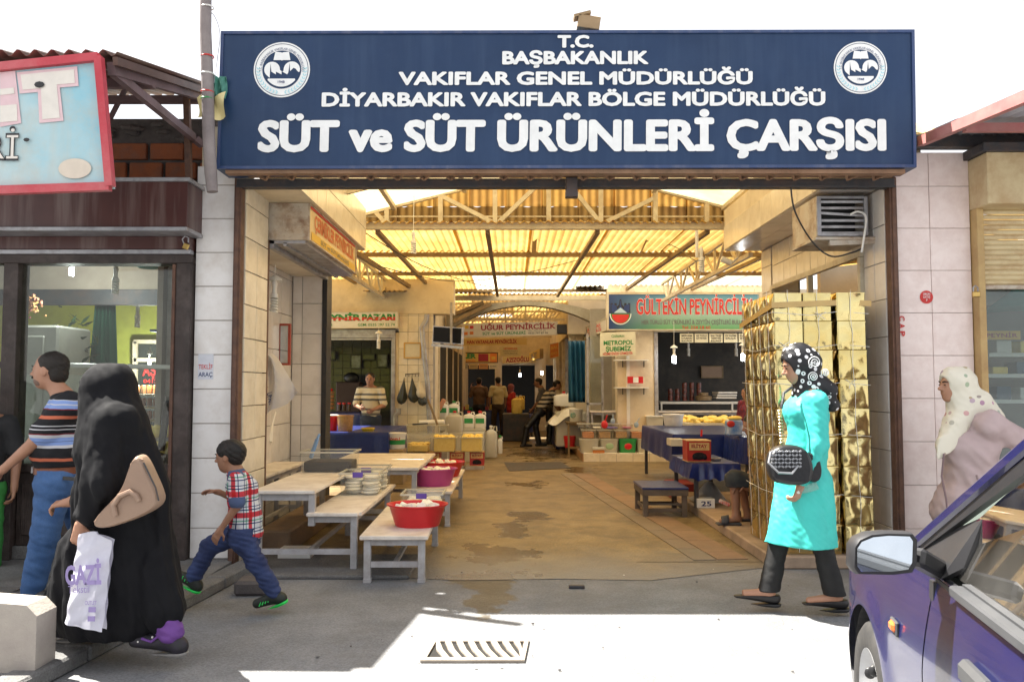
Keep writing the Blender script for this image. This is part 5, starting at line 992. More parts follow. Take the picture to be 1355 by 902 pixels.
# ================= tables, tubs and goods =================
def table(label, x0, x1, y0, y1, z, legs=None, top=m_board, fr=m_tfr, rail=.16, skew=0, cat='table', name='table', cl=.05):
    t = T(name, label, cat, ((x0+x1)/2, (y0+y1)/2, 0))
    bb = B(); q = [V((x0, y0, z-.03)), V((x1, y0, z-.03)), V((x1+skew, y1, z-.03)), V((x0+skew, y1, z-.03))]; bb.prism(q, (0, 0, .03)); o = bb.build('table_top', top, t)
    md = o.modifiers.new('b', 'BEVEL'); md.width = .006; md.segments = 2
    for x in (x0+.05, x1-.05):
        for y in (y0+.06, y1-.06):
            xx = x+(skew if y > (y0+y1)/2 else 0); bb = B(); bb.box(xx-cl/2, xx+cl/2, y-cl/2, y+cl/2, .01, z-.031, .003); bb.box(xx-cl/2-.003, xx+cl/2+.003, y-cl/2-.003, y+cl/2+.003, 0, .03, .003); bb.build('leg', fr, t)
    bb = B(); zz = z-.055
    for y in (y0+.06, y1-.06): s_ = skew if y > (y0+y1)/2 else 0; bb.beam((x0+.076+s_, y, zz), (x1-.076+s_, y, zz), .035, .04); bb.beam((x0+.076+s_, y, rail), (x1-.076+s_, y, rail), .035, .04)
    bb.beam((x0+.05, y0+.09, zz), (x0+.05+skew, y1-.09, zz), .03, .04); bb.beam((x1-.05, y0+.09, zz), (x1-.05+skew, y1-.09, zz), .03, .04); bb.beam(((x0+x1)/2, y0+.08, rail), ((x0+x1)/2+skew, y1-.08, rail), .03, .03)
    bb.build('frame_rails', fr, t); return t
# two tier stand
t = T('stepped_stand', 'two level display stand with pale board tops at the left of the entrance', 'stand', (-1.55, 7.1, 0))
for (x0, x1, y0, y1, z) in ((-1.97, -1.49, 6.30, 7.95, .62), (-1.55, -1.16, 6.28, 8.15, .455)):
    bb = B(); bb.box(x0, x1, y0, y1, z-.028, z, .006)
    if z < .5: bb.box(x1, x1+.02, y0+.05, y1, z-.027, z-.002)
    bb.build('stand_top', m_board, t)
for x, y, z in ((-1.93, 6.36, .59), (-1.52, 6.35, .59), (-1.2, 6.36, .425), (-1.93, 7.85, .59), (-1.2, 8.05, .425), (-1.55, 7.9, .59)):
    z0 = .35 if (x == -1.52) else 0
    bb = B(); bb.box(x-.025, x+.025, y-.025, y+.025, z0, z, .003); bb.build('leg', m_tfr, t)
bb = B(); bb.box(-1.905, -1.545, 6.345, 6.375, .54, .588); bb.box(-1.495, -1.225, 6.345, 6.375, .375, .424); bb.box(-1.905, -1.225, 6.345, 6.375, .135, .175); bb.beam((-1.55, 6.38, .15), (-1.55, 8.0, .15), .03); bb.box(-1.905, -1.225, 7.98, 8.01, .135, .17); bb.beam((-1.93, 6.39, .56), (-1.93, 7.82, .56), .03, .04); bb.beam((-1.2, 6.39, .40), (-1.2, 8.02, .40), .03, .04); bb.build('frame_rails', m_tfr, t)
table('low bench with a worn board top nearest the street', -1.09, -.60, 5.97, 7.45, .34, skew=-.03, cat='bench', name='bench', rail=.13)
table('wide cream topped table behind the stepped stand', -1.95, -.93, 8.3, 10.1, .60)
table('low bench behind the first one carrying the purple and red tubs', -1.05, -.60, 8.35, 10.6, .36, skew=.0, cat='bench', name='bench', rail=.13)
table('board topped table inside the niche stall', -2.50, -2.17, 7.25, 8.75, .62)
bb = B(); bb.box(-1.9, -1.6, 6.75, 6.95, .06, .09, .008); bb.box(-1.88, -1.62, 6.72, 6.98, .0301, .06); bb.top('white_slab', 'white foam slab lying on the ground under the stepped stand', 'slab', m_wht)
def tub(label, x, y, z, r, h, m, fill=None, sc=(1, .85), n=36, seed=1):
    t = T('tub', label, 'tub', (x, y, z)); bb = B()
    bb.lathe((x, y, z), [(.001, 0), (r*.70, 0), (r*.74, .01), (r*.92, h-.02), (r*.97, h-.012), (r*1.02, h-.005), (r*1.02, h+.004), (r*.96, h+.002), (r*.90, h-.02), (r*.70, .014), (.001, .014)], n, sc); bb.build('tub_body', m, t, True)
    if fill:
        rs = random.Random(seed); bb = B()
        for i in range(26):
            a, q = rs.uniform(0, 2*pi), math.sqrt(rs.random())*r*.62; s = rs.uniform(.025, .05)
            bb.obox((x+cos(a)*q*sc[0], y+sin(a)*q*sc[1], z+h*.82+rs.uniform(-.02, .04)*(1-q/r)), (s*1.5, s*1.2, s), rz=rs.uniform(0, 3), rx=rs.uniform(-.5, .5), ry=rs.uniform(-.5, .5), bev=.006)
        bb.lathe((x, y, z), [(.001, h*.80), (r*.86, h*.78)], 20, sc); bb.build('cheese_lumps', fill, t)
    return t
tub('red round tub of white cheese on the bench nearest the street', X(553.5, 6.42), 6.42, .34, .232, .165, m_red, m_cheese)
tub('purple round tub of white cheese on the second bench', X(574, 8.85), 8.85, .36, .255, .18, m_mag, m_cheese, seed=4)
tub('red round tub of white cheese behind the purple one', X(585, 9.75), 9.75, .36, .27, .17, m_red, m_cheese, seed=7)
def cbox(label, x0, x1, y0, y1, z, h, content=None, fh=.6, clips=(), seed=0, m=m_clear, lumps=True, lid=False, name='storage_box'):
    t = T(name, label, 'box', ((x0+x1)/2, (y0+y1)/2, z)); bb = B(); a = .012; f = lambda q: (x0+(x1-x0)*.03*(1-q), x1-(x1-x0)*.03*(1-q), y0+(y1-y0)*.03*(1-q), y1-(y1-y0)*.03*(1-q))
    lo, hi = f(0), f(1); k = []
    for (q, zz) in ((lo, z), (hi, z+h)): k.append([V((q[0], q[2], zz)), V((q[1], q[2], zz)), V((q[1], q[3], zz)), V((q[0], q[3], zz))])
    bb.poly(k[0][::-1])
    for i in range(4): j = (i+1) % 4; bb.poly([k[0][i], k[0][j], k[1][j], k[1][i]])
    bb.build('box_shell', m, t)
    bb = B(); w = .012
    for (a0, a1, b0, b1) in ((x0-w, x1+w, y0-w, y0), (x0-w, x1+w, y1, y1+w), (x0-w, x0, y0, y1), (x1, x1+w, y0, y1)): bb.box(a0, a1, b0, b1, z+h-.014, z+h)
    bb.build('rim', m_milk if m is m_clear else m, t)
    for (cx, cy) in clips: bb = B(); bb.box(cx-.045, cx+.045, cy-.018, cy-.0125 if cy < (y0+y1)/2 else cy+.018, z+h-.04, z+h+.006, .002); bb.build('clip', m_pur, t)
    if content:
        rs = random.Random(seed); bb = B(); d = .014; zt = z+.006+h*fh; bb.box(x0+d+.01, x1-d-.01, y0+d, y1-d, z+.006, zt-.015, .01)
        if lumps:
            for i in range(int(16+220*(x1-x0)*(y1-y0))):
                s = rs.uniform(.02, .05); bb.ball((rs.uniform(x0+.04, x1-.04), rs.uniform(y0+.03, y1-.03), zt-.012+rs.uniform(-.01, .02)), (s, s, s*.6), 7, 4)
        bb.build('contents', content, t, lumps)
    if lid: bb = B(); bb.box(x0-.01, x1+.01, y0-.01, y1+.01, z+h+.001, z+h+.016, .005); bb.build('lid', m_wht, t)
    return t
m_olive = mat('black_olives', (.008, .006, .009), (.022, .018, .022), rough=.6, scale=60, bump=.5, bscale=70, spec=.2)
cbox('large clear box half full of black olives on the upper level of the stand', X(404, 7.75), X(467, 7.75)+.03, 7.62, 7.98, .62, .19, m_olive, .56, seed=3, lumps=False)
t = T('scoop', 'pale blue scoop standing in the box of black olives', 'scoop', P(412, 600, 7.8)); bb = B(); bb.beam(P(411, 606, 7.75), P(420, 580, 7.8), .05, .02, .006); bb.build('bowl', mat('blue_scoop', (.22, .38, .65), rough=.4), t); bb = B(); bb.beam(P(420, 580, 7.8), P(423, 574, 7.82), .025, .018, .004); bb.build('handle', MATS['blue_scoop'], t)
x0, x1 = -1.50, -1.17
for k, (ya, yb) in enumerate(((7.25, 7.62), (7.66, 8.05))):
    cbox(('clear box with violet clips full of white cheese slabs at the front', 'clear box with violet clips and white cheese behind the first one')[k], x0, x1, ya, yb, .456, .20, None, .7, ((x0+.16, ya),) , k)
    tt = T('cheese_stack', ('pile of round white cheese slabs in the front clear box', 'pile of white cheese slabs in the rear clear box')[k], 'cheese', ((x0+x1)/2, (ya+yb)/2, .46)); rs = random.Random(k)
    for j in range(12):
        bb = B(); c_ = (x0+.09+.15*(j % 2)+rs.uniform(-.015, .015), (ya+yb)/2+rs.uniform(-.05, .05), .464+.026*(j//2)); bb.lathe(c_, [(.001, 0), (.072, 0), (.08, .012), (.072, .024), (.001, .025)], 16, (1, 1.4)); bb.build('cheese_slab', m_cheese, tt, True)
xx = X(562, 7.25); cbox('clear box with violet clips behind the red tub on the nearest bench', xx-.17, xx+.17, 7.05, 7.4, .34, .16, m_cheese, .55, ((xx, 7.05),), 5)
# goods by the left pier, deep in the hall
def cover(label, x0, x1, y0, y1, z, drop, m=m_blue, seed=0, cat='table', name='covered_table', legs=True, zf=0.0, left=0, fr=m_dark, nm='cloth'):
    t = T(name, label, cat, ((x0+x1)/2, (y0+y1)/2, zf)); bb = B(); n = 26; rs = random.Random(seed); p1, p2 = rs.uniform(0, 6), rs.uniform(0, 6)
    per = [(x0, y1, 0), (x0, y0, 1), (x1, y0, 2), (x1, y1, 3)]; ring = []
    def seg(a, c_, k): return [(a[0]+(c_[0]-a[0])*i/k, a[1]+(c_[1]-a[1])*i/k) for i in range(k)]
    pts = seg(per[0], per[1], n)+seg(per[1], per[2], n)+seg(per[2], per[3], n)+[(x1, y1)]
    cx, cy = (x0+x1)/2, (y0+y1)/2; m_ = len(pts); k0 = len(bb.v)
    for lv, (dz, out) in enumerate(((0, -.004), (-.012, .004), (-.06, .01), (-.5*drop, .02), (-drop, .03))):
        for i, (x, y) in enumerate(pts):
            w_ = sin(i*.55+p1)*.5+sin(i*1.1+p2)*.5; o_ = out+(.022*w_*min(1, -dz/drop*1.2) if drop else 0); sx = 1 if x > cx else -1; sy = 1 if y > cy else -1
            nx = sx if (abs(x-x0) < 1e-4 or abs(x-x1) < 1e-4) else 0; ny = sy if (abs(y-y0) < 1e-4) else 0
            bb.v.append(V((x+nx*o_, y+ny*o_, z+dz+(.02*w_ if lv == 4 else 0))))
    for lv in range(4):
        for i in range(m_-1): a = k0+lv*m_+i; bb.f.append((a, a+m_, a+m_+1, a+1))
    bb.f.append(tuple(k0+i for i in range(m_))); bb.build(nm, m, t, True)
    if legs:
        for x in (x0+.05, x1-.05):
            for y in (y0+.05, y1-.05): q = B(); q.box(x-.022, x+.022, y-.022, y+.022, zf, z-.012); q.build('leg', fr, t)
    return t
cover('blue covered long counter in front of the tiled stall on the left', X(395, 12), X(519, 12.4), 12.0, 14.1, .75, .62, seed=2)
cover('blue covered inner counter beside the vendor', X(420, 15.3), X(478, 15.3), 15.2, 16.2, .92, .5, seed=3)
def pail(label, x, y, z, r, h, m, lid=None, sc=(1, 1), txt=None, band=None, cat='pail', content=None, pw=2, tm=None, rt=1.12):
    t = T('pail', label, cat, (x, y, z)); bb = B(); prof = [(.001, 0), (r*.96, 0), (r, .01), (r*rt, h-.02), (r*rt+.008, h-.018), (r*rt+.008, h), (r*rt-.01, h)]
    prof += [(r*rt-.012, h-.02), (.001, h-.03)]
    bb.lathe((x, y, z), prof, 28, sc, pw=pw); bb.build('pail_body', m, t, True)
    if lid: bb = B(); bb.lathe((x, y, z+h+.001), [(.001, 0), (r*rt+.014, 0), (r*rt+.014, .016), (r*rt*.9, .02), (.001, .018)], 28, sc, pw=pw); bb.build('lid', lid, t, True)
    if content: bb = B(); bb.lathe((x, y, z+h-.028), [(.001, .02), (r*rt*.5, .012), (r*rt-.016, 0)], 20, sc, pw=pw); bb.build('contents', content, t, True)
    if band: bb = B(); bb.lathe((x, y, z+h*.30), [(r*1.045, 0), (r*1.09, h*.32)], 28, sc, pw=pw); bb.build('label_band', band, t, True)
    if txt: letter(txt, (x, y-r*sc[1]*rt-.012, z+h*.68), (1, 0, 0), (0, 0, 1), r*sc[0]*1.2, h*.14, tm or i_red, t, .03)
    return t
m_grain = mat('brown_grain_pail', (.42, .24, .10), (.30, .16, .06), rough=.4, scale=40)
q = P(455, 582, 12.2); pail('translucent pail of brown grain on the blue counter', q.x, 12.3, .75, .105, .235, m_grain, None, content=m_grain)
q = P(436, 582, 12.3); pail('red pail at the left end of the blue counter', q.x, 12.4, .75, .09, .22, m_red, m_wht)
q = P(487, 568, 12.3); pail('small yellow tub on the blue counter', q.x, 12.3, .75, .085, .05, mat('yellow_plastic', (.65, .45, .03), rough=.4))
q = P(523, 594, 12.1); pail('white lidded pail with red print and green band beside the blue counter', q.x, 12.2, q.z, .125, .215, m_wht, m_wht, (1, .8), 'ÖNELİ', m_grn)
bb = B(); bb.box(q.x-.17, q.x+.13, 12.0, 12.4, 0, q.z-.002, .01); bb.top('crate', 'dark crate under the white lidded pail', 'crate', m_purl)
m_tinr = mat('red_tin', (.45, .03, .02), (.36, .02, .02), rough=.3, scale=9, spec=.6); m_tinl = mat('tin_cream_print', (.66, .50, .22), (.55, .30, .10), rough=.35, scale=30)
def tin(label, px, pyb, Y, w_, h, txt='ELİTAY', z=None, group=None, mi=m_tinr):
    q = P(px, pyb, Y); z = q.z if z is None else z; t = T('tin', label, 'tin', (q.x, Y, z), group); bb = B(); bb.box(q.x-w_/2, q.x+w_/2, Y, Y+w_, z, z+h, .006); bb.build('tin_body', mi, t)
    bb = B(); bb.box(q.x-w_/2-.002, q.x+w_/2+.002, Y-.002, Y+w_, z+h-.008, z+h+.004, .002); bb.box(q.x-w_/2-.002, q.x+w_/2+.002, Y-.002, Y+w_, z, z+.008, .002); bb.build('rim', m_tinl, t)
    bb = B(); bb.box(q.x-w_*.42, q.x+w_*.42, Y-.003, Y, z+h*.55, z+h*.9); bb.lathe((0, 0, 0), [(.001, 0), (.001, 0)], 3); bb.build('label_panel', m_tinl, t)
    bb = B(); bb.ball((q.x, Y-.002, z+h*.28), (w_*.3, .006, h*.18), 14, 8)
    for dx in (-.2, .05, .22): bb.ball((q.x+dx*w_, Y-.006, z+h*.22), (w_*.1, .006, w_*.1), 8, 6)
    bb.build('olive_print', m_olive, t, True); letter(txt, (q.x, Y-.0045, z+h*.74), (1, 0, 0), (0, 0, 1), w_*.66, h*.15, i_maroon, t, .04); return t
for k, px in enumerate((573, 604.5, 631)): tin(('leftmost', 'middle', 'rightmost')[k]+' of three red olive tins under the yellow cheese boxes', px, 612, 14.2, .25, .235, z=.06)
bb = B(); a = P(616, 617, 14.15); bb.box(a.x, X(640, 14.15), 14.12, 14.5, .0, .058, .004); bb.box(X(560, 14.2), X(614, 14.2), 14.15, 14.5, .02, .058, .004); bb.top('low_platform', 'grey low platform under the red olive tins', 'platform', m_tfr)
for k, (x0, x1) in enumerate(((537, 569), (572, 604), (608, 640))):
    a, c_ = X(x0, 14.1), X(x1, 14.1); lab = ('leftmost milky box of yellow cheese beside the white lidded pail', 'middle milky box heaped with yellow cheese over the tins', 'rightmost milky box heaped with yellow cheese over the tins')[k]
    cbox(lab, a+.01, c_-.01, 14.1, 14.45, .30, .25, m_ycheese, (.5, 1.02, 1.05)[k], (), k, m_clear)
bb = B(); bb.box(X(538, 14.2), X(566, 14.2), 14.2, 14.5, 0, .298, .01); bb.top('crate', 'brown crate under the leftmost yellow cheese box', 'crate', m_purl)
cbox('large clear empty box behind the yellow cheese boxes', X(537, 14.6), X(592, 14.6), 14.6, 14.9, .58, .16, None); bb = B(); bb.box(X(537, 14.6), X(592, 14.6), 14.62, 14.9, 0, .578, .01); bb.top('stacked_crate', 'pale crate under the large clear empty box', 'crate', m_milk)
bb = B(); bb.tube([P(555, 559, 14.7), P(588, 558, 14.7)], .045, 12); bb.top('paper_roll', 'white paper roll lying on the large clear box', 'roll', m_wht, smooth=True)
bb = B(); bb.beam(P(546, 561, 14.6), P(566, 560, 14.6), .05, .02); bb.top('black_tool', 'black flat tool beside the white paper roll', 'tool', m_blk)
def jerry(label, px, pyb, Y, w_, h, d=.2, cap=m_red, m=m_milk, lab=None, group=None, z=None):
    q = P(px, pyb, Y); z = q.z if z is None else z; t = T('jerrycan', label, 'jerrycan', (q.x, Y, z), group); bb = B(); bb.lathe((q.x, Y+d/2, z), [(.001, 0), (.92, 0), (1, .02), (1, h*.72), (.93, h*.8), (.45, h*.88), (.22, h*.9), (.20, h*.96), (.001, h*.96)], 28, (w_/2, d/2), pw=5)
    bb.build('can_body', m, t, True); bb = B(); bb.lathe((q.x, Y+d/2, z+h*.965), [(.001, 0), (.033, 0), (.033, .035), (.001, .04)], 12); bb.build('cap', cap, t, True)
    bb = B(); a = V((q.x, Y+d/2, z+h)); bb.tube([a+V((w_*.18, 0, -h*.12)), a+V((w_*.25, 0, .0)), a+V((w_*.42, 0, -.0)), a+V((w_*.46, 0, -h*.16))], .014, 8); bb.build('handle', m, t, True)
    if lab: bb = B(); bb.box(q.x-w_*.36, q.x+w_*.36, Y-.004, Y+.002, z+h*.3, z+h*.62); bb.build('label_panel', lab, t)
    return t
jerry('tall milky jerrycan at the right end of the cheese boxes', 649.5, 605, 16.2, .25, .6, cap=m_wht)
jerry('small white bottle with a green cap beside the tall jerrycan', 661.5, 600, 16.8, .1, .34, d=.1, cap=m_grn, m=m_wht)
jerry('milky jerrycan with a red cap behind the clear box', 601, 572, 15.6, .32, .38, z=.55); bb = B(); bb.box(X(585, 15.6), X(640, 15.6), 15.6, 16.6, 0, .548, .01); bb.top('pallet_box', 'pale crate carrying the jerrycans in the corridor', 'crate', m_milk)
for k, (px, py, Y) in enumerate(((620, 566, 16.1), (635, 566, 16.1), (585, 552, 16.3), (600, 552, 16.4))):
    q = P(px, py, Y); t = jerry(('white can with green print, left of the front pair', 'white can with green print, right of the front pair', 'white can with green print, left of the raised pair', 'white can with green print, right of the raised pair')[k], px, py, Y, .23, .3, cap=m_red if k < 2 else m_grn, m=m_wht, lab=m_grn)
    if k >= 2: bb = B(); bb.box(q.x-.11, q.x+.11, Y, Y+.2, .55, q.z-.002, .008); bb.top('carton', ('left', 'right')[k-2]+' carton lifting a white can in the corridor', 'carton', m_milk)
    else: bb = B(); bb.box(q.x-.11, q.x+.11, Y, Y+.2, .55, q.z-.002, .008); bb.top('carton', ('left', 'right')[k]+' low carton under a front white can in the corridor', 'carton', m_milk) if q.z > .56 else None
bb = B(); bb.beam(P(580, 543, 16.2), P(588, 528, 16.2), .18, .08, .01); bb.top('orange_packet', 'orange packet standing on the white cans in the corridor', 'packet', mat('orange_packet', (.60, .20, .05), (.4, .25, .2), scale=12, rough=.4))
# ---- right group on the plinth
yR = 15.75; zP = .151
m_lent = mat('orange_lentils', (.58, .22, .06), (.48, .16, .04), rough=.6, scale=40); m_chick = mat('tan_grain', (.50, .28, .08), (.36, .18, .05), rough=.6, scale=40)
for k, (x0, x1, m, nm) in enumerate(((767, 792, m_milk, 'milky'), (794, 818, m_milk, 'greenish milky'), (819, 842, m_grn, 'green'), (843, 865, m_milk, 'cream'))):
    c_ = (X(x0, yR)+X(x1, yR))/2; r = (X(x1, yR)-X(x0, yR))/2/1.12; t = pail(nm+' lidded tub in the bottom row on the plinth, '+('first', 'second', 'third', 'fourth')[k]+' from the corridor', c_, yR+r*.8, zP, r, .25, m, m, (1, .8), None, None, 'tub', pw=4)
    if k >= 1: bb = B(); bb.ball((c_, yR+r*.8-r*.8*1.10, zP+.13), (r*.5, .012, .06), 14, 8); bb.build('label', (None, mat('pale_green', (.35, .5, .3)), m_red, m_grn)[k], t, True)
for k, (x0, x1, m) in enumerate(((769, 788, m_lent), (790, 810, m_chick), (812, 832, m_chick), (833, 853, m_lent))):
    cbox('clear box of '+('orange lentils', 'tan grain', 'tan grain', 'orange lentils')[k]+' in the middle row over the tubs, '+('first', 'second', 'third', 'fourth')[k]+' from the corridor', X(x0, yR)+.012, X(x1, yR)-.012, yR, yR+.34, zP+.275, .165, m, .8, (), k, m_clear, False)
for k, (x0, x1) in enumerate(((764, 782), (783, 798), (799, 820), (822, 838))):
    cbox(('clear box with a dark filling in the top row, nearest the corridor', 'clear box in the top row before the red scoop', 'clear box in the top row behind the red scoop', 'clear box with purple trim at the right of the top row')[k], X(x0, yR)+.012, X(x1, yR)-.012, yR+.02, yR+.3, zP+.46, .1, (m_olive, m_cheese, m_pur, m_mag)[k], .4, (), k, m_clear, False)
t = T('small_box', 'small cream box of orange fruit before the bottom row of tubs', 'box', P(792, 599, 15.62)); a, c_ = P(785, 599, 15.63), P(800, 590, 15.63); bb = B(); bb.box(a.x, c_.x, 15.63, 15.74, zP, zP+.07, .008); bb.build('filling', m_lent, t); bb = B(); bb.box(a.x-.01, c_.x+.01, 15.62, 15.745, zP+.071, zP+.12, .008); bb.build('lid', m_milk, t)
def scoop(label, px, py, Y, m, s=1, tl=.3):
    q = P(px, py, Y); t = T('scoop', label, 'scoop', q); bb = B(); bb.ball(q+V((0, 0, .06*s)), (.06*s, .03*s, .075*s), 12, 8); bb.build('bowl', m, t, True); bb = B(); bb.beam(q+V((.01*s, 0, .12*s)), q+V((.05*s*tl/.3, 0, .235*s)), .03*s, .02*s, .004); bb.build('handle', m, t)
scoop('red scoop stuck in a top row box on the plinth', 800, 566, yR-.02, m_red, 1.05); scoop('pale blue scoop behind the red one on the plinth', 811, 560, yR+.25, mat('pale_blue_plastic', (.35, .45, .55), rough=.4), .75, 0); scoop('pale blue scoop right of the red one on the plinth', 842, 565, yR, MATS['pale_blue_plastic'], .75, .5)
table('long cream board table before the big stall', X(778, 16.6), 4.6, 16.25, 16.95, .93, cl=.04, fr=m_steel)
q = P(864, 570, 16.0); cbox('cream lidded box with yellow filling beside the blue table', X(854, 16), X(876, 16), 15.9, 16.2, q.z, .28, mat('yellow_fill', (.70, .50, .05), rough=.5), .6, (), 2, m_milk, False, True); bb = B(); bb.box(X(843, 16), X(880, 16), 15.88, 16.24, zP, q.z-.002, .01); bb.top('stand_box', 'pale stand under the cream lidded box', 'stand', m_plast)
q = P(891, 563, 13.2); pail('white round pail with a lid on the blue high table', q.x, 13.2, .785, .14, .17, m_wht, m_wht)
t = T('cheese_heap', 'wide heap of pale yellow cheese in trays behind the blue table', 'cheese', P(940, 560, 14.5)); bb = B(); a, c_ = X(905, 14.6), X(975, 14.6); bb.box(a, c_, 14.3, 15.3, .70, .78, .01); bb.build('tray', m_milk, t); bb = B(); rs = random.Random(3)
for i in range(60): bb.ball((rs.uniform(a+.06, c_-.06), rs.uniform(14.35, 15.2), rs.uniform(.78, .86)), (rs.uniform(.05, .1), rs.uniform(.05, .1), .04), 8, 5)
bb.build('lumps', m_ycheese, t, True, kind='stuff'); cover('white clothed table under the cheese trays', a-.05, c_+.4, 14.25, 15.35, .698, .5, m_milk, 5)
# left end of the plinth
q = P(762, 557, 17.3); table('small wooden table at the corridor end of the plinth', X(748, 17.3), X(775, 17.3), 17.0, 17.9, q.z, cl=.04, fr=m_purl, top=m_purl)
pail('cream pail with a round green label on the small wooden table', X(762, 17.2), 17.25, q.z, .125, .25, m_wht, None, (1, 1), None, None, content=m_cheese)
bb = B(); bb.ball((X(758, 17.1), 17.105, q.z+.13), (.06, .01, .06), 14, 8); bb.top('round_label', 'round green and blue label on the cream pail', 'label', mat('teal_print', (.05, .3, .28), (.6, .6, .4), scale=20))
bb = B(); a = P(754, 583, 17.2); bb.lathe((a.x, 17.25, .151), [(.001, 0), (.10, 0), (.13, .24), (.12, .24), (.001, .02)], 20); bb.top('red_bin', 'small red bin on the plinth by the corridor', 'bin', m_red, smooth=True)
jerry('white jerrycan with a red lid on the cloth bundle at the corridor corner', 746.5, 537, 17.6, .43, .28, cap=m_red, m=m_wht); bb = B(); a = P(748, 537, 17.6)
bb.grid(lambda u, v: V((a.x-.42+.95*u, 17.35+.7*v*1+.04*sin(8*u), a.z-.005-(.06+.05*sin(7*u)+.38*(abs(u-.5)*2)**2.5 if v > .0 else .30+.1*sin(9*u)))), 24, 8); bb.top('cloth_bundle', 'rumpled white cloth bundle under the white jerrycan', 'cloth', m_cheese, smooth=True)
bb = B(); bb.box(a.x-.2, a.x+.5, 17.45, 18.1, .151, a.z-.12, .02); bb.top('white_tub', 'white tub with maroon base under the cloth bundle', 'tub', m_milk)
cover('blue tarpaulin covered counter along the right corridor', 1.0, 1.32, 18.3, 21.6, .75, .7, m_blue, 8, legs=False)
cover('dark blue counter at the left of the corridor end', X(590, 24.5), X(660, 24.5), 24.5, 25.8, .72, .6, m_blue, 9); cover('dark blue counter at the middle of the corridor end', X(665, 23.6), X(706, 23.6), 23.6, 24.6, .62, .5, m_blue, 10)
for k in range(12):
    q = P(597+k*5.2, 546, 24.6); bb = B(); bb.box(q.x-.05, q.x+.05, 24.6, 24.8, .722, .722+(.10, .16, .07)[k % 3], .006); bb.top('packet', ('red', 'cream', 'green')[k % 3]+' packet in the row on the far left counter', 'packet', (m_red, m_ycheese, m_grn)[k % 3], 'packets on the far left counter')
for k, (px, py, s) in enumerate(((684, 545, 1), (689, 540, .8))): jerry(('front', 'rear')[k]+' cream jerrycan standing in the far corridor', px, py+2, 21.5+k*.6, .28*s, .45*s, cap=m_wht, m=m_ycheese)
bb = B(); bb.box(X(665, 21.9), X(700, 21.9), 21.4, 22.4, 0, P(684, 547, 21.5).z-.003, .02); bb.top('low_counter', 'dark low counter under the cream jerrycans', 'counter', m_dark)
bb = B(); bb.box(-.1, .95, 0, 0, 0, 0); bb = B(); a, c_ = G(668, 612), G(755, 612); f = G(745, 622)
bb.prism([G(667, 612, .009), G(742, 611, .009), G(756, 619, .009), G(674, 623, .009)][::-1], (0, 0, .004)); bb.top('floor_plate', 'dark steel cover plate set in the wet market floor', 'plate', m_dark)
# ---- blue tables on the right
cover('high blue covered table on the right of the hall', 2.12, 3.4, 10.95, 13.5, .78, .36, seed=12, zf=0); cover('blue covered table end nearer the gold tins', 2.78, 3.45, 9.95, 10.85, .80, .32, seed=13, zf=.1)
cover('low blue covered bench carrying the olive tin', 1.95, 2.47, 9.0, 10.2, .575, .17, seed=14, zf=.1, cat='bench', name='covered_bench')
tin('open red and gold olive tin on the low blue bench', 925.5, 606, 9.15, .262, .235, z=.578)
bb = B(); q = P(928, 577, 9.25); bb.beam(q, q+V((.005, 0, .075)), .02, .02, .003); bb.top('red_stick', 'red handle sticking out of the olive tin', 'handle', m_red)
bb = B(); q = P(949, 605, 9.3); bb.lathe((q.x, 9.35, .577), [(.001, .012), (.045, .012), (.055, .0), (.06, .025), (.055, .03), (.05, .02), (.001, .016)], 18); bb.top('metal_dish', 'small metal dish beside the olive tin', 'dish', m_steel, smooth=True)
t = T('stool', 'low battered wooden stool with a blue top', 'stool', (1.66, 9.3, 0)); m_oldw = mat('old_grey_wood', (.16, .12, .09), (.09, .07, .055), rough=.8, bump=.5, bscale=30, dirt=.3)
bb = B(); bb.box(1.40, 1.90, 8.95, 9.62, .30, .325, .006); bb.build('seat', m_blue, t)
bb = B(); bb.box(1.405, 1.895, 8.955, 8.975, .235, .2995); bb.box(1.405, 1.425, 8.98, 9.6, .235, .2995); bb.box(1.875, 1.895, 8.98, 9.6, .235, .2995); bb.build('apron', m_oldw, t)
for x in (1.44, 1.86):
    for y in (9.0, 9.57): bb = B(); bb.box(x-.028, x+.028, y-.02, y+.025, 0, .2345, .005); bb.build('leg', m_oldw, t)
bb = B(); bb.box(1.47, 1.83, 9.0, 9.03, .055, .095, .003); bb.box(1.43, 1.45, 9.03, 9.54, .07, .11, .003); bb.box(1.85, 1.87, 9.03, 9.54, .07, .11, .003); bb.box(1.47, 1.83, 9.55, 9.58, .055, .095, .003); bb.box(1.47, 1.83, 9.0, 9.02, .13, .15); bb.build('stretcher', m_oldw, t)
bb = B(); q = P(886, 628, 10.0); rs = random.Random(4)
bb.grid(lambda u, v: V((2.05+.4*u, 9.3+.5*v, .11+.16*sin(pi*u)*sin(pi*v)*(1+.4*sin(9*u+5*v)))), 14, 12); bb.top('plastic_bags', 'crumpled pale plastic bags under the low blue bench', 'bag', mat('thin_plastic', (.45, .45, .44), rough=.3, trans=.3), smooth=True)
t = T('carton', 'small white carton with blue print under the low bench', 'carton', P(934, 671, 8.98)); a, c_ = P(923, 671, 8.98), P(946, 659, 8.98); bb = B(); bb.box(a.x, c_.x, 8.98, 9.15, .101, .2, .004); bb.build('carton_body', m_wht, t); letter('25', ((a.x+c_.x)/2, 8.977, .15), (1, 0, 0), (0, 0, 1), .11, .05, i_navy, t, .02)
bb = B(); a = P(958, 668, 8.9); bb.beam(a+V((-.05, 0, .05)), a+V((.06, 0, .0)), .04, .04, .008); bb.top('candy_stick', 'red and white striped packet lying beside the small carton', 'packet', mat('striped', (.6, .05, .05), (.7, .68, .65), scale=40))
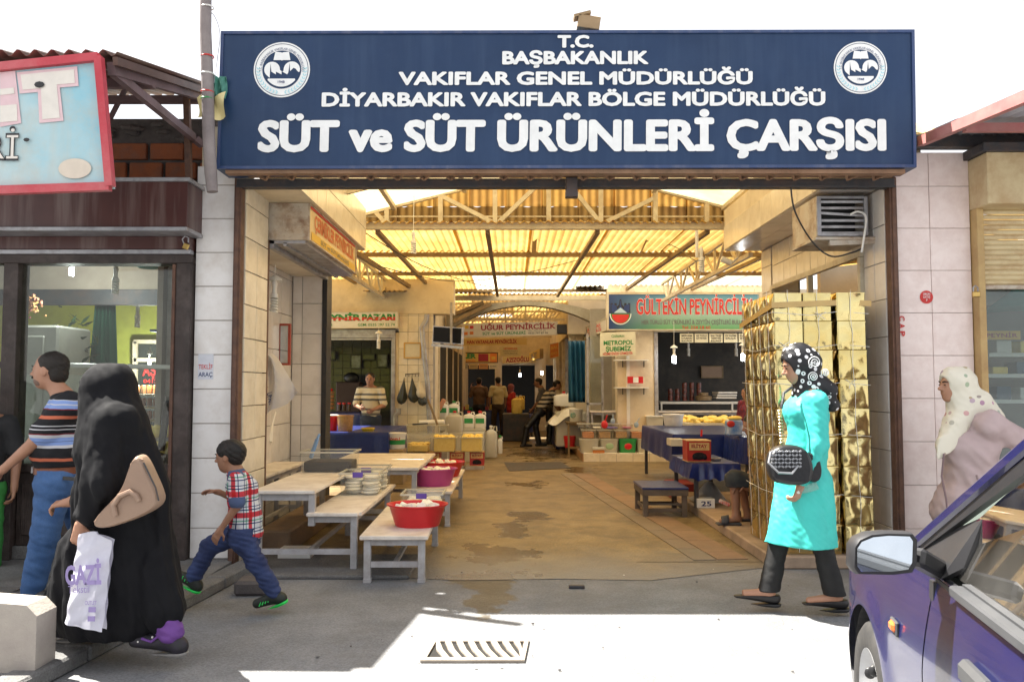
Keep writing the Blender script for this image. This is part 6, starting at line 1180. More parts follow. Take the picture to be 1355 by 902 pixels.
bb = B(); a, c_ = P(886, 605, 10.3), P(908, 582, 10.5); bb.box(X(887, 10.6), X(905, 10.6), 10.6, 10.9, P(887, 590, 10.6).z, P(887, 581, 10.6).z); bb.top('paper_pile', 'pile of pale papers between the blue tables', 'papers', m_milk); bb = B(); bb.box(X(881, 10.7), X(911, 10.7), 10.4, 10.9, .01, .2, .01); bb.top('red_crate', 'dark red crate under the high blue table', 'crate', mat('dark_red', (.25, .02, .02), rough=.5))
q = P(980, 578, 10.2); t = T('printed_bag', 'blue and white printed bag with a red logo on the blue table', 'bag', V((q.x-.08, 10.2, .80))); bb = B(); bb.box(q.x-.17, q.x+.02, 10.15, 10.3, .803, 1.0, .02); bb.build('bag_body', mat('bag_blue', (.08, .22, .55), (.55, .60, .70), rough=.4, scale=9), t); bb = B(); bb.ball((q.x-.13, 10.15, .95), (.05, .012, .04)); bb.build('print', i_red, t, True)
bb = B(); bb.ball((q.x-.06, 10.22, 1.02), (.09, .07, .03)); bb.build('top_fold', m_ycheese, t, True)

# ---- stack of gold tins
mgold = mat('gold_tin', (.78, .67, .34), (.64, .50, .20), rough=.18, scale=2, metal=1, bump=.6, bscale=5)
TW, TH = .228, .2275; gx0, gy0, gz0 = 2.12, 6.52, .10
def tinmesh(seed):
    rs = random.Random(seed); bb = B(); h = TW/2-.003; bb.box(-h, h, -h, h, .0, TH-.002, .004)
    for (o, u) in ((V((0, -h, 0)), V((1, 0, 0))), (V((-h, 0, 0)), V((0, -1, 0)))):
        n = u.cross(V((0, 0, 1))); d1 = rs.uniform(-.03, .01); cx = rs.uniform(-.3, .3); am = rs.uniform(.008, .018)
        def f(a, b_):
            e = (1-abs(2*a-1)**6)*(1-abs(2*b_-1)**6); x = 2*a-1; y = 2*b_-1
            dd = .0018+e*(.004+d1*.3*math.exp(-((x-cx)**2*3+y*y*2))+.006+am*(math.exp(-((y+.72)**2*30+x*x*2.5))+.8*math.exp(-((y-.78)**2*40+x*x*3)))*-.7+.005*sin(4*x+seed)*sin(3*y+seed))
            return o+u*(x*(h-.006))+V((0, 0, .006+b_*(TH-.014)))+n*max(.0006, dd)
        bb.grid(f, 12, 12)
    bb.box(-h-.0015, h+.0015, -h-.0015, -h+.002, TH-.009, TH-.003); t = bb.build('tin', mgold, None, True); me = t.data; bpy.data.objects.remove(t); return me
tm_ = [tinmesh(s) for s in range(9)]
rowsn = ['bottom row', 'second row up', 'third row up', 'fourth row up', 'middle row', 'fourth row down', 'third row down', 'second row down', 'top row']
for r in range(9):
    for i in range(3):
        for j in range(4):
            if i > 0 and j > 0 and r < 8: continue
            if j == 0: side = ('left', 'middle', 'right')[i]+' column, street side'
            elif i == 0: side = ('second', 'third', 'farthest')[j-1]+' column, hall side'
            else: side = 'inside of the stack top'
            rs = random.Random(r*40+i*5+j)
            x = gx0+TW*(i+.5)+rs.uniform(-.004, .004)+(.016*(1 if r < 7 else .4) if i == 2 and j == 0 else 0)*(1-r/14)-.006*r*(1 if i < 2 else .5); y = gy0+TW*(j+.5)+(-.03 if i == 2 else 0)+rs.uniform(-.004, .004)
            o = inst(tm_[rs.randrange(9)], 'gold_tin', (x, y, gz0+TH*r), rot=(0, 0, rs.uniform(-.02, .02))); o['label'] = 'gold tin of the stack, '+rowsn[r]+', '+side; o['category'] = 'tin'; o['group'] = 'stack of gold tins'
def lean(z): return -.006*(z-gz0)/TH
for k, (i, ax) in enumerate(((.5, 'x'), (1.5, 'x'), (2.6, 'x'), (.5, 'y'), (1.5, 'y'), (2.5, 'y'), (3.5, 'y'))):
    bb = B(); pts = []
    for s in range(19):
        z = gz0+.02+s*TH*.5; w_ = .006*sin(s*1.7+k); pts.append(V((gx0+TW*i+lean(z)+w_, gy0-.016-(.03 if i > 2 else 0), z)) if ax == 'x' else V((gx0-.014+lean(z), gy0+TW*i+w_, z)))
    bb.tube(pts, .0019, 5); bb.top('twine', 'white twine running down the '+(('left', 'middle', 'right')[int(i)] if ax == 'x' else ('nearest', 'second', 'third', 'farthest')[int(i)])+' column of the '+('street' if ax == 'x' else 'hall')+' side of the tins', 'twine', m_twine, smooth=True)
for k, zz in enumerate((.55, 1.02, 1.42, 1.72, 1.98)):
    bb = B(); pts = [V((gx0-.016+lean(zz), gy0+TW*4, zz+.02)), V((gx0-.016+lean(zz), gy0+TW*2, zz-.02*(k % 2))), V((gx0-.016+lean(zz), gy0-.012, zz+.01)), V((gx0+TW, gy0-.018, zz-.015)), V((gx0+TW*2, gy0-.022, zz+.015)), V((gx0+TW*3, gy0-.045, zz-.005))]
    bb.tube(pts, .0019, 5)
    c_ = pts[2+k % 3]+V((.08, -.004, 0))
    for a in (30, 150, 250, 320): bb.tube([c_, c_+V((.05*cos(rad(a)), -.012, .05*sin(rad(a))))], .0022, 4)
    bb.top('twine', 'white twine tied round the gold tins, '+('lowest', 'second from below', 'middle', 'second from above', 'highest')[k]+' horizontal one', 'twine', m_twine, smooth=True)
bb = B(); zt = gz0+TH*8.45; o_ = .020
pts = [V((gx0-o_-.05, gy0+TW*4, zt-.10)), V((gx0-o_-.05, gy0-o_, zt+.0)), V((gx0+TW*2, gy0-o_-.002, zt+.02)), V((gx0+TW*3+.02, gy0-o_-.03, zt+.012))]
for i in range(3): a, c_ = pts[i], pts[i+1]; bb.prism([a, c_, c_+V((0, 0, .045)), a+V((0, 0, .045))], (.001, .002, 0))
bb.top('packing_tape', 'broad yellowish packing tape band round the top of the gold tins', 'tape', mat('brown_tape', (.58, .38, .12), (.50, .32, .10), rough=.25, spec=.7))
# things in the niche stall
frame_pic('red framed mirror on the back wall of the niche stall', 367, 428, 384, 483, 8.9, mat('red_wood', (.35, .05, .03), rough=.5), mat('mirror', (.5, .5, .5), rough=.03, metal=1), .05)
bb = B(); a = P(358, 478, 8.3)
bb.grid(lambda u, v: V((P(352, 480, 8.2).x+(.06+.22*v**.6)*u*1.1, 8.2+.1*sin(6*u+3*v), P(352, 470, 8.2).z-.62*v+.25*u*v*(v-.2)*1.2-.0*u+.02*sin(8*u))), 14, 16); bb.top('hanging_bag', 'white plastic carrier bag hanging in the niche stall', 'bag', mat('bag_white', (.66, .64, .64), (.58, .57, .6), rough=.35, trans=.2, bump=.5, bscale=20), smooth=True)
letter('UPAR', P(358, 527, 8.12), (.25, 0, -1), (1, 0, .25), .12, .05, i_navy, [o for o in COL.objects if o.get('label', '').startswith('white plastic carrier')][0], .03)
bb = B(); bb.tube([P(357, 585, 8.6), P(358, 560, 8.7), P(362, 545, 8.8)], .03, 8); bb.top('elbow_pipe', 'pale plastic waste pipe low in the niche stall', 'pipe', m_wht, smooth=True)
# ================= people =================
def nz(p, seed): 
    x, y, z = p[..., 0], p[..., 1], p[..., 2]
    return (np.sin(x*1.0+1.7*np.sin(z*.8+seed)+seed)*np.sin(z*1.1+1.3*np.sin(y*1.2+seed*2))+.6*np.sin(2.3*z+1.9*x+1.1*np.sin(1.7*y+seed)))*.6
class Fld:
    def __init__(s, lo, hi, r):
        s.lo = np.array(lo, np.float32); s.r = r; s.n = tuple(int(math.ceil((hi[i]-lo[i])/r))+1 for i in range(3)); s.S = np.full(s.n, .5, np.float32)
        s.ax = [s.lo[i]+r*np.arange(s.n[i], dtype=np.float32) for i in range(3)]
    def blk(s, lo, hi):
        sl = []
        for i in range(3):
            a = max(0, int((lo[i]-s.lo[i])/s.r)); b = min(s.n[i], int((hi[i]-s.lo[i])/s.r)+2)
            if b <= a: return None, None
            sl.append(slice(a, b))
        g = np.stack(np.meshgrid(*[s.ax[i][sl[i]] for i in range(3)], indexing='ij'), -1); return tuple(sl), g
    def put(s, sl, d, k, op):
        c = s.S[sl]
        if op == 'u':
            h = np.clip(.5+.5*(c-d)/k, 0, 1); s.S[sl] = c*(1-h)+d*h-k*h*(1-h)
        elif op == 's':
            d = -d; h = np.clip(.5-.5*(c-d)/k, 0, 1); s.S[sl] = c*(1-h)+d*h+k*h*(1-h)
    def cone(s, a, b, ra, rb, k=.02, sc=(1, 1, 1), th=0, op='u'):
        """rounded cone; sc stretches it (forward, sideways, up) in the frame turned by th"""
        a, b = np.array(a, float), np.array(b, float); m = max(ra, rb)*max(sc)+k+2*s.r; sl, g = s.blk(np.minimum(a, b)-m, np.maximum(a, b)+m)
        if sl is None: return s
        o = (a+b)/2; c_, s_ = cos(th), sin(th); R = np.array([[c_, s_, 0], [-s_, c_, 0], [0, 0, 1]]); S = np.array(sc, float)
        q = ((g-o) @ R.T)/S; A = (R @ (a-o))/S; Bv = (R @ (b-o))/S; d = Bv-A; L = max(1e-9, d @ d)
        t = np.clip(((q-A) @ d)/L, 0, 1); dist = np.sqrt(((q-A-t[..., None]*d)**2).sum(-1))-(ra+(rb-ra)*t)
        s.put(sl, (dist*min(1, min(sc))).astype(np.float32), k, op); return s
    def ell(s, c, r, k=.02, th=0, op='u', pitch=0):
        c = np.array(c, float); m = max(r)+k+2*s.r; sl, g = s.blk(c-m, c+m)
        if sl is None: return s
        c_, s_ = cos(th), sin(th); R = np.array([[c_, s_, 0], [-s_, c_, 0], [0, 0, 1]]); q = (g-c) @ R.T
        if pitch: cp, sp_ = cos(pitch), sin(pitch); q = q @ np.array([[cp, 0, sp_], [0, 1, 0], [-sp_, 0, cp]]).T
        rr = np.array(r, float); l = np.sqrt(((q/rr)**2).sum(-1)); l2 = np.sqrt(((q/rr**2)**2).sum(-1))+1e-9
        s.put(sl, (l*(l-1)/l2).astype(np.float32), k, op); return s
    def cut(s, p, n, k=0):                              # keep the side the normal points away from
        g0 = [s.ax[i] for i in range(3)]; d = (g0[0][:, None, None]-p[0])*n[0]+(g0[1][None, :, None]-p[1])*n[1]+(g0[2][None, None, :]-p[2])*n[2]
        s.S = np.maximum(s.S, d.astype(np.float32)); return s
    def fold(s, amp, fr, seed, calm=None):
        m = np.abs(s.S) < .06; ii = np.argwhere(m); p = s.lo+ii*s.r; k = 1 if calm is None else np.clip((calm-p[:, 2])/.4, .12, 1); s.S[m] += (amp*k*nz(p*np.array(fr), seed)).astype(np.float32); return s
    def mesh(s, name, m, parent, kind=None, label=None, alt=None):
        S = s.S; S[0], S[-1] = np.maximum(S[0], .01), np.maximum(S[-1], .01); S[:, 0] = np.maximum(S[:, 0], .01); S[:, -1] = np.maximum(S[:, -1], .01); S[:, :, 0] = np.maximum(S[:, :, 0], .01); S[:, :, -1] = np.maximum(S[:, :, -1], .01)
        I = (S < 0); c = np.zeros(tuple(q-1 for q in S.shape), np.int8); off = [(i, j, l) for i in (0, 1) for j in (0, 1) for l in (0, 1)]
        for o in off: c += I[o[0]:S.shape[0]-1+o[0], o[1]:S.shape[1]-1+o[1], o[2]:S.shape[2]-1+o[2]]
        act = (c > 0) & (c < 8); ii = np.argwhere(act); idx = np.full(c.shape, -1, np.int64); idx[act] = np.arange(len(ii)); acc = np.zeros((len(ii), 3)); cnt = np.zeros(len(ii))
        for a in off:
            for ax in range(3):
                if a[ax]: continue
                b = list(a); b[ax] = 1; va = S[ii[:, 0]+a[0], ii[:, 1]+a[1], ii[:, 2]+a[2]]; vb = S[ii[:, 0]+b[0], ii[:, 1]+b[1], ii[:, 2]+b[2]]; mm = (va < 0) != (vb < 0); t = va[mm]/(va[mm]-vb[mm])
                p = np.tile(np.array(a, float), (mm.sum(), 1)); p[:, ax] += t; acc[mm] += p; cnt[mm] += 1
        v = s.lo+(ii+acc/cnt[:, None])*s.r; F_ = []
        for ax in range(3):
            b, c2 = (ax+1) % 3, (ax+2) % 3; sl0 = [slice(None)]*3; sl1 = [slice(None)]*3; sl0[ax] = slice(0, -1); sl1[ax] = slice(1, None); A, Bq = I[tuple(sl0)], I[tuple(sl1)]; e = np.argwhere(A != Bq)
            e = e[(e[:, b] > 0) & (e[:, c2] > 0) & (e[:, b] < S.shape[b]-1) & (e[:, c2] < S.shape[c2]-1)]; ins = A[e[:, 0], e[:, 1], e[:, 2]]
            def gi(db, dc): q = e.copy(); q[:, b] -= db; q[:, c2] -= dc; return idx[q[:, 0], q[:, 1], q[:, 2]]
            Q = np.stack([gi(0, 0), gi(1, 0), gi(1, 1), gi(0, 1)], 1); Q[~ins] = Q[~ins][:, ::-1]; F_.append(Q)
        Fq = np.concatenate(F_); Fq = Fq[(Fq >= 0).all(1)]; off_ = np.array(wloc(parent)) if parent else np.zeros(3); v = v-off_
        me = bpy.data.meshes.new(name); me.vertices.add(len(v)); me.vertices.foreach_set('co', v.astype(np.float32).ravel()); me.loops.add(len(Fq)*4); me.loops.foreach_set('vertex_index', Fq.ravel().astype(np.int32)); me.polygons.add(len(Fq)); me.polygons.foreach_set('loop_start', np.arange(0, len(Fq)*4, 4, dtype=np.int32)); me.polygons.foreach_set('loop_total', np.full(len(Fq), 4, np.int32))
        me.update(calc_edges=True); me.polygons.foreach_set('use_smooth', np.ones(len(Fq), bool)); me.materials.append(m); o = bpy.data.objects.new(name, me); COL.objects.link(o)
        if parent: o.parent = parent
        if label: o['label'] = label
        return o
def A_(p): return np.array(p, float)
m_skin = mat('skin', (.42, .22, .14), (.36, .18, .11), rough=.5, scale=9, bump=.05, bscale=120)
m_skind = mat('skin_tan', (.34, .17, .10), (.28, .135, .08), rough=.5, scale=9)
m_hair = mat('black_hair', (.012, .010, .009), (.025, .02, .017), rough=.5, bump=.5, bscale=160, spec=.3)
m_eye = mat('dark_eye', (.02, .012, .01), rough=.2)
def box_of(pts, m): P_ = np.array([A_(p) for p in pts]); return P_.min(0)-m, P_.max(0)+m
def head(f, c, th, s=1.0, tilt=0.0, jaw=1.0):
    """head with brow, nose, lips, chin and ears; c is the middle of the skull"""
    c = A_(c); fw, lf = A_((cos(th), sin(th), 0)), A_((-sin(th), cos(th), 0)); ct, st = cos(tilt), sin(tilt); F_ = fw*ct+A_((0, 0, -st)); U_ = A_((0, 0, ct))+fw*st
    q = lambda a, b, d: c+(F_*a+lf*b+U_*d)*s
    f.ell(q(-.012, 0, .025), (.098*s, .077*s, .090*s), .01, th, pitch=tilt); f.ell(q(.022, 0, -.035), (.072*s, .062*s, .080*s), .03, th, pitch=tilt)
    f.ell(q(.050, 0, -.088*jaw), (.030*s, .030*s, .022*s), .025, th, pitch=tilt)
    f.ell(q(.074, 0, .018), (.018*s, .046*s, .012*s), .014, th, pitch=tilt)
    f.cone(q(.086, 0, .008), q(.110, 0, -.022), .007*s, .012*s, .010); f.ell(q(.098, .011, -.028), (.010*s, .008*s, .007*s), .005, th); f.ell(q(.098, -.011, -.028), (.010*s, .008*s, .007*s), .005, th)
    f.ell(q(.087, 0, -.052), (.010*s, .024*s, .006*s), .005, th, pitch=tilt); f.ell(q(.084, 0, -.063), (.010*s, .020*s, .006*s), .005, th, pitch=tilt)
    for e in (-1, 1):
        f.ell(q(.090, e*.031, .004), (.014*s, .014*s, .010*s), .008, th, op='s'); f.ell(q(.079, e*.031, .004), (.012*s, .012*s, .011*s), .004, th)
        f.ell(q(-.005, e*.076, -.008), (.018*s, .008*s, .030*s), .006, th, pitch=tilt)
    return q
def eyes(q, root, th, s=1.0, brow=m_hair, side=(-1, 1)):
    for e in side:
        b = B(); b.ball(V(q(.0885, e*.032, .005)), (.006*s, .008*s, .0045*s), 10, 6); b.build('eye', m_eye, root, True)
        if brow: b = B(); b.tube([V(q(.094, e*.014, .024)), V(q(.092, e*.032, .029)), V(q(.078, e*.050, .023))], [.004*s, .0045*s, .003*s], 6); b.build('eyebrow', brow, root, True)
def hand(f, w, d, pn, s=1.0, curl=.5, side=1, spread=.0, thumb=.5):
    """palm and five fingers; w wrist, d along the hand, pn out of the palm, side: +1 thumb on d x pn"""
    w, d, pn = A_(w), A_(d), A_(pn); d /= np.linalg.norm(d); pn = pn-d*(pn @ d); pn /= np.linalg.norm(pn); x = np.cross(d, pn)*side; s_ = s
    f.cone(w, w+d*.03*s_, .025*s_, .026*s_, .012); 
    for t in (-.6, -.2, .2, .6): f.cone(w+d*.02*s_+x*t*.030*s_, w+d*.085*s_+x*t*.042*s_, .014*s_, .0125*s_, .008)
    for i, (t, L, r) in enumerate(((.030, .070, .0088), (.0105, .078, .009), (-.010, .073, .0086), (-.029, .058, .0078))):
        p = w+x*t*s_+d*.088*s_; a = .25+curl*(.9+.12*i); L *= s_; dd = d+x*spread*t*8; dd /= np.linalg.norm(dd)
        for sg, fr in ((.45, 1.0), (.30, 1.9), (.25, 2.6)):
            an = a*fr*.62; v = dd*cos(an)+pn*sin(an); p2 = p+v*L*sg; f.cone(p, p2, r*s_, r*.92*s_, .004); p = p2; 
    p = w+x*.024*s_+d*.02*s_; v = d*.55+x*.75+pn*(.25+.3*thumb); v /= np.linalg.norm(v); p2 = p+v*.040*s_; f.cone(p, p2, .0125*s_, .0105*s_, .008); v = d*.8+x*(.45-.5*thumb)+pn*(.3+.35*thumb); v /= np.linalg.norm(v); f.cone(p2, p2+v*.045*s_, .010*s_, .0085*s_, .004)
def foot(f, ank, toe, s=1.0, r=.036): a, t = A_(ank), A_(toe); h = t-a; h[2] = 0; n = np.linalg.norm(h); h /= max(n, 1e-6); f.cone(a, a-h*.03*s+A_((0, 0, -.03*s)), r*s, .034*s, .03); f.cone(a+A_((0, 0, -.035*s)), t, .034*s, .024*s, .02, (1, 1, 1))
def shoe(name, ank, toe, zs, m, root, s=1.0, sole=None, r=.006, low=False, th=0, lift=0, pitch=0):
    """one shoe: upper and sole following ankle and toe"""
    a, t = A_(ank), A_(toe); h = t-a; L = np.linalg.norm(h); h /= L; lo, hi = box_of([a, t], .12*s); f = Fld(lo, hi, .005); dn = A_((0, 0, -1)); dn = dn-h*(dn @ h); dn /= np.linalg.norm(dn)
    heel = a-h*.045*s+dn*.045*s; f.cone(heel-dn*.01*s, t-dn*.004*s, .040*s, .032*s, .02, (1, 1, 1), 0)
    if not low: f.cone(a-dn*.01*s, heel, .046*s, .042*s, .02)
    f.cone(a+h*.02*s, t, .038*s if not low else .03*s, .026*s, .02)
    f.cut(heel+dn*.028*s, dn)
    if low: f.cut(a+dn*.012*s, -dn)
    o = f.mesh(name, m, root)
    f = Fld(lo, hi, .005); f.cone(heel+dn*.02*s, t+dn*.014*s, .044*s, .038*s, .01); f.cut(heel+dn*.046*s, dn); f.cut(heel+dn*.024*s, -dn); f.mesh('sole', sole or m_blk, o)
    return o
def limb(f, a, b, c, r, k=.02): f.cone(a, b, r[0], r[1], k); f.cone(b, c, r[1], r[2], k)
def person(label, loc): return T('person', label, 'person', loc)
rs0 = random.Random(1)

# ---- man in a striped polo shirt, walking left
th = pi; Ym = 5.4; yn, yf = Ym-.16, Ym+.16                 # near and far shoulder planes
root = person('stocky man in a striped black and blue polo shirt and jeans walking left', (P(60, 790, Ym).x, Ym, SW))
hc = P(66, 490, Ym); nk = P(84, 525, Ym); ch = P(88, 556, Ym); wa = P(82, 600, Ym); pe = P(80, 628, Ym)
shN, elN, wrN = P(90, 535, yn), P(48, 583, yn-.02), P(4, 621, yn-.02); shF, elF, wrF = P(82, 538, yf), P(95, 590, yf), P(66, 640, yf)
hiN, knN, anN = P(72, 640, Ym-.1), P(60, 705, Ym-.1), P(43, 778, Ym-.08); hiF, knF, anF = P(90, 640, Ym+.1), P(112, 705, Ym+.1), P(140, 765, Ym+.12)
def body(res, hd, hs, tilt, torso, arms, legs, mt, root, hands=(), rN=.052, jaw=1.0, feet=(), name='body', s=1.0, th=pi, extra=()):
    allp = [hd]+[p for p in torso]+[p for a in arms for p in a[:3]]+[p for l in legs for p in l[:3]]+[h[0] for h in hands]
    lo, hi = box_of(allp, .17*s); f = Fld(lo, hi, res); ne, ch, wa, pe = torso
    f.cone(pe, wa, .105*s, .098*s, .03, (1, 1.3, 1), th); f.cone(wa, ch, .098*s, .105*s, .03, (1, 1.35, 1), th); f.cone(ch, ne, .105*s, .05*s, .03, (1, 1.2, 1), th)
    for a in arms: f.cone(ne, a[0], .05*s, .050*s, .03); limb(f, a[0], a[1], a[2], (.050*s, .042*s, .026*s))
    for l in legs: limb(f, l[0], l[1], l[2], (.085*s, .058*s, .038*s), .02)
    for a, t in feet: foot(f, a, t, s)
    nb = A_(hd)+A_((0, 0, -.05*s)); f.cone(ne, nb, rN*s, .05*s, .03); q = head(f, hd, th, hs, tilt, jaw)
    for h in hands: hand(f, *h[:3], **h[3])
    for e in extra: e(f)
    o = f.mesh(name, mt, root); return o, q
bd, q = body(.0065, hc+V((0, 0, .0)), 1.05, 0, (nk, ch, wa, pe), ((shN, elN, wrN), (shF, elF, wrF)), ((hiN, knN, anN), (hiF, knF, anF)), m_skin, root, ((wrN, (-1, -.1, -.75), (.5, .3, -.8), dict(curl=.5, side=-1)), (wrF, (-.3, 0, -1), (0, 1, 0), dict(curl=.6, side=1))), rN=.062)
eyes(q, root, th, 1.05)
f = Fld(*box_of([hc], .16), .0045); f.ell(V(q(-.022, 0, .040)), (.098, .088, .085), .01, th); f.ell(V(q(-.055, 0, -.02)), (.055, .075, .07), .02, th)
f.cut(V(q(.078, 0, .03)), (-cos(0), 0, .0)); f.ell(V(q(.085, 0, -.025)), (.075, .11, .075), .01, th, op='s'); f.ell(V(q(.01, -.09, -.012)), (.03, .03, .036), .005, th, op='s'); f.fold(.0025, (90, 90, 90), 1); f.mesh('hair', m_hair, root)
f = Fld(*box_of([hc], .14), .004); f.ell(V(q(.096, 0, -.043)), (.012, .033, .009), .004, th); f.mesh('moustache', m_hair, root)
f = Fld(*box_of([hc], .16), .005); f.ell(V(q(.036, 0, -.062)), (.0605, .0575, .052), .01, th); f.cut(V(q(.0, 0, -.042)), (0, 0, 1)); f.ell(V(q(.1, 0, -.055)), (.02, .02, .014), .005, th, op='s'); f.mesh('stubble', mat('stubble_skin', (.15, .095, .07), (.20, .12, .09), rough=.7, scale=60), root)
BK, LB, WH, OR, MR = (.006, .006, .009), (.24, .36, .72), (.62, .62, .66), (.62, .16, .08), (.22, .02, .03)
z0 = wa.z-.16; zt = nk.z+.05
polo = [(0, BK), (.08, WH), (.095, BK), (.14, WH), (.155, BK), (.24, OR), (.275, BK), (.39, WH), (.42, LB), (.455, BK), (.46, LB), (.50, WH), (.53, MR), (.54, BK), (.58, WH), (.59, BK), (.62, WH), (.63, BK), (.70, OR), (.735, BK), (.80, MR), (.81, LB), (.85, WH), (.86, LB), (.90, WH), (.91, BK)]
m_polo = mat('striped_polo', BK, rough=.85, bands=polo, zr=(z0-SW, zt-SW), bump=.3, bscale=18)
f = Fld(*box_of([nk, ch, wa, pe, shN, elN, shF, elF], .2), .0075)
f.cone(pe+V((0, 0, .03)), wa+V((.0, 0, .01)), .128, .150, .05, (1, 1.2, 1), th); f.cone(wa+V((-.02, 0, .03)), ch, .150, .138, .05, (1, 1.22, 1), th); f.cone(ch, nk+V((0, 0, -.03)), .138, .075, .04, (1, 1.5, 1), th)
f.ell(wa+V((-.05, 0, .05)), (.14, .16, .13), .05, th)
for s_, e_ in ((shN, elN), (shF, elF)): m_ = s_.lerp(e_, .80); f.cone(nk+V((0, 0, -.03)), s_, .06, .078, .04); f.cone(s_, m_, .078, .078, .03); n_ = (e_-s_).normalized(); 
f.fold(.006, (16, 16, 22), 3); f.fold(.002, (50, 50, 40), 5); f.cut(pe+V((0, 0, .035)), (0, 0, -1)); f.cut(nk+V((.02, 0, .03)), (-.3, 0, 1)); 
f.mesh('polo_shirt', m_polo, root)
b = B(); b.lathe(nk+V((.0, 0, -.005)), [(.068, -.02), (.076, .0), (.066, .035), (.060, .035)], 24, (1.05, 1)); b.build('collar', mat('black_knit', (.012, .012, .015), rough=.85), root, True)
b = B(); c_ = pe+V((.0, 0, .035)); b.lathe(c_, [(.134, -.024), (.140, -.02), (.140, .02), (.134, .024)], 40, (1.04, 1.25)); b.build('belt', mat('brown_belt', (.20, .06, .025), rough=.4), root, True)
b = B(); b.box(c_.x-.165, c_.x-.15, c_.y-.05, c_.y+.03, c_.z-.02, c_.z+.022, .003); b.build('buckle', m_steel, root)
m_jean = mat('light_jeans', (.035, .10, .26), (.07, .16, .36), rough=.85, scale=7, bump=.3, bscale=200, fine=.3); m_jeand = mat('dark_jeans', (.012, .022, .085), (.035, .06, .17), rough=.85, scale=6, bump=.3, bscale=200, fine=.3)
def trousers(nm, root, m, pe, legs, r=(.135, .105, .085, .07), zt=None, th=pi, res=.008, seed=1, sc=1.2, amp=.006, cutl=True):
    f = Fld(*box_of([pe]+[p for l in legs for p in l], .18), res); f.cone(pe+V((0, 0, .04)), pe+V((0, 0, -.06)), r[0], r[0], .04, (1, sc, 1), th)
    for h, k, a in legs: f.cone(pe.lerp(h, .6), h, r[0]*.8, r[1], .05); f.cone(h, k, r[1], r[2], .03); f.cone(k, a, r[2], r[3], .02)
    f.fold(amp, (14, 14, 26), seed); f.fold(amp*.4, (40, 40, 60), seed+2)
    if zt is not None: f.cut((0, 0, zt), (0, 0, 1))
    return f
f = trousers('jeans', root, m_jean, pe, ((hiN, knN, anN), (hiF, knF, anF)), zt=pe.z+.045, seed=4); f.cut((0, 0, anN.z-.03), (0, 0, -1)); f.mesh('jeans', m_jean, root)
b = B(); q_ = P(93, 633, Ym-.165); b.obox(q_, (.09, .01, .022), ry=.1); b.build('back_pocket', m_blk, root)
shoe('shoe', anN+V((.01, 0, -.03)), anN+V((-.16, 0, -.065)), 0, m_dark, root, 1.05); shoe('shoe', anF+V((0, 0, -.03)), anF+V((-.15, 0, -.06)), 0, m_dark, root, 1.05)

# ---- woman in a black abaya and face veil, walking left with bags
m_abaya = mat('black_abaya', (.0035, .0038, .0055), (.005, .005, .007), rough=.85, spec=.25, bump=.2, bscale=12)
Yn = 4.30; root = person('woman in a long black abaya and face veil walking left with a beige bag', (P(140, 860, Yn).x, Yn, 0)); th = pi
hc = P(140, 512, Yn); nk = P(150, 552, Yn); ch = P(150, 590, Yn); wa = P(152, 640, Yn); pe = P(155, 680, Yn)
shN, elN, wrN = P(150, 560, Yn-.15), P(140, 640, Yn-.2), P(106, 694, Yn-.24); shF, elF, wrF = P(140, 562, Yn+.14), P(128, 640, Yn+.16), P(92, 664, Yn+.14)
hiN, knN, anN = P(165, 690, Yn-.08), P(190, 770, Yn-.08), P(226, 838, Yn-.10); hiF, knF, anF = P(140, 690, Yn+.08), P(112, 765, Yn+.08), P(92, 822, Yn+.10)
bd, q = body(.006, hc, .93, .05, (nk, ch, wa, pe), ((shN, elN, wrN), (shF, elF, wrF)), ((hiN, knN, anN), (hiF, knF, anF)), m_skin, root, ((wrN, (-.15, 0, -1), (.0, 1, 0), dict(curl=1.0, side=1, s=.9)), (wrF, (-1, 0, -.15), (.0, .3, -1), dict(curl=.75, side=-1, s=.9))), s=.9)
eyes(q, root, th, .93)
f = Fld(*box_of([hc, nk, ch, wa, elN, elF, P(215, 740, Yn), P(60, 845, Yn), P(248, 835, Yn), P(110, 690, Yn-.24)], .12), .0085)
f.cone(hc+V((.015, 0, .01)), nk+V((.02, 0, .0)), .098, .095, .05, (1.05, 1, 1), th); f.ell(hc+V((.02, 0, .03)), (.115, .098, .105), .03, th)
f.cone(hc+V((.02, 0, -.02)), ch+V((.02, 0, .0)), .105, .155, .08, (1, 1.3, 1), th); f.cone(ch, P(152, 660, Yn), .15, .165, .06, (1, 1.3, 1), th); f.cone(P(152, 660, Yn), P(152, 745, Yn), .175, .22, .05, (1, 1.0, 1), th); f.cone(hc+V((.03, -.02, .0)), P(180, 640, Yn-.03), .10, .12, .06)
f.cone(P(150, 745, Yn), P(150, 800, Yn), .21, .24, .05, (1.18, .85, 1), th)
f.cone(P(120, 730, Yn+.03), P(78, 808, Yn+.06), .14, .10, .08); f.cone(P(175, 730, Yn), P(216, 806, Yn-.06), .15, .12, .08)
f.cone(shN, elN, .085, .10, .05); f.cone(elN, P(112, 682, Yn-.23), .10, .050, .05); f.cone(shF, elF, .08, .09, .04); f.cone(elF, P(103, 662, Yn+.15), .09, .05, .04)
f.cone(P(168, 560, Yn-.05), P(190, 650, Yn-.05), .09, .12, .06); f.cone(P(190, 650, Yn-.02), P(205, 760, Yn-.02), .12, .10, .06)
f.cone(hc+V((-.01, -.03, -.02)), ch+V((-.03, -.07, .0)), .085, .11, .06); f.cone(V(q(.02, -.03, -.05)), shN+V((.0, .02, 0)), .09, .10, .06); f.fold(.018, (24, 24, 2.6), 2, hc.z-.12); f.fold(.010, (46, 46, 5), 5, hc.z-.1); f.fold(.003, (70, 70, 30), 3)
f.cut((0, 0, P(150, 838, Yn).z), (0, 0, -1))
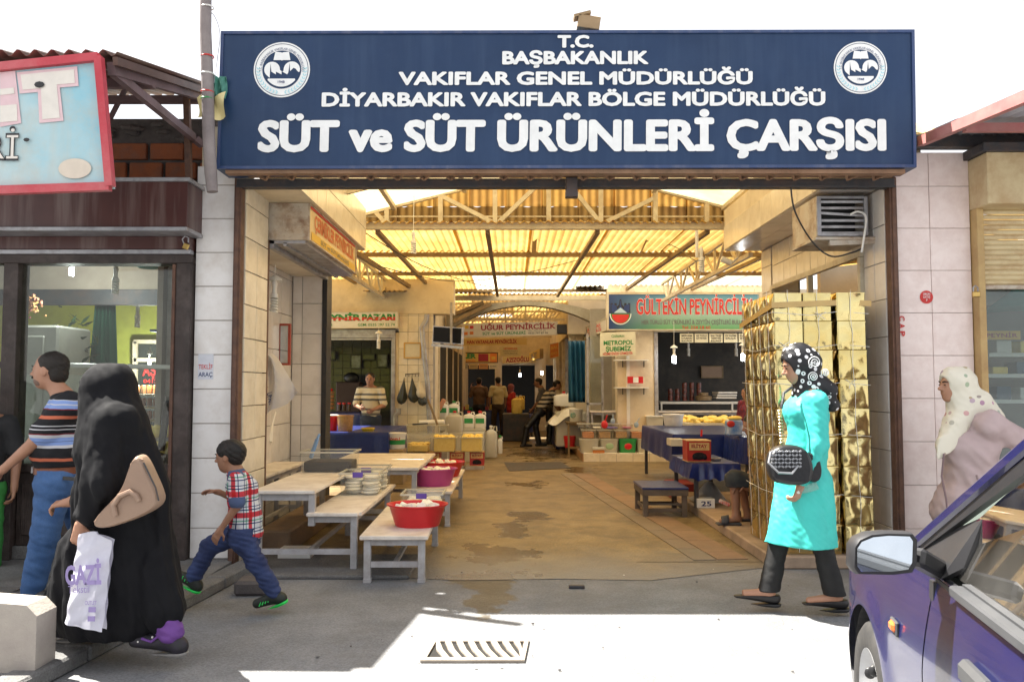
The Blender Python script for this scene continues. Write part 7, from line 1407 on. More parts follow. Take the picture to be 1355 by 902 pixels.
ey = V(q(.094, -.0, .010)); f.ell(V(q(.10, .02, .010)), (.062, .075, .016), .004, th, op='s'); f.mesh('abaya', m_abaya, root)
f = Fld(*box_of([hc, nk, ch], .2), .006); f.ell(V(q(.052, 0, -.075)), (.060, .070, .075), .02, th); f.cone(V(q(.06, 0, -.1)), V(q(.045, 0, -.22)), .055, .07, .03, (1, 1.3, 1), th); f.cut(V(q(.1, 0, -.006)), (-.2, 0, 1)); f.fold(.004, (30, 30, 8), 3); f.mesh('face_veil', m_abaya, root)
m_violet = mat('violet_trousers', (.16, .06, .28), (.12, .04, .22), rough=.8, bump=.4, bscale=25)
for (k_, a_) in ((knN, anN), (knF, anF)):
    f = Fld(*box_of([k_, a_], .1), .007); f.cone(k_, a_+V((.0, 0, .01)), .075, .062, .02); f.fold(.006, (30, 30, 60), 1); f.mesh('trouser_leg', m_violet, root)
for a_ in (anN, anF):
    tt = a_+V((-.175, 0, -.035)); o = shoe('shoe', a_+V((0, 0, -.025)), tt, 0, mat('violet_black_shoe', (.012, .012, .014), (.02, .015, .03), rough=.6, scale=30), root, .95, mat('grey_sole', (.25, .24, .23)))
    for k in range(4): b = B(); c_ = V(a_).lerp(tt, .25+.2*k)+V((0, -.03, .012-.004*k)); b.ball(c_, (.006, .006, .006), 8, 6); b.build('stud', m_wht, o, True)
    b = B(); b.tube([V(a_)+V((-.02, -.035, .02)), V(a_).lerp(tt, .45)+V((0, -.043, -.01)), V(a_).lerp(tt, .75)+V((0, -.03, .012))], .007, 6); b.build('strap', m_violet, o, True)
# hand bag
m_bagb = mat('beige_leather', (.30, .20, .14), (.26, .17, .12), rough=.42, bump=.15, bscale=60)
t = T('handbag', 'large beige leather handbag hanging on the arm of the veiled woman', 'handbag', P(175, 665, Yn-.22)); Yb = Yn-.27
pl_ = [(124, 693), (146, 668), (166, 650), (175, 628), (183, 600), (193, 599), (205, 626), (219, 656), (215, 669), (192, 682), (165, 692), (140, 699)]
b = B(); n = len(pl_); cx, cy = 172, 660
lay = ((-.085, .82), (-.09, .93), (-.05, 1.0), (.05, 1.0), (.06, .9)); 
for dy, sc_ in lay: b.v += [P(cx+(x-cx)*sc_, cy+(y-cy)*sc_, Yb)+V((0, dy*.75, 0)) for x, y in pl_]
for i in range(len(lay)-1):
    for j in range(n): b.f.append((i*n+j, i*n+(j+1) % n, (i+1)*n+(j+1) % n, (i+1)*n+j))
b.f.append(tuple(range(n))); b.f.append(tuple(range((len(lay)-1)*n, len(lay)*n))[::-1]); o = b.build('bag_body', m_bagb, t, True); md = o.modifiers.new('s', 'SUBSURF'); md.levels = 2; md.render_levels = 2
b = B(); b.tube([P(x, y, Yb-.075) for x, y in ((153, 682), (150, 668), (158, 656), (172, 650), (180, 655), (184, 663))], .013, 8); b.build('handle', m_bagb, t, True)
b = B(); b.tube([P(x, y, Yb-.05) for x, y in ((186, 606), (178, 625), (172, 640), (176, 652))], .014, 8); b.build('handle', m_bagb, t, True)
b = B(); b.tube([P(190, 612, Yb-.06), P(206, 645, Yb-.068), P(210, 662, Yb-.06)], .004, 6); b.build('zip', m_dark, t, True)
# white carrier bag
m_wbag = mat('white_carrier', (.62, .62, .70), (.56, .56, .66), rough=.35, trans=.12, bump=.5, bscale=11)
t = T('carrier_bag', 'white plastic carrier bag with violet print held by the veiled woman', 'carrier bag', P(112, 830, Yn-.26)); b = B(); pl_ = lambda u, v: (P(106+(-17*v-2*v*v)*(1-u)+(44-14*v+2*v*v)*u-(1-u)*0, 706+128*v+(8 if u > .5 else 2)*u*(1-v)-(1-v)*4*sin(pi*u)-12*(1-u)*v, Yn-.27))
def cb(sg): return lambda u, v: pl_(u, v)+V((0, sg*(.012+.045*sin(pi*min(1, max(0, u)))**.7*min(1, v*2)*(1-.5*v**6)+.008*sin(14*u+6*v)*v+.006*sin(25*v+9*u)), 0))
b.grid(cb(-1), 24, 30); b.grid(cb(1), 24, 30); ob_ = b.build('bag_sheet', m_wbag, t, True)
i_vio = ink('violet', (.30, .24, .48)); Yt = Yn-.335
letter('GAZİ', P(110, 760, Yt), (1, 0, .03), (-.05, 0, 1), .17, .085, i_vio, t, .04); letter('Tekstil', P(104, 779, Yt), (1, 0, .03), (0, 0, 1), .10, .035, i_vio, t, .0); letter('OUTLET', P(120, 797, Yt), (1, 0, 0), (0, 0, 1), .055, .018, i_vio, t, .02)
for (x, y) in ((122, 806), (121, 818)): b = B(); c_ = P(x, y, Yt); b.box(c_.x-.017, c_.x+.017, Yt-.002, Yt, c_.z-.012, c_.z+.012); b.build('print', i_vio, t)

# ---- boy in a checked shirt, striding left
Yb = 5.25; root = person('small boy in a checked shirt and jeans with green shoes stepping up left', (P(320, 800, Yb).x, Yb, 0)); th = rad(172)
hc = P(304, 603, Yb); nk = P(312, 622, Yb); ch = P(320, 645, Yb); wa = P(324, 680, Yb); pe = P(325, 702, Yb)
shN, elN, wrN = P(313, 636, Yb-.10), P(314, 668, Yb-.14), P(292, 700, Yb-.14); shF, elF, wrF = P(318, 636, Yb+.10), P(312, 660, Yb+.13), P(290, 651, Yb+.08)
hiN, knN, anN = P(318, 706, Yb-.06), P(340, 745, Yb-.06), P(362, 782, Yb-.05); hiF, knF, anF = P(318, 704, Yb+.06), P(278, 722, Yb+.05), P(256, 762, Yb+.04)
k = .68
bd, q = body(.005, hc, .86, .15, (nk, ch, wa, pe), ((shN, elN, wrN), (shF, elF, wrF)), ((hiN, knN, anN), (hiF, knF, anF)), m_skind, root, ((wrN, (-.6, 0, -1), (.2, 1, 0), dict(curl=.35, side=1, s=.68)), (wrF, (-1, 0, .15), (.0, -.4, -1), dict(curl=.35, side=1, s=.68))), s=.64, th=th, rN=.055)
eyes(q, root, th, .86)
f = Fld(*box_of([hc], .15), .0045); f.ell(V(q(-.018, 0, .034)), (.094, .078, .076), .01, th); f.ell(V(q(-.05, 0, -.01)), (.05, .066, .06), .02, th); f.ell(V(q(.088, 0, -.035)), (.062, .10, .060), .01, th, op='s'); f.ell(V(q(.0, -.078, -.02)), (.022, .02, .026), .005, th, op='s'); f.ell(V(q(.0, .078, -.02)), (.022, .02, .026), .005, th, op='s'); f.fold(.003, (80, 80, 80), 2); f.mesh('hair', m_hair, root)
def plaid():
    m = mat('checked_shirt', (.60, .60, .62), (.55, .55, .58), rough=.85, bump=.3, bscale=25); n = m.node_tree.nodes; L = m.node_tree.links; bs = n['Principled BSDF']; tc = n.new('ShaderNodeTexCoord'); sx = n.new('ShaderNodeSeparateXYZ'); L.new(tc.outputs['Object'], sx.inputs[0])
    def bands(sock, sc_, els, off=0):
        a = n.new('ShaderNodeMath'); a.operation = 'MULTIPLY_ADD'; a.inputs[1].default_value = sc_; a.inputs[2].default_value = off; L.new(sock, a.inputs[0]); fr = n.new('ShaderNodeMath'); fr.operation = 'FRACT'; L.new(a.outputs[0], fr.inputs[0]); r = n.new('ShaderNodeValToRGB'); r.color_ramp.interpolation = 'CONSTANT'; L.new(fr.outputs[0], r.inputs[0])
        e = r.color_ramp.elements; e.remove(e[1]); e[0].color = (*els[0][1], 1)
        for p, c in els[1:]: x = e.new(p); x.color = (*c, 1)
        return r.outputs[0]
    W_, R_, N_, G_ = (.75, .75, .76), (.62, .04, .06), (.03, .05, .16), (.20, .42, .32)
    c1 = bands(sx.outputs[2], 1/.135, [(0, W_), (.12, N_), (.17, W_), (.25, G_), (.31, W_), (.42, R_), (.66, W_), (.74, N_), (.79, W_), (.88, N_), (.92, W_)]); ad = n.new('ShaderNodeMath'); ad.operation = 'ADD'; L.new(sx.outputs[0], ad.inputs[0]); mu = n.new('ShaderNodeMath'); mu.operation = 'MULTIPLY'; mu.inputs[1].default_value = .6; L.new(sx.outputs[1], mu.inputs[0]); L.new(mu.outputs[0], ad.inputs[1])
    c2 = bands(ad.outputs[0], 1/.13, [(0, W_), (.10, N_), (.14, W_), (.25, G_), (.30, W_), (.40, R_), (.60, W_), (.72, N_), (.77, W_)], .35)
    x = n.new('ShaderNodeMix'); x.data_type = 'RGBA'; x.blend_type = 'MULTIPLY'; x.inputs[0].default_value = 1; L.new(c1, x.inputs[6]); L.new(c2, x.inputs[7]); L.new(x.outputs[2], bs.inputs['Base Color']); return m
f = Fld(*box_of([nk, ch, wa, pe, shN, elN, shF, elF], .14), .006); f.cone(pe+V((.005, 0, -.01)), wa, .098, .092, .03, (1, 1.2, 1), th); f.cone(wa, ch, .092, .086, .03, (1, 1.25, 1), th); f.cone(ch, nk+V((0, 0, -.02)), .086, .05, .03, (1, 1.3, 1), th)
for s_, e_ in ((shN, elN), (shF, elF)): f.cone(nk+V((0, 0, -.02)), s_, .04, .048, .03); f.cone(s_, s_.lerp(e_, .62), .050, .054, .02)
f.fold(.005, (24, 24, 30), 2); f.fold(.0018, (60, 60, 60), 4); f.cut(pe+V((0, 0, -.045)), (0, 0, -1)); f.cut(nk+V((0, 0, .0)), (-.2, 0, 1)); f.mesh('checked_shirt', plaid(), root)
m_den = mat('blue_yoke', (.07, .10, .20), rough=.85)
f = Fld(*box_of([nk, ch, shN, shF], .14), .006); f.cone(ch, nk+V((0, 0, -.02)), .088, .053, .03, (1, 1.3, 1), th)
for s_ in (shN, shF): f.cone(nk+V((0, 0, -.02)), s_, .042, .050, .03)
f.fold(.004, (24, 24, 30), 2); f.cut(P(318, 638, Yb), (0, 0, -1)); f.cut(nk+V((0, 0, .005)), (-.2, 0, 1)); f.cut(P(303, 640, Yb), (-1, 0, .2)); f.mesh('yoke', m_den, root)
b = B(); b.lathe(nk+V((.0, 0, -.01)), [(.044, -.012), (.052, -.004), (.044, .026), (.040, .026)], 20); b.build('collar', m_den, root, True)
for s_, e_ in ((shN, elN), (shF, elF)):
    d_ = (e_-s_).normalized(); c_ = s_.lerp(e_, .80); f = Fld(*box_of([c_], .09), .006); f.cone(c_-d_*.008, c_+d_*.008, .052, .050, .01); f.mesh('sleeve_cuff', m_den, root)
f = trousers('jeans', root, m_jeand, pe, ((hiN, knN, anN), (hiF, knF, anF)), r=(.088, .074, .056, .050), zt=pe.z+.03, seed=7, res=.006, th=th); f.fold(.004, (30, 30, 90), 9); f.mesh('jeans', m_jeand, root)
m_bks = mat('black_sneaker', (.012, .014, .013), (.02, .03, .02), rough=.6, scale=30); m_neon = mat('neon_green', (.03, .75, .12), rough=.4)
for a_, tt in ((anN+V((0, 0, -.028)), anN+V((-.10, 0, -.075))), (anF+V((-.0, 0, -.02)), anF+V((-.105, 0, .012)))):
    tt = V(tt)
    if a_ is not None and tt.x < -1.5: pass
    o = shoe('sneaker', a_, tt, 0, m_bks, root, .80, m_neon); d_ = (tt-a_)
    for j in range(4): c_ = a_+d_*(.25+.18*j); b = B(); b.tube([c_+V((0, -.033, -.018)), c_+V((.01, -.028, .006)), c_+V((0, 0, .022))], .0035, 5); b.build('lace', m_neon, o, True)
for a_ in (anN, anF): f = Fld(*box_of([a_], .07), .006); f.cone(a_+V((0, 0, .0)), a_+V((0, 0, -.02)), .038, .036, .01); f.mesh('sock', m_wht, root)

# ---- woman in a turquoise tunic, walking left
Yt = 5.22; root = person('woman in a turquoise tunic and black patterned headscarf walking left', (P(1060, 800, Yt).x, Yt, 0)); th = pi
hc = P(1056, 483, Yt); nk = P(1070, 513, Yt); ch = P(1068, 545, Yt); wa = P(1066, 600, Yt); pe = P(1064, 640, Yt)
shN, elN, wrN = P(1080, 530, Yt-.15), P(1082, 590, Yt-.19), P(1060, 640, Yt-.20); shF, elF, wrF = P(1066, 532, Yt+.14), P(1062, 590, Yt+.18), P(1040, 630, Yt+.16)
hiN, knN, anN = P(1075, 655, Yt-.08), P(1088, 720, Yt-.07), P(1103, 784, Yt-.06); hiF, knF, anF = P(1052, 655, Yt+.08), P(1030, 720, Yt+.06), P(1014, 778, Yt+.04)
toeN, toeF = anN+V((-.15, 0, -.045)), anF+V((-.16, 0, -.03))
bd, q = body(.006, hc, .97, .32, (nk, ch, wa, pe), ((shN, elN, wrN), (shF, elF, wrF)), ((hiN, knN, anN), (hiF, knF, anF)), m_skin, root, ((wrN, (-.35, 0, -1), (-.6, .6, 0), dict(curl=.8, side=1, s=.92)), (wrF, (-.6, 0, -1), (.2, -1, 0), dict(curl=.6, side=-1, s=.92))), s=.9, feet=((anN, toeN), (anF, toeF)))
eyes(q, root, th, .97)
m_turq = mat('turquoise_cloth', (.05, .56, .50), (.04, .50, .45), rough=.6, bump=.25, bscale=10)
f = Fld(*box_of([nk, ch, wa, shN, elN, wrN, shF, wrF, P(1020, 712, Yt), P(1110, 712, Yt)], .14), .007)
f.cone(nk+V((0, 0, -.05)), ch, .075, .118, .04, (1, 1.32, 1), th); f.ell(ch+V((-.045, 0, .0)), (.095, .14, .075), .05, th); f.cone(ch, wa, .118, .112, .04, (1, 1.25, 1), th); f.cone(wa, pe, .112, .145, .04, (1, 1.15, 1), th)
f.cone(pe, P(1060, 745, Yt), .150, .180, .03, (1.12, 1.28, 1), th); f.cone(P(1060, 660, Yt), P(1031, 740, Yt), .12, .10, .06); f.cone(P(1070, 660, Yt), P(1088, 740, Yt), .13, .105, .06)
for s_, e_, w_ in ((shN, elN, wrN), (shF, elF, wrF)): f.cone(nk+V((0, 0, -.05)), s_, .055, .062, .04); f.cone(s_, e_, .064, .058, .025); f.cone(e_, w_+V((.01, 0, .03)), .058, .046, .025)
f.fold(.010, (22, 22, 4), 3); f.fold(.004, (38, 38, 12), 6); f.fold(.002, (70, 70, 60), 9); f.cut((0, 0, P(1060, 703, Yt).z), (-.04, 0, -1)); f.mesh('tunic', m_turq, root)
f = trousers('trousers', root, None, pe+V((0, 0, -.06)), ((hiN, knN, anN+V((.012, 0, -.03))), (hiF, knF, anF+V((.012, 0, -.03)))), r=(.098, .076, .060, .066), seed=2, res=.007, amp=.004); f.cut((0, 0, anN.z-.012), (0, 0, -1)); f.mesh('trousers', mat('black_trousers', (.004, .004, .005), (.007, .007, .007), rough=.75, bump=.2), root)
m_bshoe = mat('black_flat_shoe', (.012, .011, .012), rough=.45)
shoe('shoe', anN+V((.01, 0, -.032)), toeN+V((-.02, 0, .0)), 0, m_bshoe, root, .92, low=True); shoe('shoe', anF+V((.01, 0, -.028)), toeF+V((-.02, 0, .0)), 0, m_bshoe, root, .92, low=True)
def scarfmat(name, a, c, sc_, swirl=True, thr=.30, c3=None):
    m = mat(name, a, tuple(x*.9 for x in a), rough=.5, bump=.15, bscale=12); n = m.node_tree.nodes; L = m.node_tree.links; bs = n['Principled BSDF']; tc = n.new('ShaderNodeTexCoord'); v = n.new('ShaderNodeTexVoronoi'); v.inputs['Scale'].default_value = sc_; v.inputs['Randomness'].default_value = .75; L.new(tc.outputs['Object'], v.inputs['Vector'])
    g = n.new('ShaderNodeMath'); g.operation = 'LESS_THAN'; g.inputs[1].default_value = thr; L.new(v.outputs['Distance'], g.inputs[0]); fac = g.outputs[0]
    if swirl:
        g2 = n.new('ShaderNodeMath'); g2.operation = 'GREATER_THAN'; g2.inputs[1].default_value = thr*.38; L.new(v.outputs['Distance'], g2.inputs[0]); mu = n.new('ShaderNodeMath'); mu.operation = 'MULTIPLY'; L.new(fac, mu.inputs[0]); sp2 = n.new('ShaderNodeSeparateColor'); L.new(v.outputs['Color'], sp2.inputs[0]); g3 = n.new('ShaderNodeMath'); g3.operation = 'GREATER_THAN'; g3.inputs[1].default_value = .55; L.new(sp2.outputs[0], g3.inputs[0]); mx_ = n.new('ShaderNodeMath'); mx_.operation = 'MAXIMUM'; L.new(g3.outputs[0], mx_.inputs[0]); L.new(g2.outputs[0], mx_.inputs[1]); L.new(mx_.outputs[0], mu.inputs[1]); fac = mu.outputs[0]
    x = n.new('ShaderNodeMix'); x.data_type = 'RGBA'; L.new(fac, x.inputs[0]); x.inputs[6].default_value = (*a, 1); x.inputs[7].default_value = (*c, 1)
    if c3: L.new(v.outputs['Color'], x.inputs[7]); hs = n.new('ShaderNodeMix'); hs.data_type = 'RGBA'; hs.inputs[0].default_value = .75; L.new(v.outputs['Color'], hs.inputs[6]); hs.inputs[7].default_value = (*c3, 1); L.new(hs.outputs[2], x.inputs[7])
    L.new(x.outputs[2], bs.inputs['Base Color']); return m
m_scb = scarfmat('dotted_scarf', (.006, .006, .009), (.78, .78, .80), 24, thr=.33)
f = Fld(*box_of([hc, nk, P(1108, 560, Yt)], .15), .0055); f.ell(V(q(-.022, 0, .030)), (.118, .098, .108), .02, th, pitch=.3); f.ell(V(q(-.075, 0, -.01)), (.075, .085, .085), .03, th)
f.cone(V(q(-.03, 0, -.06)), nk+V((.0, 0, -.0)), .085, .085, .03, (1, 1.05, 1), th); f.cone(nk, nk+V((-.03, 0, -.035)), .085, .075, .03, (1, 1.2, 1), th); f.cone(nk+V((.05, 0, .02)), P(1100, 535, Yt-.02), .07, .05, .03); f.cone(nk+V((.06, -.03, .02)), P(1097, 515, Yt-.05), .06, .055, .03)
f.ell(V(q(.105, 0, -.018)), (.062, .062, .090), .012, th, op='s', pitch=.3); f.fold(.004, (28, 28, 20), 4); f.fold(.002, (60, 60, 60), 2); sc_o = f.mesh('headscarf', m_scb, root)
for (px, py, R_) in ((1079, 479, .040), (1077, 498, .032), (1093, 493, .026)):
    b = B(); pts = []; c_ = P(px, py, Yt-.118)
    for i in range(40): a = i*.42; r = R_*i/40; pts.append(c_+V((r*cos(a), .010*(r/R_)**2+.004, r*sin(a))))
    b.tube(pts, .0032, 5); b.build('printed_swirl', i_white, sc_o, True)
# her bag
t = T('shoulder_bag', 'black and silver shoulder bag on a chain worn by the turquoise woman', 'shoulder bag', P(1052, 636, Yt-.24)); Yg = Yt-.25
def soft(pl_, Y, d, m, par, nm, lv=2):
    b = B(); n = len(pl_); cx = sum(p[0] for p in pl_)/n; cy = sum(p[1] for p in pl_)/n; lay = ((-d*1.1, .75), (-d, .93), (-d*.4, 1), (d*.4, 1), (d, .93), (d*1.1, .75))
    for dy, s_ in lay: b.v += [P(cx+(x-cx)*s_, cy+(y-cy)*s_, Y)+V((0, dy, 0)) for x, y in pl_]
    for i in range(len(lay)-1):
        for j in range(n): b.f.append((i*n+j, i*n+(j+1) % n, (i+1)*n+(j+1) % n, (i+1)*n+j))
    b.f.append(tuple(range(n))); b.f.append(tuple(range((len(lay)-1)*n, len(lay)*n))[::-1]); o = b.build(nm, m, par, True); md = o.modifiers.new('s', 'SUBSURF'); md.levels = lv; md.render_levels = lv; return o
m_bl = mat('black_leather', (.016, .016, .018), rough=.35, bump=.2, bscale=60); soft([(1013, 592), (1040, 586), (1068, 590), (1076, 620), (1072, 642), (1040, 642), (1013, 636)], Yg, .05, m_bl, t, 'bag_body'); soft([(1062, 592), (1082, 600), (1087, 622), (1084, 638), (1066, 640)], Yg+.04, .03, m_bl, t, 'bag_back')
b = B()
for i in range(5):
    for j in range(9): c_ = P(1022+j*4.6, 597+i*5.0, Yg-.062); b.obox(c_, (.017, .010, .011), ry=.5*(1 if (i+j) % 2 else -1), bev=.002)
b.build('silver_weave', mat('silver_leather', (.42, .43, .45), rough=.3, metal=.7), t)
b = B(); b.tube([P(1020, 598, Yg-.06), P(1017, 612, Yg-.1), P(1030, 625, Yg-.11), P(1048, 626, Yg-.1), P(1056, 616, Yg-.06)], .007, 8); b.build('handle', MATS['silver_leather'], t, True)
b = B()
for i in range(11): c_ = P(1033-.3*i+2, 585-i*4.2, Yg+.02+.006*i); b.lathe(c_, [(.009, -.004), (.013, 0), (.009, .004)], 8, (1, .6))
b.build('chain', mat('gold_chain', (.7, .55, .3), rough=.3, metal=1), t, True); b = B(); b.tube([P(1034, 540, Yt-.17), P(1037, 520, Yt-.14), P(1048, 512, Yt-.10)], .009, 6); b.build('strap', m_bl, t, True)
b = B(); b.tube([P(1082, 600, Yg+.1), P(1090, 578, Yt-.08), P(1092, 560, Yt-.04)], .006, 6); b.build('strap', MATS['silver_leather'], t, True)
t = T('plastic_bottle', 'small clear plastic bottle held in the hand of the turquoise woman', 'bottle', P(1072, 645, Yt-.24)); b = B(); a, c_ = P(1058, 650, Yt-.22), P(1082, 642, Yt-.25); b.tube([a, a.lerp(c_, .3), a.lerp(c_, .6), c_], [.012, .022, .024, .023], 12); b.build('bottle_body', m_clear, t, True); b = B(); b.tube([a+(a-c_).normalized()*.001, a+(a-c_).normalized()*.018], .011, 10); b.build('cap', m_wht, t, True)

# ---- older woman in a grey pink coat behind the car
Yo = 5.75; root = person('older woman in a grey pink coat and pale flowered headscarf behind the blue car', (P(1290, 780, Yo).x, Yo, 0)); th = rad(184)
hc = P(1263, 510, Yo); nk = P(1282, 545, Yo); ch = P(1285, 590, Yo); wa = P(1285, 650, Yo); pe = P(1285, 700, Yo)
shN, elN, wrN = P(1310, 562, Yo-.17), P(1366, 590, Yo-.14), P(1345, 635, Yo+.02); shF, elF, wrF = P(1280, 565, Yo+.16), P(1300, 630, Yo+.22), P(1285, 690, Yo+.2)
hiN, knN, anN = P(1290, 715, Yo-.09), P(1290, 790, Yo-.09), V((P(1290, 700, Yo).x, Yo-.09, .06)); hiF, knF, anF = P(1275, 715, Yo+.09), P(1262, 790, Yo+.09), V((P(1262, 700, Yo).x-.05, Yo+.09, .06))
knN.z = knF.z = .33
bd, q = body(.0065, hc, 1.0, .0, (nk, ch, wa, pe), ((shN, elN, wrN), (shF, elF, wrF)), ((hiN, knN, anN), (hiF, knF, anF)), m_skin, root, ((wrN, (-.6, .5, -.6), (0, -1, 0), dict(curl=.5, side=1, s=.95)), (wrF, (0, 0, -1), (0, 1, 0), dict(curl=.6, side=1, s=.95))), s=.98, th=th, feet=((anN, anN+V((-.15, 0, -.03))), (anF, anF+V((-.15, 0, -.03)))))
eyes(q, root, th, 1.0)
m_coat = mat('grey_pink_coat', (.48, .37, .37), (.42, .32, .32), rough=.7, bump=.2, bscale=14)
f = Fld(*box_of([nk, ch, wa, shN, elN, wrN, shF, elF, wrF, P(1250, 770, Yo), P(1330, 770, Yo)], .2), .0085)
f.cone(nk+V((.03, 0, -.06)), ch, .09, .155, .05, (1, 1.3, 1), th); f.ell(ch+V((-.09, -.0, .0)), (.13, .17, .11), .06, th); f.cone(ch, wa, .155, .165, .05, (1, 1.2, 1), th); f.cone(wa, pe, .165, .19, .05, (1, 1.15, 1), th); f.cone(pe, V((pe.x-.02, pe.y, .55)), .19, .23, .05, (1, 1.05, 1), th)
for s_, e_, w_ in ((shN, elN, wrN), (shF, elF, wrF)): f.cone(nk+V((.02, 0, -.06)), s_, .065, .085, .04); f.cone(s_, e_, .088, .070, .03); f.cone(e_, w_, .068, .052, .03)
f.fold(.011, (15, 15, 13), 5); f.fold(.006, (34, 34, 30), 2); f.cut((0, 0, .42), (0, 0, -1)); co = f.mesh('coat', m_coat, root)
b = B(); b.tube([P(1249, 600, Yo-.14), P(1246, 630, Yo-.13), P(1252, 660, Yo-.14), P(1256, 700, Yo-.15)], .006, 6); b.build('coat_seam', mat('coat_trim', (.22, .15, .16), rough=.8), root, True)
b = B(); b.tube([P(1292, 628, Yo-.205), P(1296, 640, Yo-.21)], .007, 6); b.build('pocket_trim', mat('coat_trim2', (.3, .22, .22), rough=.8), root, True)
f = Fld(*box_of([V((pe.x, pe.y, .5)), anN, anF], .26), .012); f.cone(V((pe.x-.02, pe.y, .5)), V((pe.x-.05, pe.y, .14)), .16, .22, .05, (1, 1, 1), th); f.fold(.012, (22, 22, 3), 3); f.cut((0, 0, .09), (0, 0, -1)); f.mesh('long_skirt', mat('pale_skirt', (.66, .62, .58), rough=.8), root)
m_sco = scarfmat('flowered_scarf', (.70, .66, .55), (.30, .34, .20), 15, False, .26, (.42, .30, .26))
f = Fld(*box_of([hc, nk, P(1245, 610, Yo), P(1325, 560, Yo)], .13), .0065); f.ell(V(q(-.022, 0, .032)), (.120, .100, .112), .02, th); f.ell(V(q(-.07, 0, -.01)), (.08, .09, .09), .03, th); f.cone(V(q(-.03, 0, -.07)), nk+V((.0, 0, -.02)), .09, .11, .03, (1, 1.05, 1), th); f.cone(nk+V((-.04, 0, 0)), P(1250, 590, Yo-.08), .10, .055, .04, (1, 1.2, 1), th); f.cone(P(1250, 585, Yo-.10), P(1243, 606, Yo-.14), .05, .018, .03)
f.cone(nk+V((.04, 0, .06)), P(1312, 553, Yo), .10, .07, .04, (1, 1.5, 1), th); f.ell(V(q(.112, 0, -.026)), (.066, .064, .094), .012, th, op='s'); f.fold(.006, (24, 24, 16), 3); f.fold(.003, (60, 60, 40), 1); f.mesh('headscarf', m_sco, root)

# ---- seated person behind the tins (leg, shorts, sandal)
Ys = 8.0; root = person('seated person in dark shorts and grey sandals mostly hidden by the gold tins', (P(1000, 690, Ys).x, Ys, .1)); th = pi
hc = P(996, 562, Ys); nk = P(1006, 585, Ys); ch = P(1012, 605, Ys); wa = P(1018, 635, Ys); pe = P(1022, 655, Ys)
hiN, knN, anN = P(1018, 650, Ys-.08), P(972, 634, Ys-.1), P(974, 682, Ys-.1); hiF, knF, anF = P(1018, 650, Ys+.1), P(978, 634, Ys+.12), P(990, 682, Ys+.14)
shN, elN, wrN = P(1010, 595, Ys-.14), P(1000, 630, Ys-.16), P(986, 640, Ys-.12)
bd, q = body(.0075, hc, .95, .3, (nk, ch, wa, pe), ((shN, elN, wrN), (P(1006, 595, Ys+.14), P(994, 628, Ys+.16), P(984, 636, Ys+.1))), ((hiN, knN, anN), (hiF, knF, anF)), m_skind, root, ((wrN, (-1, 0, -.3), (0, 0, -1), dict(curl=.5)),), s=.92, feet=((anN, anN+V((-.15, -.01, -.05))), (anF, anF+V((-.15, 0, -.05)))))
f = Fld(*box_of([hc], .15), .006); f.ell(V(q(-.02, 0, .04)), (.095, .08, .075), .01, th); f.ell(V(q(.09, 0, -.02)), (.07, .1, .07), .01, th, op='s'); f.mesh('hair', m_hair, root)
f = trousers('shorts', root, None, pe, ((hiN, knN, knN+V((0, 0, -.05))), (hiF, knF, knF+V((0, 0, -.05)))), r=(.12, .098, .088, .086), res=.009, seed=3); f.cut((0, 0, knN.z-.07), (0, 0, -1)); f.mesh('shorts', mat('charcoal_shorts', (.035, .04, .045), rough=.85), root)
f = Fld(*box_of([nk, ch, wa, shN], .16), .01); f.cone(wa, ch, .12, .12, .03, (1, 1.25, 1), th); f.cone(ch, nk+V((0, 0, -.03)), .12, .06, .03, (1, 1.2, 1), th); f.mesh('shirt', mat('dark_shirt', (.04, .04, .05), rough=.85), root)
for a_ in (anN, anF):
    tt = a_+V((-.17, -.01, -.062)); b = B(); c_ = (a_+tt)/2; b.box(tt.x-.02, a_.x+.045, a_.y-.05, a_.y+.045, .101, .125, .01); o = b.build('sandal', mat('grey_sandal', (.06, .06, .07), rough=.6), root); b = B(); b.grid(lambda u, v: V((tt.x+.03+.07*v+.02*(u-.5), a_.y-.052+.1*u, .12+.058*sin(pi*u)*(1+.25*v))), 10, 3); b.build('strap', MATS['grey_sandal'], o, True, thick=.006)
t = T('bench', 'low bench under the seated person behind the gold tins', 'bench', (pe.x, Ys, .1)); b = B(); b.box(pe.x-.18, pe.x+.25, Ys-.25, Ys+.25, pe.z-.17, pe.z-.13, .006); b.build('seat', m_oldw, t)
for x in (pe.x-.14, pe.x+.2):
    for y in (Ys-.2, Ys+.2): b = B(); b.box(x-.02, x+.02, y-.02, y+.02, .1, pe.z-.171); b.build('leg', m_oldw, t)

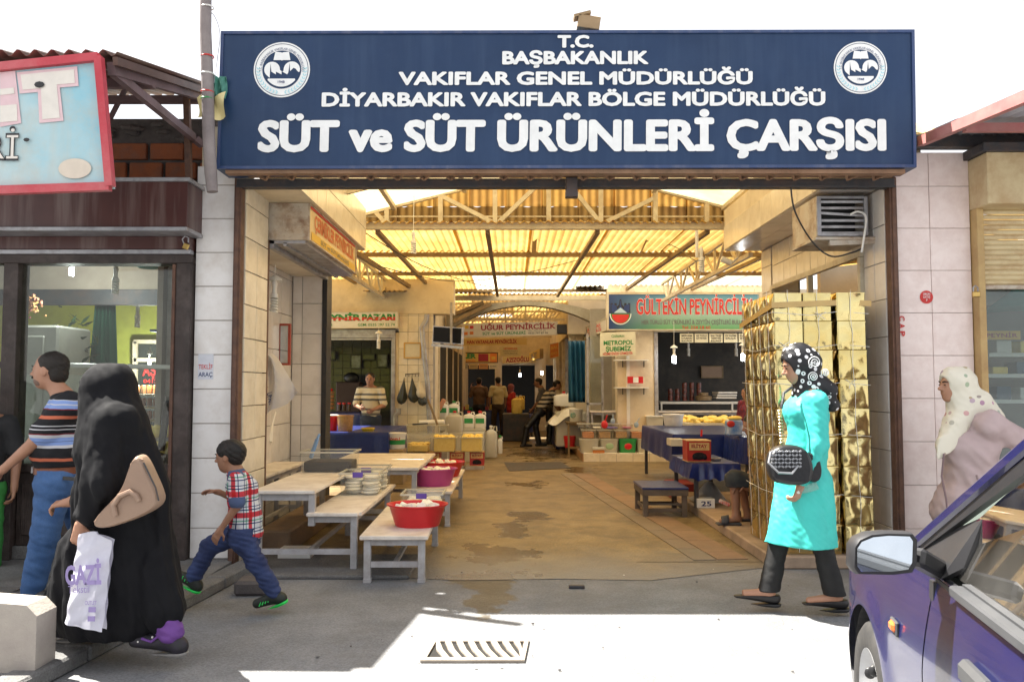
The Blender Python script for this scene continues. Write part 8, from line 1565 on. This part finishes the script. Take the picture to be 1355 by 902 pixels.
# ---- vendor and people deep in the hall
def simple(label, px, zf, Y, h, th, shirt, pants, top_px=None, lean=0, armN=None, armF=None, step=.1, hairm=m_hair, res=.011, long_=False, sk=m_skind, band=None, scarf=None):
    x = P(px, 500, Y).x; root = person(label, (x, Y, zf)); fw = V((cos(th), sin(th), 0)); lf = V((-sin(th), cos(th), 0)); o = V((x, Y, zf)); k = h/1.72
    def j(f_, l_, u): return o+fw*(f_+lean*max(0, u-.5)*1.0)*k+lf*l_*k+V((0, 0, (u-abs(lean)*.25*max(0, u-.9))*k))
    nk, ch, wa, pe = j(0, 0, 1.43), j(0, 0, 1.25), j(0, 0, 1.05), j(0, 0, .92); hc = j(.02+lean*.05, 0, 1.58)
    aN = armN or ((0, .0), (0, .0)); arms = []
    for sg, a in ((1, armN), (-1, armF)):
        a = a or ((.0, 1.12), (.05, .88)); s_ = j(0, .19*sg, 1.37); e_ = j(a[0][0], .25*sg, a[0][1]); w_ = j(a[1][0], (.24 if a[1][0] < .2 else .12)*sg, a[1][1]); arms.append((s_, e_, w_))
    legs = [(j(0, .09*sg, .86), j(step*sg*.6, .1*sg, .48), j(step*sg, .1*sg, .08)) for sg in (1, -1)]
    hd_ = tuple((a[2], tuple(a[2]-a[1]), tuple(-lf if i == 0 else lf), dict(curl=.6, s=k)) for i, a in enumerate(arms))
    bd, q = body(res, hc, k, .15, (nk, ch, wa, pe), arms, legs, sk, root, hd_, s=k, th=th, feet=tuple((l[2], l[2]+fw*.16*k+V((0, 0, -.045*k))) for l in legs))
    f = Fld(*box_of([nk, ch, wa, pe]+[p for a in arms for p in a[:2]], .2), res); f.cone(pe, wa, .125*k, .122*k, .04, (1, 1.35, 1), th); f.cone(wa, ch, .122*k, .125*k, .04, (1, 1.35, 1), th); f.cone(ch, nk+V((0, 0, -.04)), .125*k, .07*k, .04, (1, 1.35, 1), th)
    for a in arms: f.cone(nk+V((0, 0, -.04)), a[0], .06*k, .065*k, .03); f.cone(a[0], a[0].lerp(a[1], .85 if not long_ else 1), .066*k, .068*k, .02); (f.cone(a[1], a[2], .055*k, .045*k, .02) if long_ else None)
    f.fold(.007, (16, 16, 16), 2); f.cut(pe+V((0, 0, -.06*k)), (0, 0, -1)); f.mesh('shirt', shirt, root)
    f = trousers('trousers', root, None, pe+V((0, 0, -.03)), legs, r=(.125*k, .095*k, .075*k, .068*k), th=th, res=res, zt=pe.z, amp=.005); f.mesh('trousers', pants, root)
    if scarf: f = Fld(*box_of([hc, nk], .17), res*.8); f.ell(V(q(-.02, 0, .03)), (.12*k, .1*k, .11*k), .02, th); f.cone(V(q(-.02, 0, -.06)), nk, .09*k, .11*k, .04); f.ell(V(q(.11, 0, -.02)), (.065*k, .065*k, .09*k), .01, th, op='s'); f.mesh('headscarf', scarf, root)
    else: f = Fld(*box_of([hc], .15), res*.6); f.ell(V(q(-.02, 0, .04)), (.097*k, .084*k, .078*k), .01, th); f.ell(V(q(-.05, 0, -.015)), (.052*k, .07*k, .065*k), .02, th); f.ell(V(q(.092, 0, -.03)), (.07*k, .11*k, .066*k), .01, th, op='s'); f.mesh('hair', hairm, root)
    for l in legs: shoe('shoe', l[2]+V((0, 0, -.02)), l[2]+fw*.17*k+V((0, 0, -.05*k)), 0, m_blk, root, k)
    eyes(q, root, th, k); return root
CR, DG = (.58, .52, .38), (.06, .065, .075)
m_vst = mat('vendor_stripes', CR, rough=.85, bands=[(0, CR), (.1, DG), (.17, CR), (.25, DG), (.3, CR), (.5, DG), (.56, CR), (.64, DG), (.70, CR), (.84, DG), (.9, CR)], zr=(.85, 1.5))
simple('vendor in a cream and grey striped polo shirt working behind the blue counter', 492, 0, 14.75, 1.70, rad(-92), m_vst, mat('dark_denim', (.02, .03, .06), rough=.8), lean=.12, armN=((.08, 1.10), (.34, 1.03)), armF=((.08, 1.10), (.34, 1.06)), res=.009)
simple('man in a dark brown shirt standing with his back turned at the corridor end', 634, 0, 24.2, 1.70, rad(90), mat('brown_shirt', (.13, .075, .04), rough=.85), m_blk, armN=((-.02, 1.15), (.1, 1.42)), armF=None, res=.013)
simple('man in a pale yellow shirt walking away in the far corridor', 659, 0, 24.0, 1.72, rad(110), mat('pale_yellow_shirt', (.60, .52, .30), rough=.85), mat('brown_trousers', (.06, .04, .03), rough=.85), step=.12, res=.013)
simple('person in a red dress and headscarf in the far corridor', 676, 0, 24.4, 1.5, rad(30), mat('red_dress', (.50, .03, .02), rough=.8), mat('red_skirt', (.45, .03, .02), rough=.8), scarf=mat('maroon_scarf', (.22, .06, .06), rough=.8), long_=True, res=.014)
m_bst = mat('leaning_stripes', (.03, .03, .035), rough=.85, bands=[(i/16, ((.03, .03, .035), (.55, .48, .36))[i % 2]) for i in range(16)], zr=(.8, 1.6))
simple('person in a striped shirt leaning over the blue counter on the right of the corridor', 703, 0, 19.6, 1.68, rad(8), m_bst, m_blk, lean=.55, armN=((.30, 1.05), (.5, .86)), armF=((.30, 1.05), (.5, .86)), step=.2, res=.011)
simple('vendor with dark hair bending over the far side of the right corridor counter', 731, 0, 20.4, 1.70, rad(178), mat('grey_shirt', (.10, .10, .11), rough=.85), m_blk, lean=.3, armN=((.2, 1.05), (.4, .86)), armF=((.2, 1.05), (.4, .86)), res=.013)
simple('seller in a dark red patterned shirt seated inside the big stall', 988, -.2, 15.6, 1.62, rad(200), mat('red_pattern', (.22, .02, .03), (.05, .02, .05), rough=.8, scale=25), m_blk, res=.012, long_=True)
simple('man at the left edge of the picture standing in the dark shop doorway', -24, SW-.28, 6.25, 1.68, rad(-60), mat('black_shirt', (.02, .02, .022), rough=.85), mat('green_cloth', (.04, .25, .05), rough=.8), res=.009)
# ================= dark blue car at the lower right =================
m_paint = mat('dark_blue_paint', (.010, .012, .070), (.013, .015, .080), rough=.25, scale=1.2, coat=.7, dirt=.12, dirtc=(.08, .07, .09), dscale=2.2, spec=.5)
m_trim = mat('car_grey_trim', (.055, .057, .062), (.04, .042, .046), rough=.6, dirt=.3, dirtc=(.10, .10, .10))
m_trimk = mat('car_black_trim', (.025, .025, .028), rough=.45)
car = T('parked_car', 'dark blue car parked at the lower right corner with its left mirror out', 'car', (1.55, 2.6, 0))
CA = math.atan2(.18, .85); fwd = V((sin(CA), cos(CA), 0)); rgt = V((cos(CA), -sin(CA), 0)); O = V((1.06, 2.11, 0))   # O: side plane at the mirror foot; fwd to the bonnet
def K(s, r, z): return O+fwd*s+rgt*r+V((0, 0, z))       # s along the car, r inwards from its left side
Wd = 1.60
def shoulder(s):                                        # height of the belt line or bonnet edge along the car
    return .885+.025*max(0, min(1, (s-.15)/.3)) if s < .45 else .91-.17*min(1.3, s-.45)**1.3
def inset(s, z):                                        # how far the side curves in with height and to the nose
    zz = (z-.55); r = .02+.16*max(0, z-.62)**1.5*2.0+.10*max(0, .45-z)**1.2
    if s > 1.15: r += .55*(s-1.15)**2.2
    return r
WX, WZ, WR = .90, .285, .335                            # wheel arch centre and radius
def side_shell(bb, s0, s1, z0=.20, n=30, m=22, dr=0, ztop=None):
    k0 = len(bb.v); idx = {}
    for i in range(n+1):
        s = s0+(s1-s0)*i/n; zt = (ztop(s) if ztop else shoulder(s))
        for j in range(m+1):
            z = z0+(zt-z0)*j/m; d = math.hypot(s-WX, z-WZ)
            if d < WR and d > 1e-6: s_, z_ = WX+(s-WX)*WR/d, WZ+(z-WZ)*WR/d
            else: s_, z_ = s, z
            fl = .016*math.exp(-((math.hypot(s_-WX, z_-WZ)-WR)/.06)**2)
            bb.v.append(K(s_, inset(s_, z_)-fl+dr, z_))
    for i in range(n):
        for j in range(m):
            q = [k0+i*(m+1)+j, k0+(i+1)*(m+1)+j, k0+(i+1)*(m+1)+j+1, k0+i*(m+1)+j+1]
            sc_ = s0+(s1-s0)*(i+.5)/n; zt = (ztop(sc_) if ztop else shoulder(sc_)); zc = z0+(zt-z0)*(j+.5)/m
            if math.hypot(sc_-WX, zc-WZ) < WR*.93: continue
            bb.f.append(tuple(q))
b = B(); side_shell(b, .215, 1.52, .20, 64, 36); b.build('front_wing', m_paint, car, True)
b = B(); side_shell(b, -1.02, .205, .24, 20, 20, ztop=lambda s: .885); b.build('door', m_paint, car, True); door = [c for c in car.children if c.name.startswith('door')][0]
b = B(); side_shell(b, -2.3, -1.03, .24, 20, 20, ztop=lambda s: .885); b.build('rear_door', m_paint, car, True)
b = B(); b.prism([K(-2.3, .03, .2), K(.21, .03, .2), K(.21, .12, .2), K(-2.3, .12, .2)], (0, 0, .045)); b.build('sill', m_trimk, car)
b = B(); b.prism([K(-1.0, .035, .25), K(.215, .04, .25), K(.215, .06, .88), K(-1.0, .06, .88)], rgt*.03); b.prism([K(.19, .03, .25), K(.23, .03, .25), K(.23, .05, .87), K(.19, .05, .87)], rgt*.02); b.build('inner_panel', m_trimk, car)
# bonnet, nose, windscreen, roof
b = B(); b.grid(lambda u, v: K(.45+1.05*u, inset(.45+1.05*u, shoulder(.45+1.05*u))+(Wd-2*inset(.45+1.05*u, .8))*v, shoulder(.45+1.05*u)+.03*sin(pi*v)**.6*(1-.3*u)), 24, 20); b.build('bonnet', m_paint, car, True)
b = B(); b.grid(lambda u, v: K(1.52+.12*sin(pi*(.15+.7*u))-.0, .26+(Wd-.52)*v, .74-.54*u), 8, 10); b.grid(lambda u, v: K(1.52+.1*sin(pi*(.1+.8*u))*v, .10*0+inset(1.52, .5)*1.0+(.26-inset(1.52, .5))*v, .74-.54*u), 8, 6); b.build('bumper', m_trim, car, True)
AT = P(1355, 598, 1.52)
# glasshouse: A pillar traced from the mirror foot to the roof
a0, a1 = P(1217, 706, 2.22), P(1390, 560, 1.62); 
def roofpt(s): return 1.42
pA0, pA1 = K(.47, .09, .925), K(-.42, .21, 1.40)
b = B(); b.beam(pA0, pA1, .05, .035, .008); b.beam(pA1, K(-2.2, .30, 1.40), .06, .035, .008); b.build('pillar', m_paint, car)
b = B(); b.beam(pA0+rgt*.0-fwd*.035+V((0, 0, .0)), pA1-fwd*.05-V((0, 0, .028)), .022, .03); b.beam(pA1-fwd*.05-V((0, 0, .03)), K(-2.2, .30, 1.37), .02, .03); b.build('window_seal', m_trimk, car)
b = B(); b.poly([K(.36, .095, .895), K(-.44, .21, 1.37), K(-1.0, .265, 1.37), K(-1.0, .10, .89)]); b.build('side_window', glass('car_glass', (.80, .90, .85), 1.5, .10), car)
b = B(); b.beam(K(-1.02, .11, .89), K(-1.02, .28, 1.37), .07, .03); b.build('centre_pillar', m_trimk, car)
b = B(); b.poly([K(-1.06, .10, .89), K(-1.06, .265, 1.365), K(-1.9, .265, 1.365), K(-2.0, .10, .89)]); b.build('rear_window', MATS['car_glass'], car)
b = B(); b.grid(lambda u, v: K(.47-.88*u+.10*sin(pi*v), .11+.12*u+(Wd-.22-.24*u)*v, .915+.485*u+.01*sin(pi*v)), 8, 12); b.build('windscreen', glass('screen_glass', (.78, .88, .84), 1.6, .06), car, True)
b = B(); b.grid(lambda u, v: K(-.42-1.8*u, .22+(Wd-.44)*v, 1.405+.04*sin(pi*v)+.02*sin(pi*u)), 10, 10); b.build('roof', m_paint, car, True)
b = B(); b.beam(K(.47, Wd-.10, .915), K(-.42, Wd-.21, 1.40), .05); b.beam(K(-1.02, Wd-.11, .885), K(-1.02, Wd-.28, 1.40), .05); b.build('far_pillar', m_paint, car)
b = B(); b.prism([K(-2.3, Wd-.06, .2), K(1.5, Wd-.06, .2), K(1.5, Wd-.06, .72), K(.2, Wd-.06, .885), K(-2.3, Wd-.06, .885)], rgt*.05); b.build('far_side', m_paint, car)
b = B(); b.poly([K(-2.3, .1, .885), K(-2.3, Wd-.1, .885), K(-2.3, Wd-.05, .2), K(-2.3, .05, .2)]); b.poly([K(-2.2, .28, 1.40), K(-2.2, Wd-.28, 1.40), K(-2.3, Wd-.1, .885), K(-2.3, .1, .885)]); b.build('tail', m_paint, car)
# belt trim on the door
b = B(); b.beam(K(.03, .060, .885), K(-1.0, .060, .885), .035, .028, .005); b.beam(K(.03, .085, .897), K(-1.0, .085, .897), .02, .012); b.build('belt_trim', m_trim, car)
b = B(); b.prism([K(.46, .075, .885), K(.16, .06, .885), K(.10, .10, .93), K(.06, .14, 1.07), K(.44, .09, .93)], rgt*.02); b.build('mirror_base', m_trimk, car)
# cabin
m_seat = mat('seat_cloth', (.42, .44, .42), (.36, .38, .36), rough=.8); m_dash = mat('dashboard', (.16, .17, .16), rough=.6)
b = B(); b.grid(lambda u, v: K(.42-.55*u, .12+(Wd-.24)*v, .90-.03*u-.16*max(0, u-.6)*2+.03*sin(pi*v)), 8, 12); b.build('dashboard', m_dash, car, True)
b = B(); b.lathe((0, 0, 0), [(.17, -.012), (.182, 0), (.17, .012), (.158, 0), (.17, -.012)], 28)
M = Matrix.Rotation(-CA, 3, 'Z') @ Matrix.Rotation(rad(68), 3, 'X'); b.v = [M @ p+K(-.30, .40, .86) for p in b.v]; b.beam(K(-.3, .26, .86), K(-.3, .54, .86), .03); b.build('steering_wheel', m_trimk, car, True)
for r_ in (.42, 1.16):
    b = B(); b.obox(K(-.72, r_, .62), (.48, .12, .62), rz=-CA, rx=-.25, bev=.05); b.obox(K(-.45, r_, .38), (.48, .5, .14), rz=-CA, bev=.05); b.build('seat', m_seat, car); b = B(); b.obox(K(-.80, r_, 1.02), (.26, .09, .17), rz=-CA, rx=-.2, bev=.04); b.build('headrest', m_seat, car)
b = B(); b.prism([K(-2.2, .08, .24), K(.3, .08, .24), K(.3, Wd-.08, .24), K(-2.2, Wd-.08, .24)], (0, 0, .03)); b.prism([K(.3, .08, .3), K(.3, Wd-.08, .3), K(.3, Wd-.1, .86), K(.3, .1, .86)], fwd*.03); b.build('floor_pan', m_trimk, car)
# door handle, indicator
b = B(); h0 = P(1286, 882, 1.86); hs, hz = -.34, .725
for s_ in range(-140, 60):
    s = s_/100; p = K(s, inset(s, .73), .73); d = (p-V((0, 0, HC))); px = 677.5+F*(p.x/p.y)
    if px < 1286: hs = s; break
b.obox(K(hs, inset(hs, .75)-.012, .745), (.035, .17, .055), rz=-CA, bev=.012); b.build('door_handle', m_trim, door)
b = B(); b.obox(K(hs, inset(hs, .73)-.004, .715), (.012, .16, .06), rz=-CA, bev=.004); b.build('handle_recess', m_trimk, door)
b = B(); b.obox(K(.50, inset(.5, .66)-.010, .665), (.02, .05, .03), rz=-CA, bev=.008); b.build('indicator', mat('orange_lens', (.85, .16, .03), rough=.2), car)
b = B(); b.obox(K(.505, inset(.5, .66)-.004, .662), (.012, .075, .045), rz=-CA, bev=.004); b.build('indicator_frame', m_trim, car)
# mirror
c_ = P(1168, 733, 2.20); mt = B(); 
ol = [(1127, 722), (1134, 712), (1150, 705), (1172, 703), (1206, 704), (1213, 712), (1212, 745), (1206, 757), (1180, 760), (1132, 759), (1126, 750)]
cx, cy = 1169, 732
for dy, s_ in ((-.012, .95), (0, 1.0), (.04, .97), (.085, .72), (.10, .4)): mt.v += [P(cx+(x-cx)*s_, cy+(y-cy)*s_, 2.16)+V((0, dy, 0)) for x, y in ol]
n = len(ol)
for i in range(4):
    for j in range(n): mt.f.append((i*n+j, i*n+(j+1) % n, (i+1)*n+(j+1) % n, (i+1)*n+j))
mt.f.append(tuple(range(4*n, 5*n))[::-1]); mt.f.append(tuple(range(n))); mo = mt.build('wing_mirror', m_trimk, car, True)
b = B(); b.beam(P(1210, 735, 2.2), K(.20, .07, .90), .05, .05, .01); b.build('mirror_arm', m_trimk, mo)
gl = [(1131, 724), (1137, 715), (1152, 709), (1172, 707), (1200, 708), (1204, 714), (1203, 742), (1198, 751), (1178, 754), (1136, 754), (1131, 747)]
b = B(); b.poly([P(x, y, 2.16)+V((0, -.016, 0)) for x, y in gl]); b.build('mirror_glass', mat('mirror_glass', (.75, .82, .9), rough=.02, metal=1), mo)
# wheel
wc = K(WX, .10, .285); wt = T('wheel', '', ''); [wt.__delitem__(k_) for k_ in ('label', 'category')]; wt.parent = car; wt.location = wc-wloc(car)
def whl(prof, n=40): 
    b = B(); b.lathe((0, 0, 0), prof, n); M = Matrix((fwd, V((0, 0, 1)), rgt*-1)).transposed(); b.v = [M @ p+wc for p in b.v]; return b
whl([(.185, .08), (.20, .085), (.25, .088), (.275, .07), (.288, .04), (.288, -.06), (.26, -.09), (.19, -.09)], 48).build('tyre', m_rubber, wt, True)
whl([(.001, .03), (.05, .035), (.06, .02), (.15, .05), (.178, .07), (.186, .082), (.188, .07), (.18, -.05)], 48).build('rim', mat('silver_rim', (.55, .56, .58), rough=.35, metal=.6, dirt=.3), wt, True)
for k in range(8):
    a = k*pi/4; b = B(); q_ = wc-rgt*.062+fwd*cos(a)*.115+V((0, 0, sin(a)*.115)); b.ball(q_, (.022, .012, .022), 8, 6); b.build('rim_hole', m_blk, wt, True)
b = B(); n = 24
for i in range(n):
    a, c_ = pi*i/n, pi*(i+1)/n; b.poly([K(WX+WR*cos(a), .03, WZ+WR*sin(a)), K(WX+WR*cos(c_), .03, WZ+WR*sin(c_)), K(WX+WR*cos(c_), .35, WZ+WR*sin(c_)), K(WX+WR*cos(a), .35, WZ+WR*sin(a))])
b.build('wheel_arch', m_trimk, car, True)
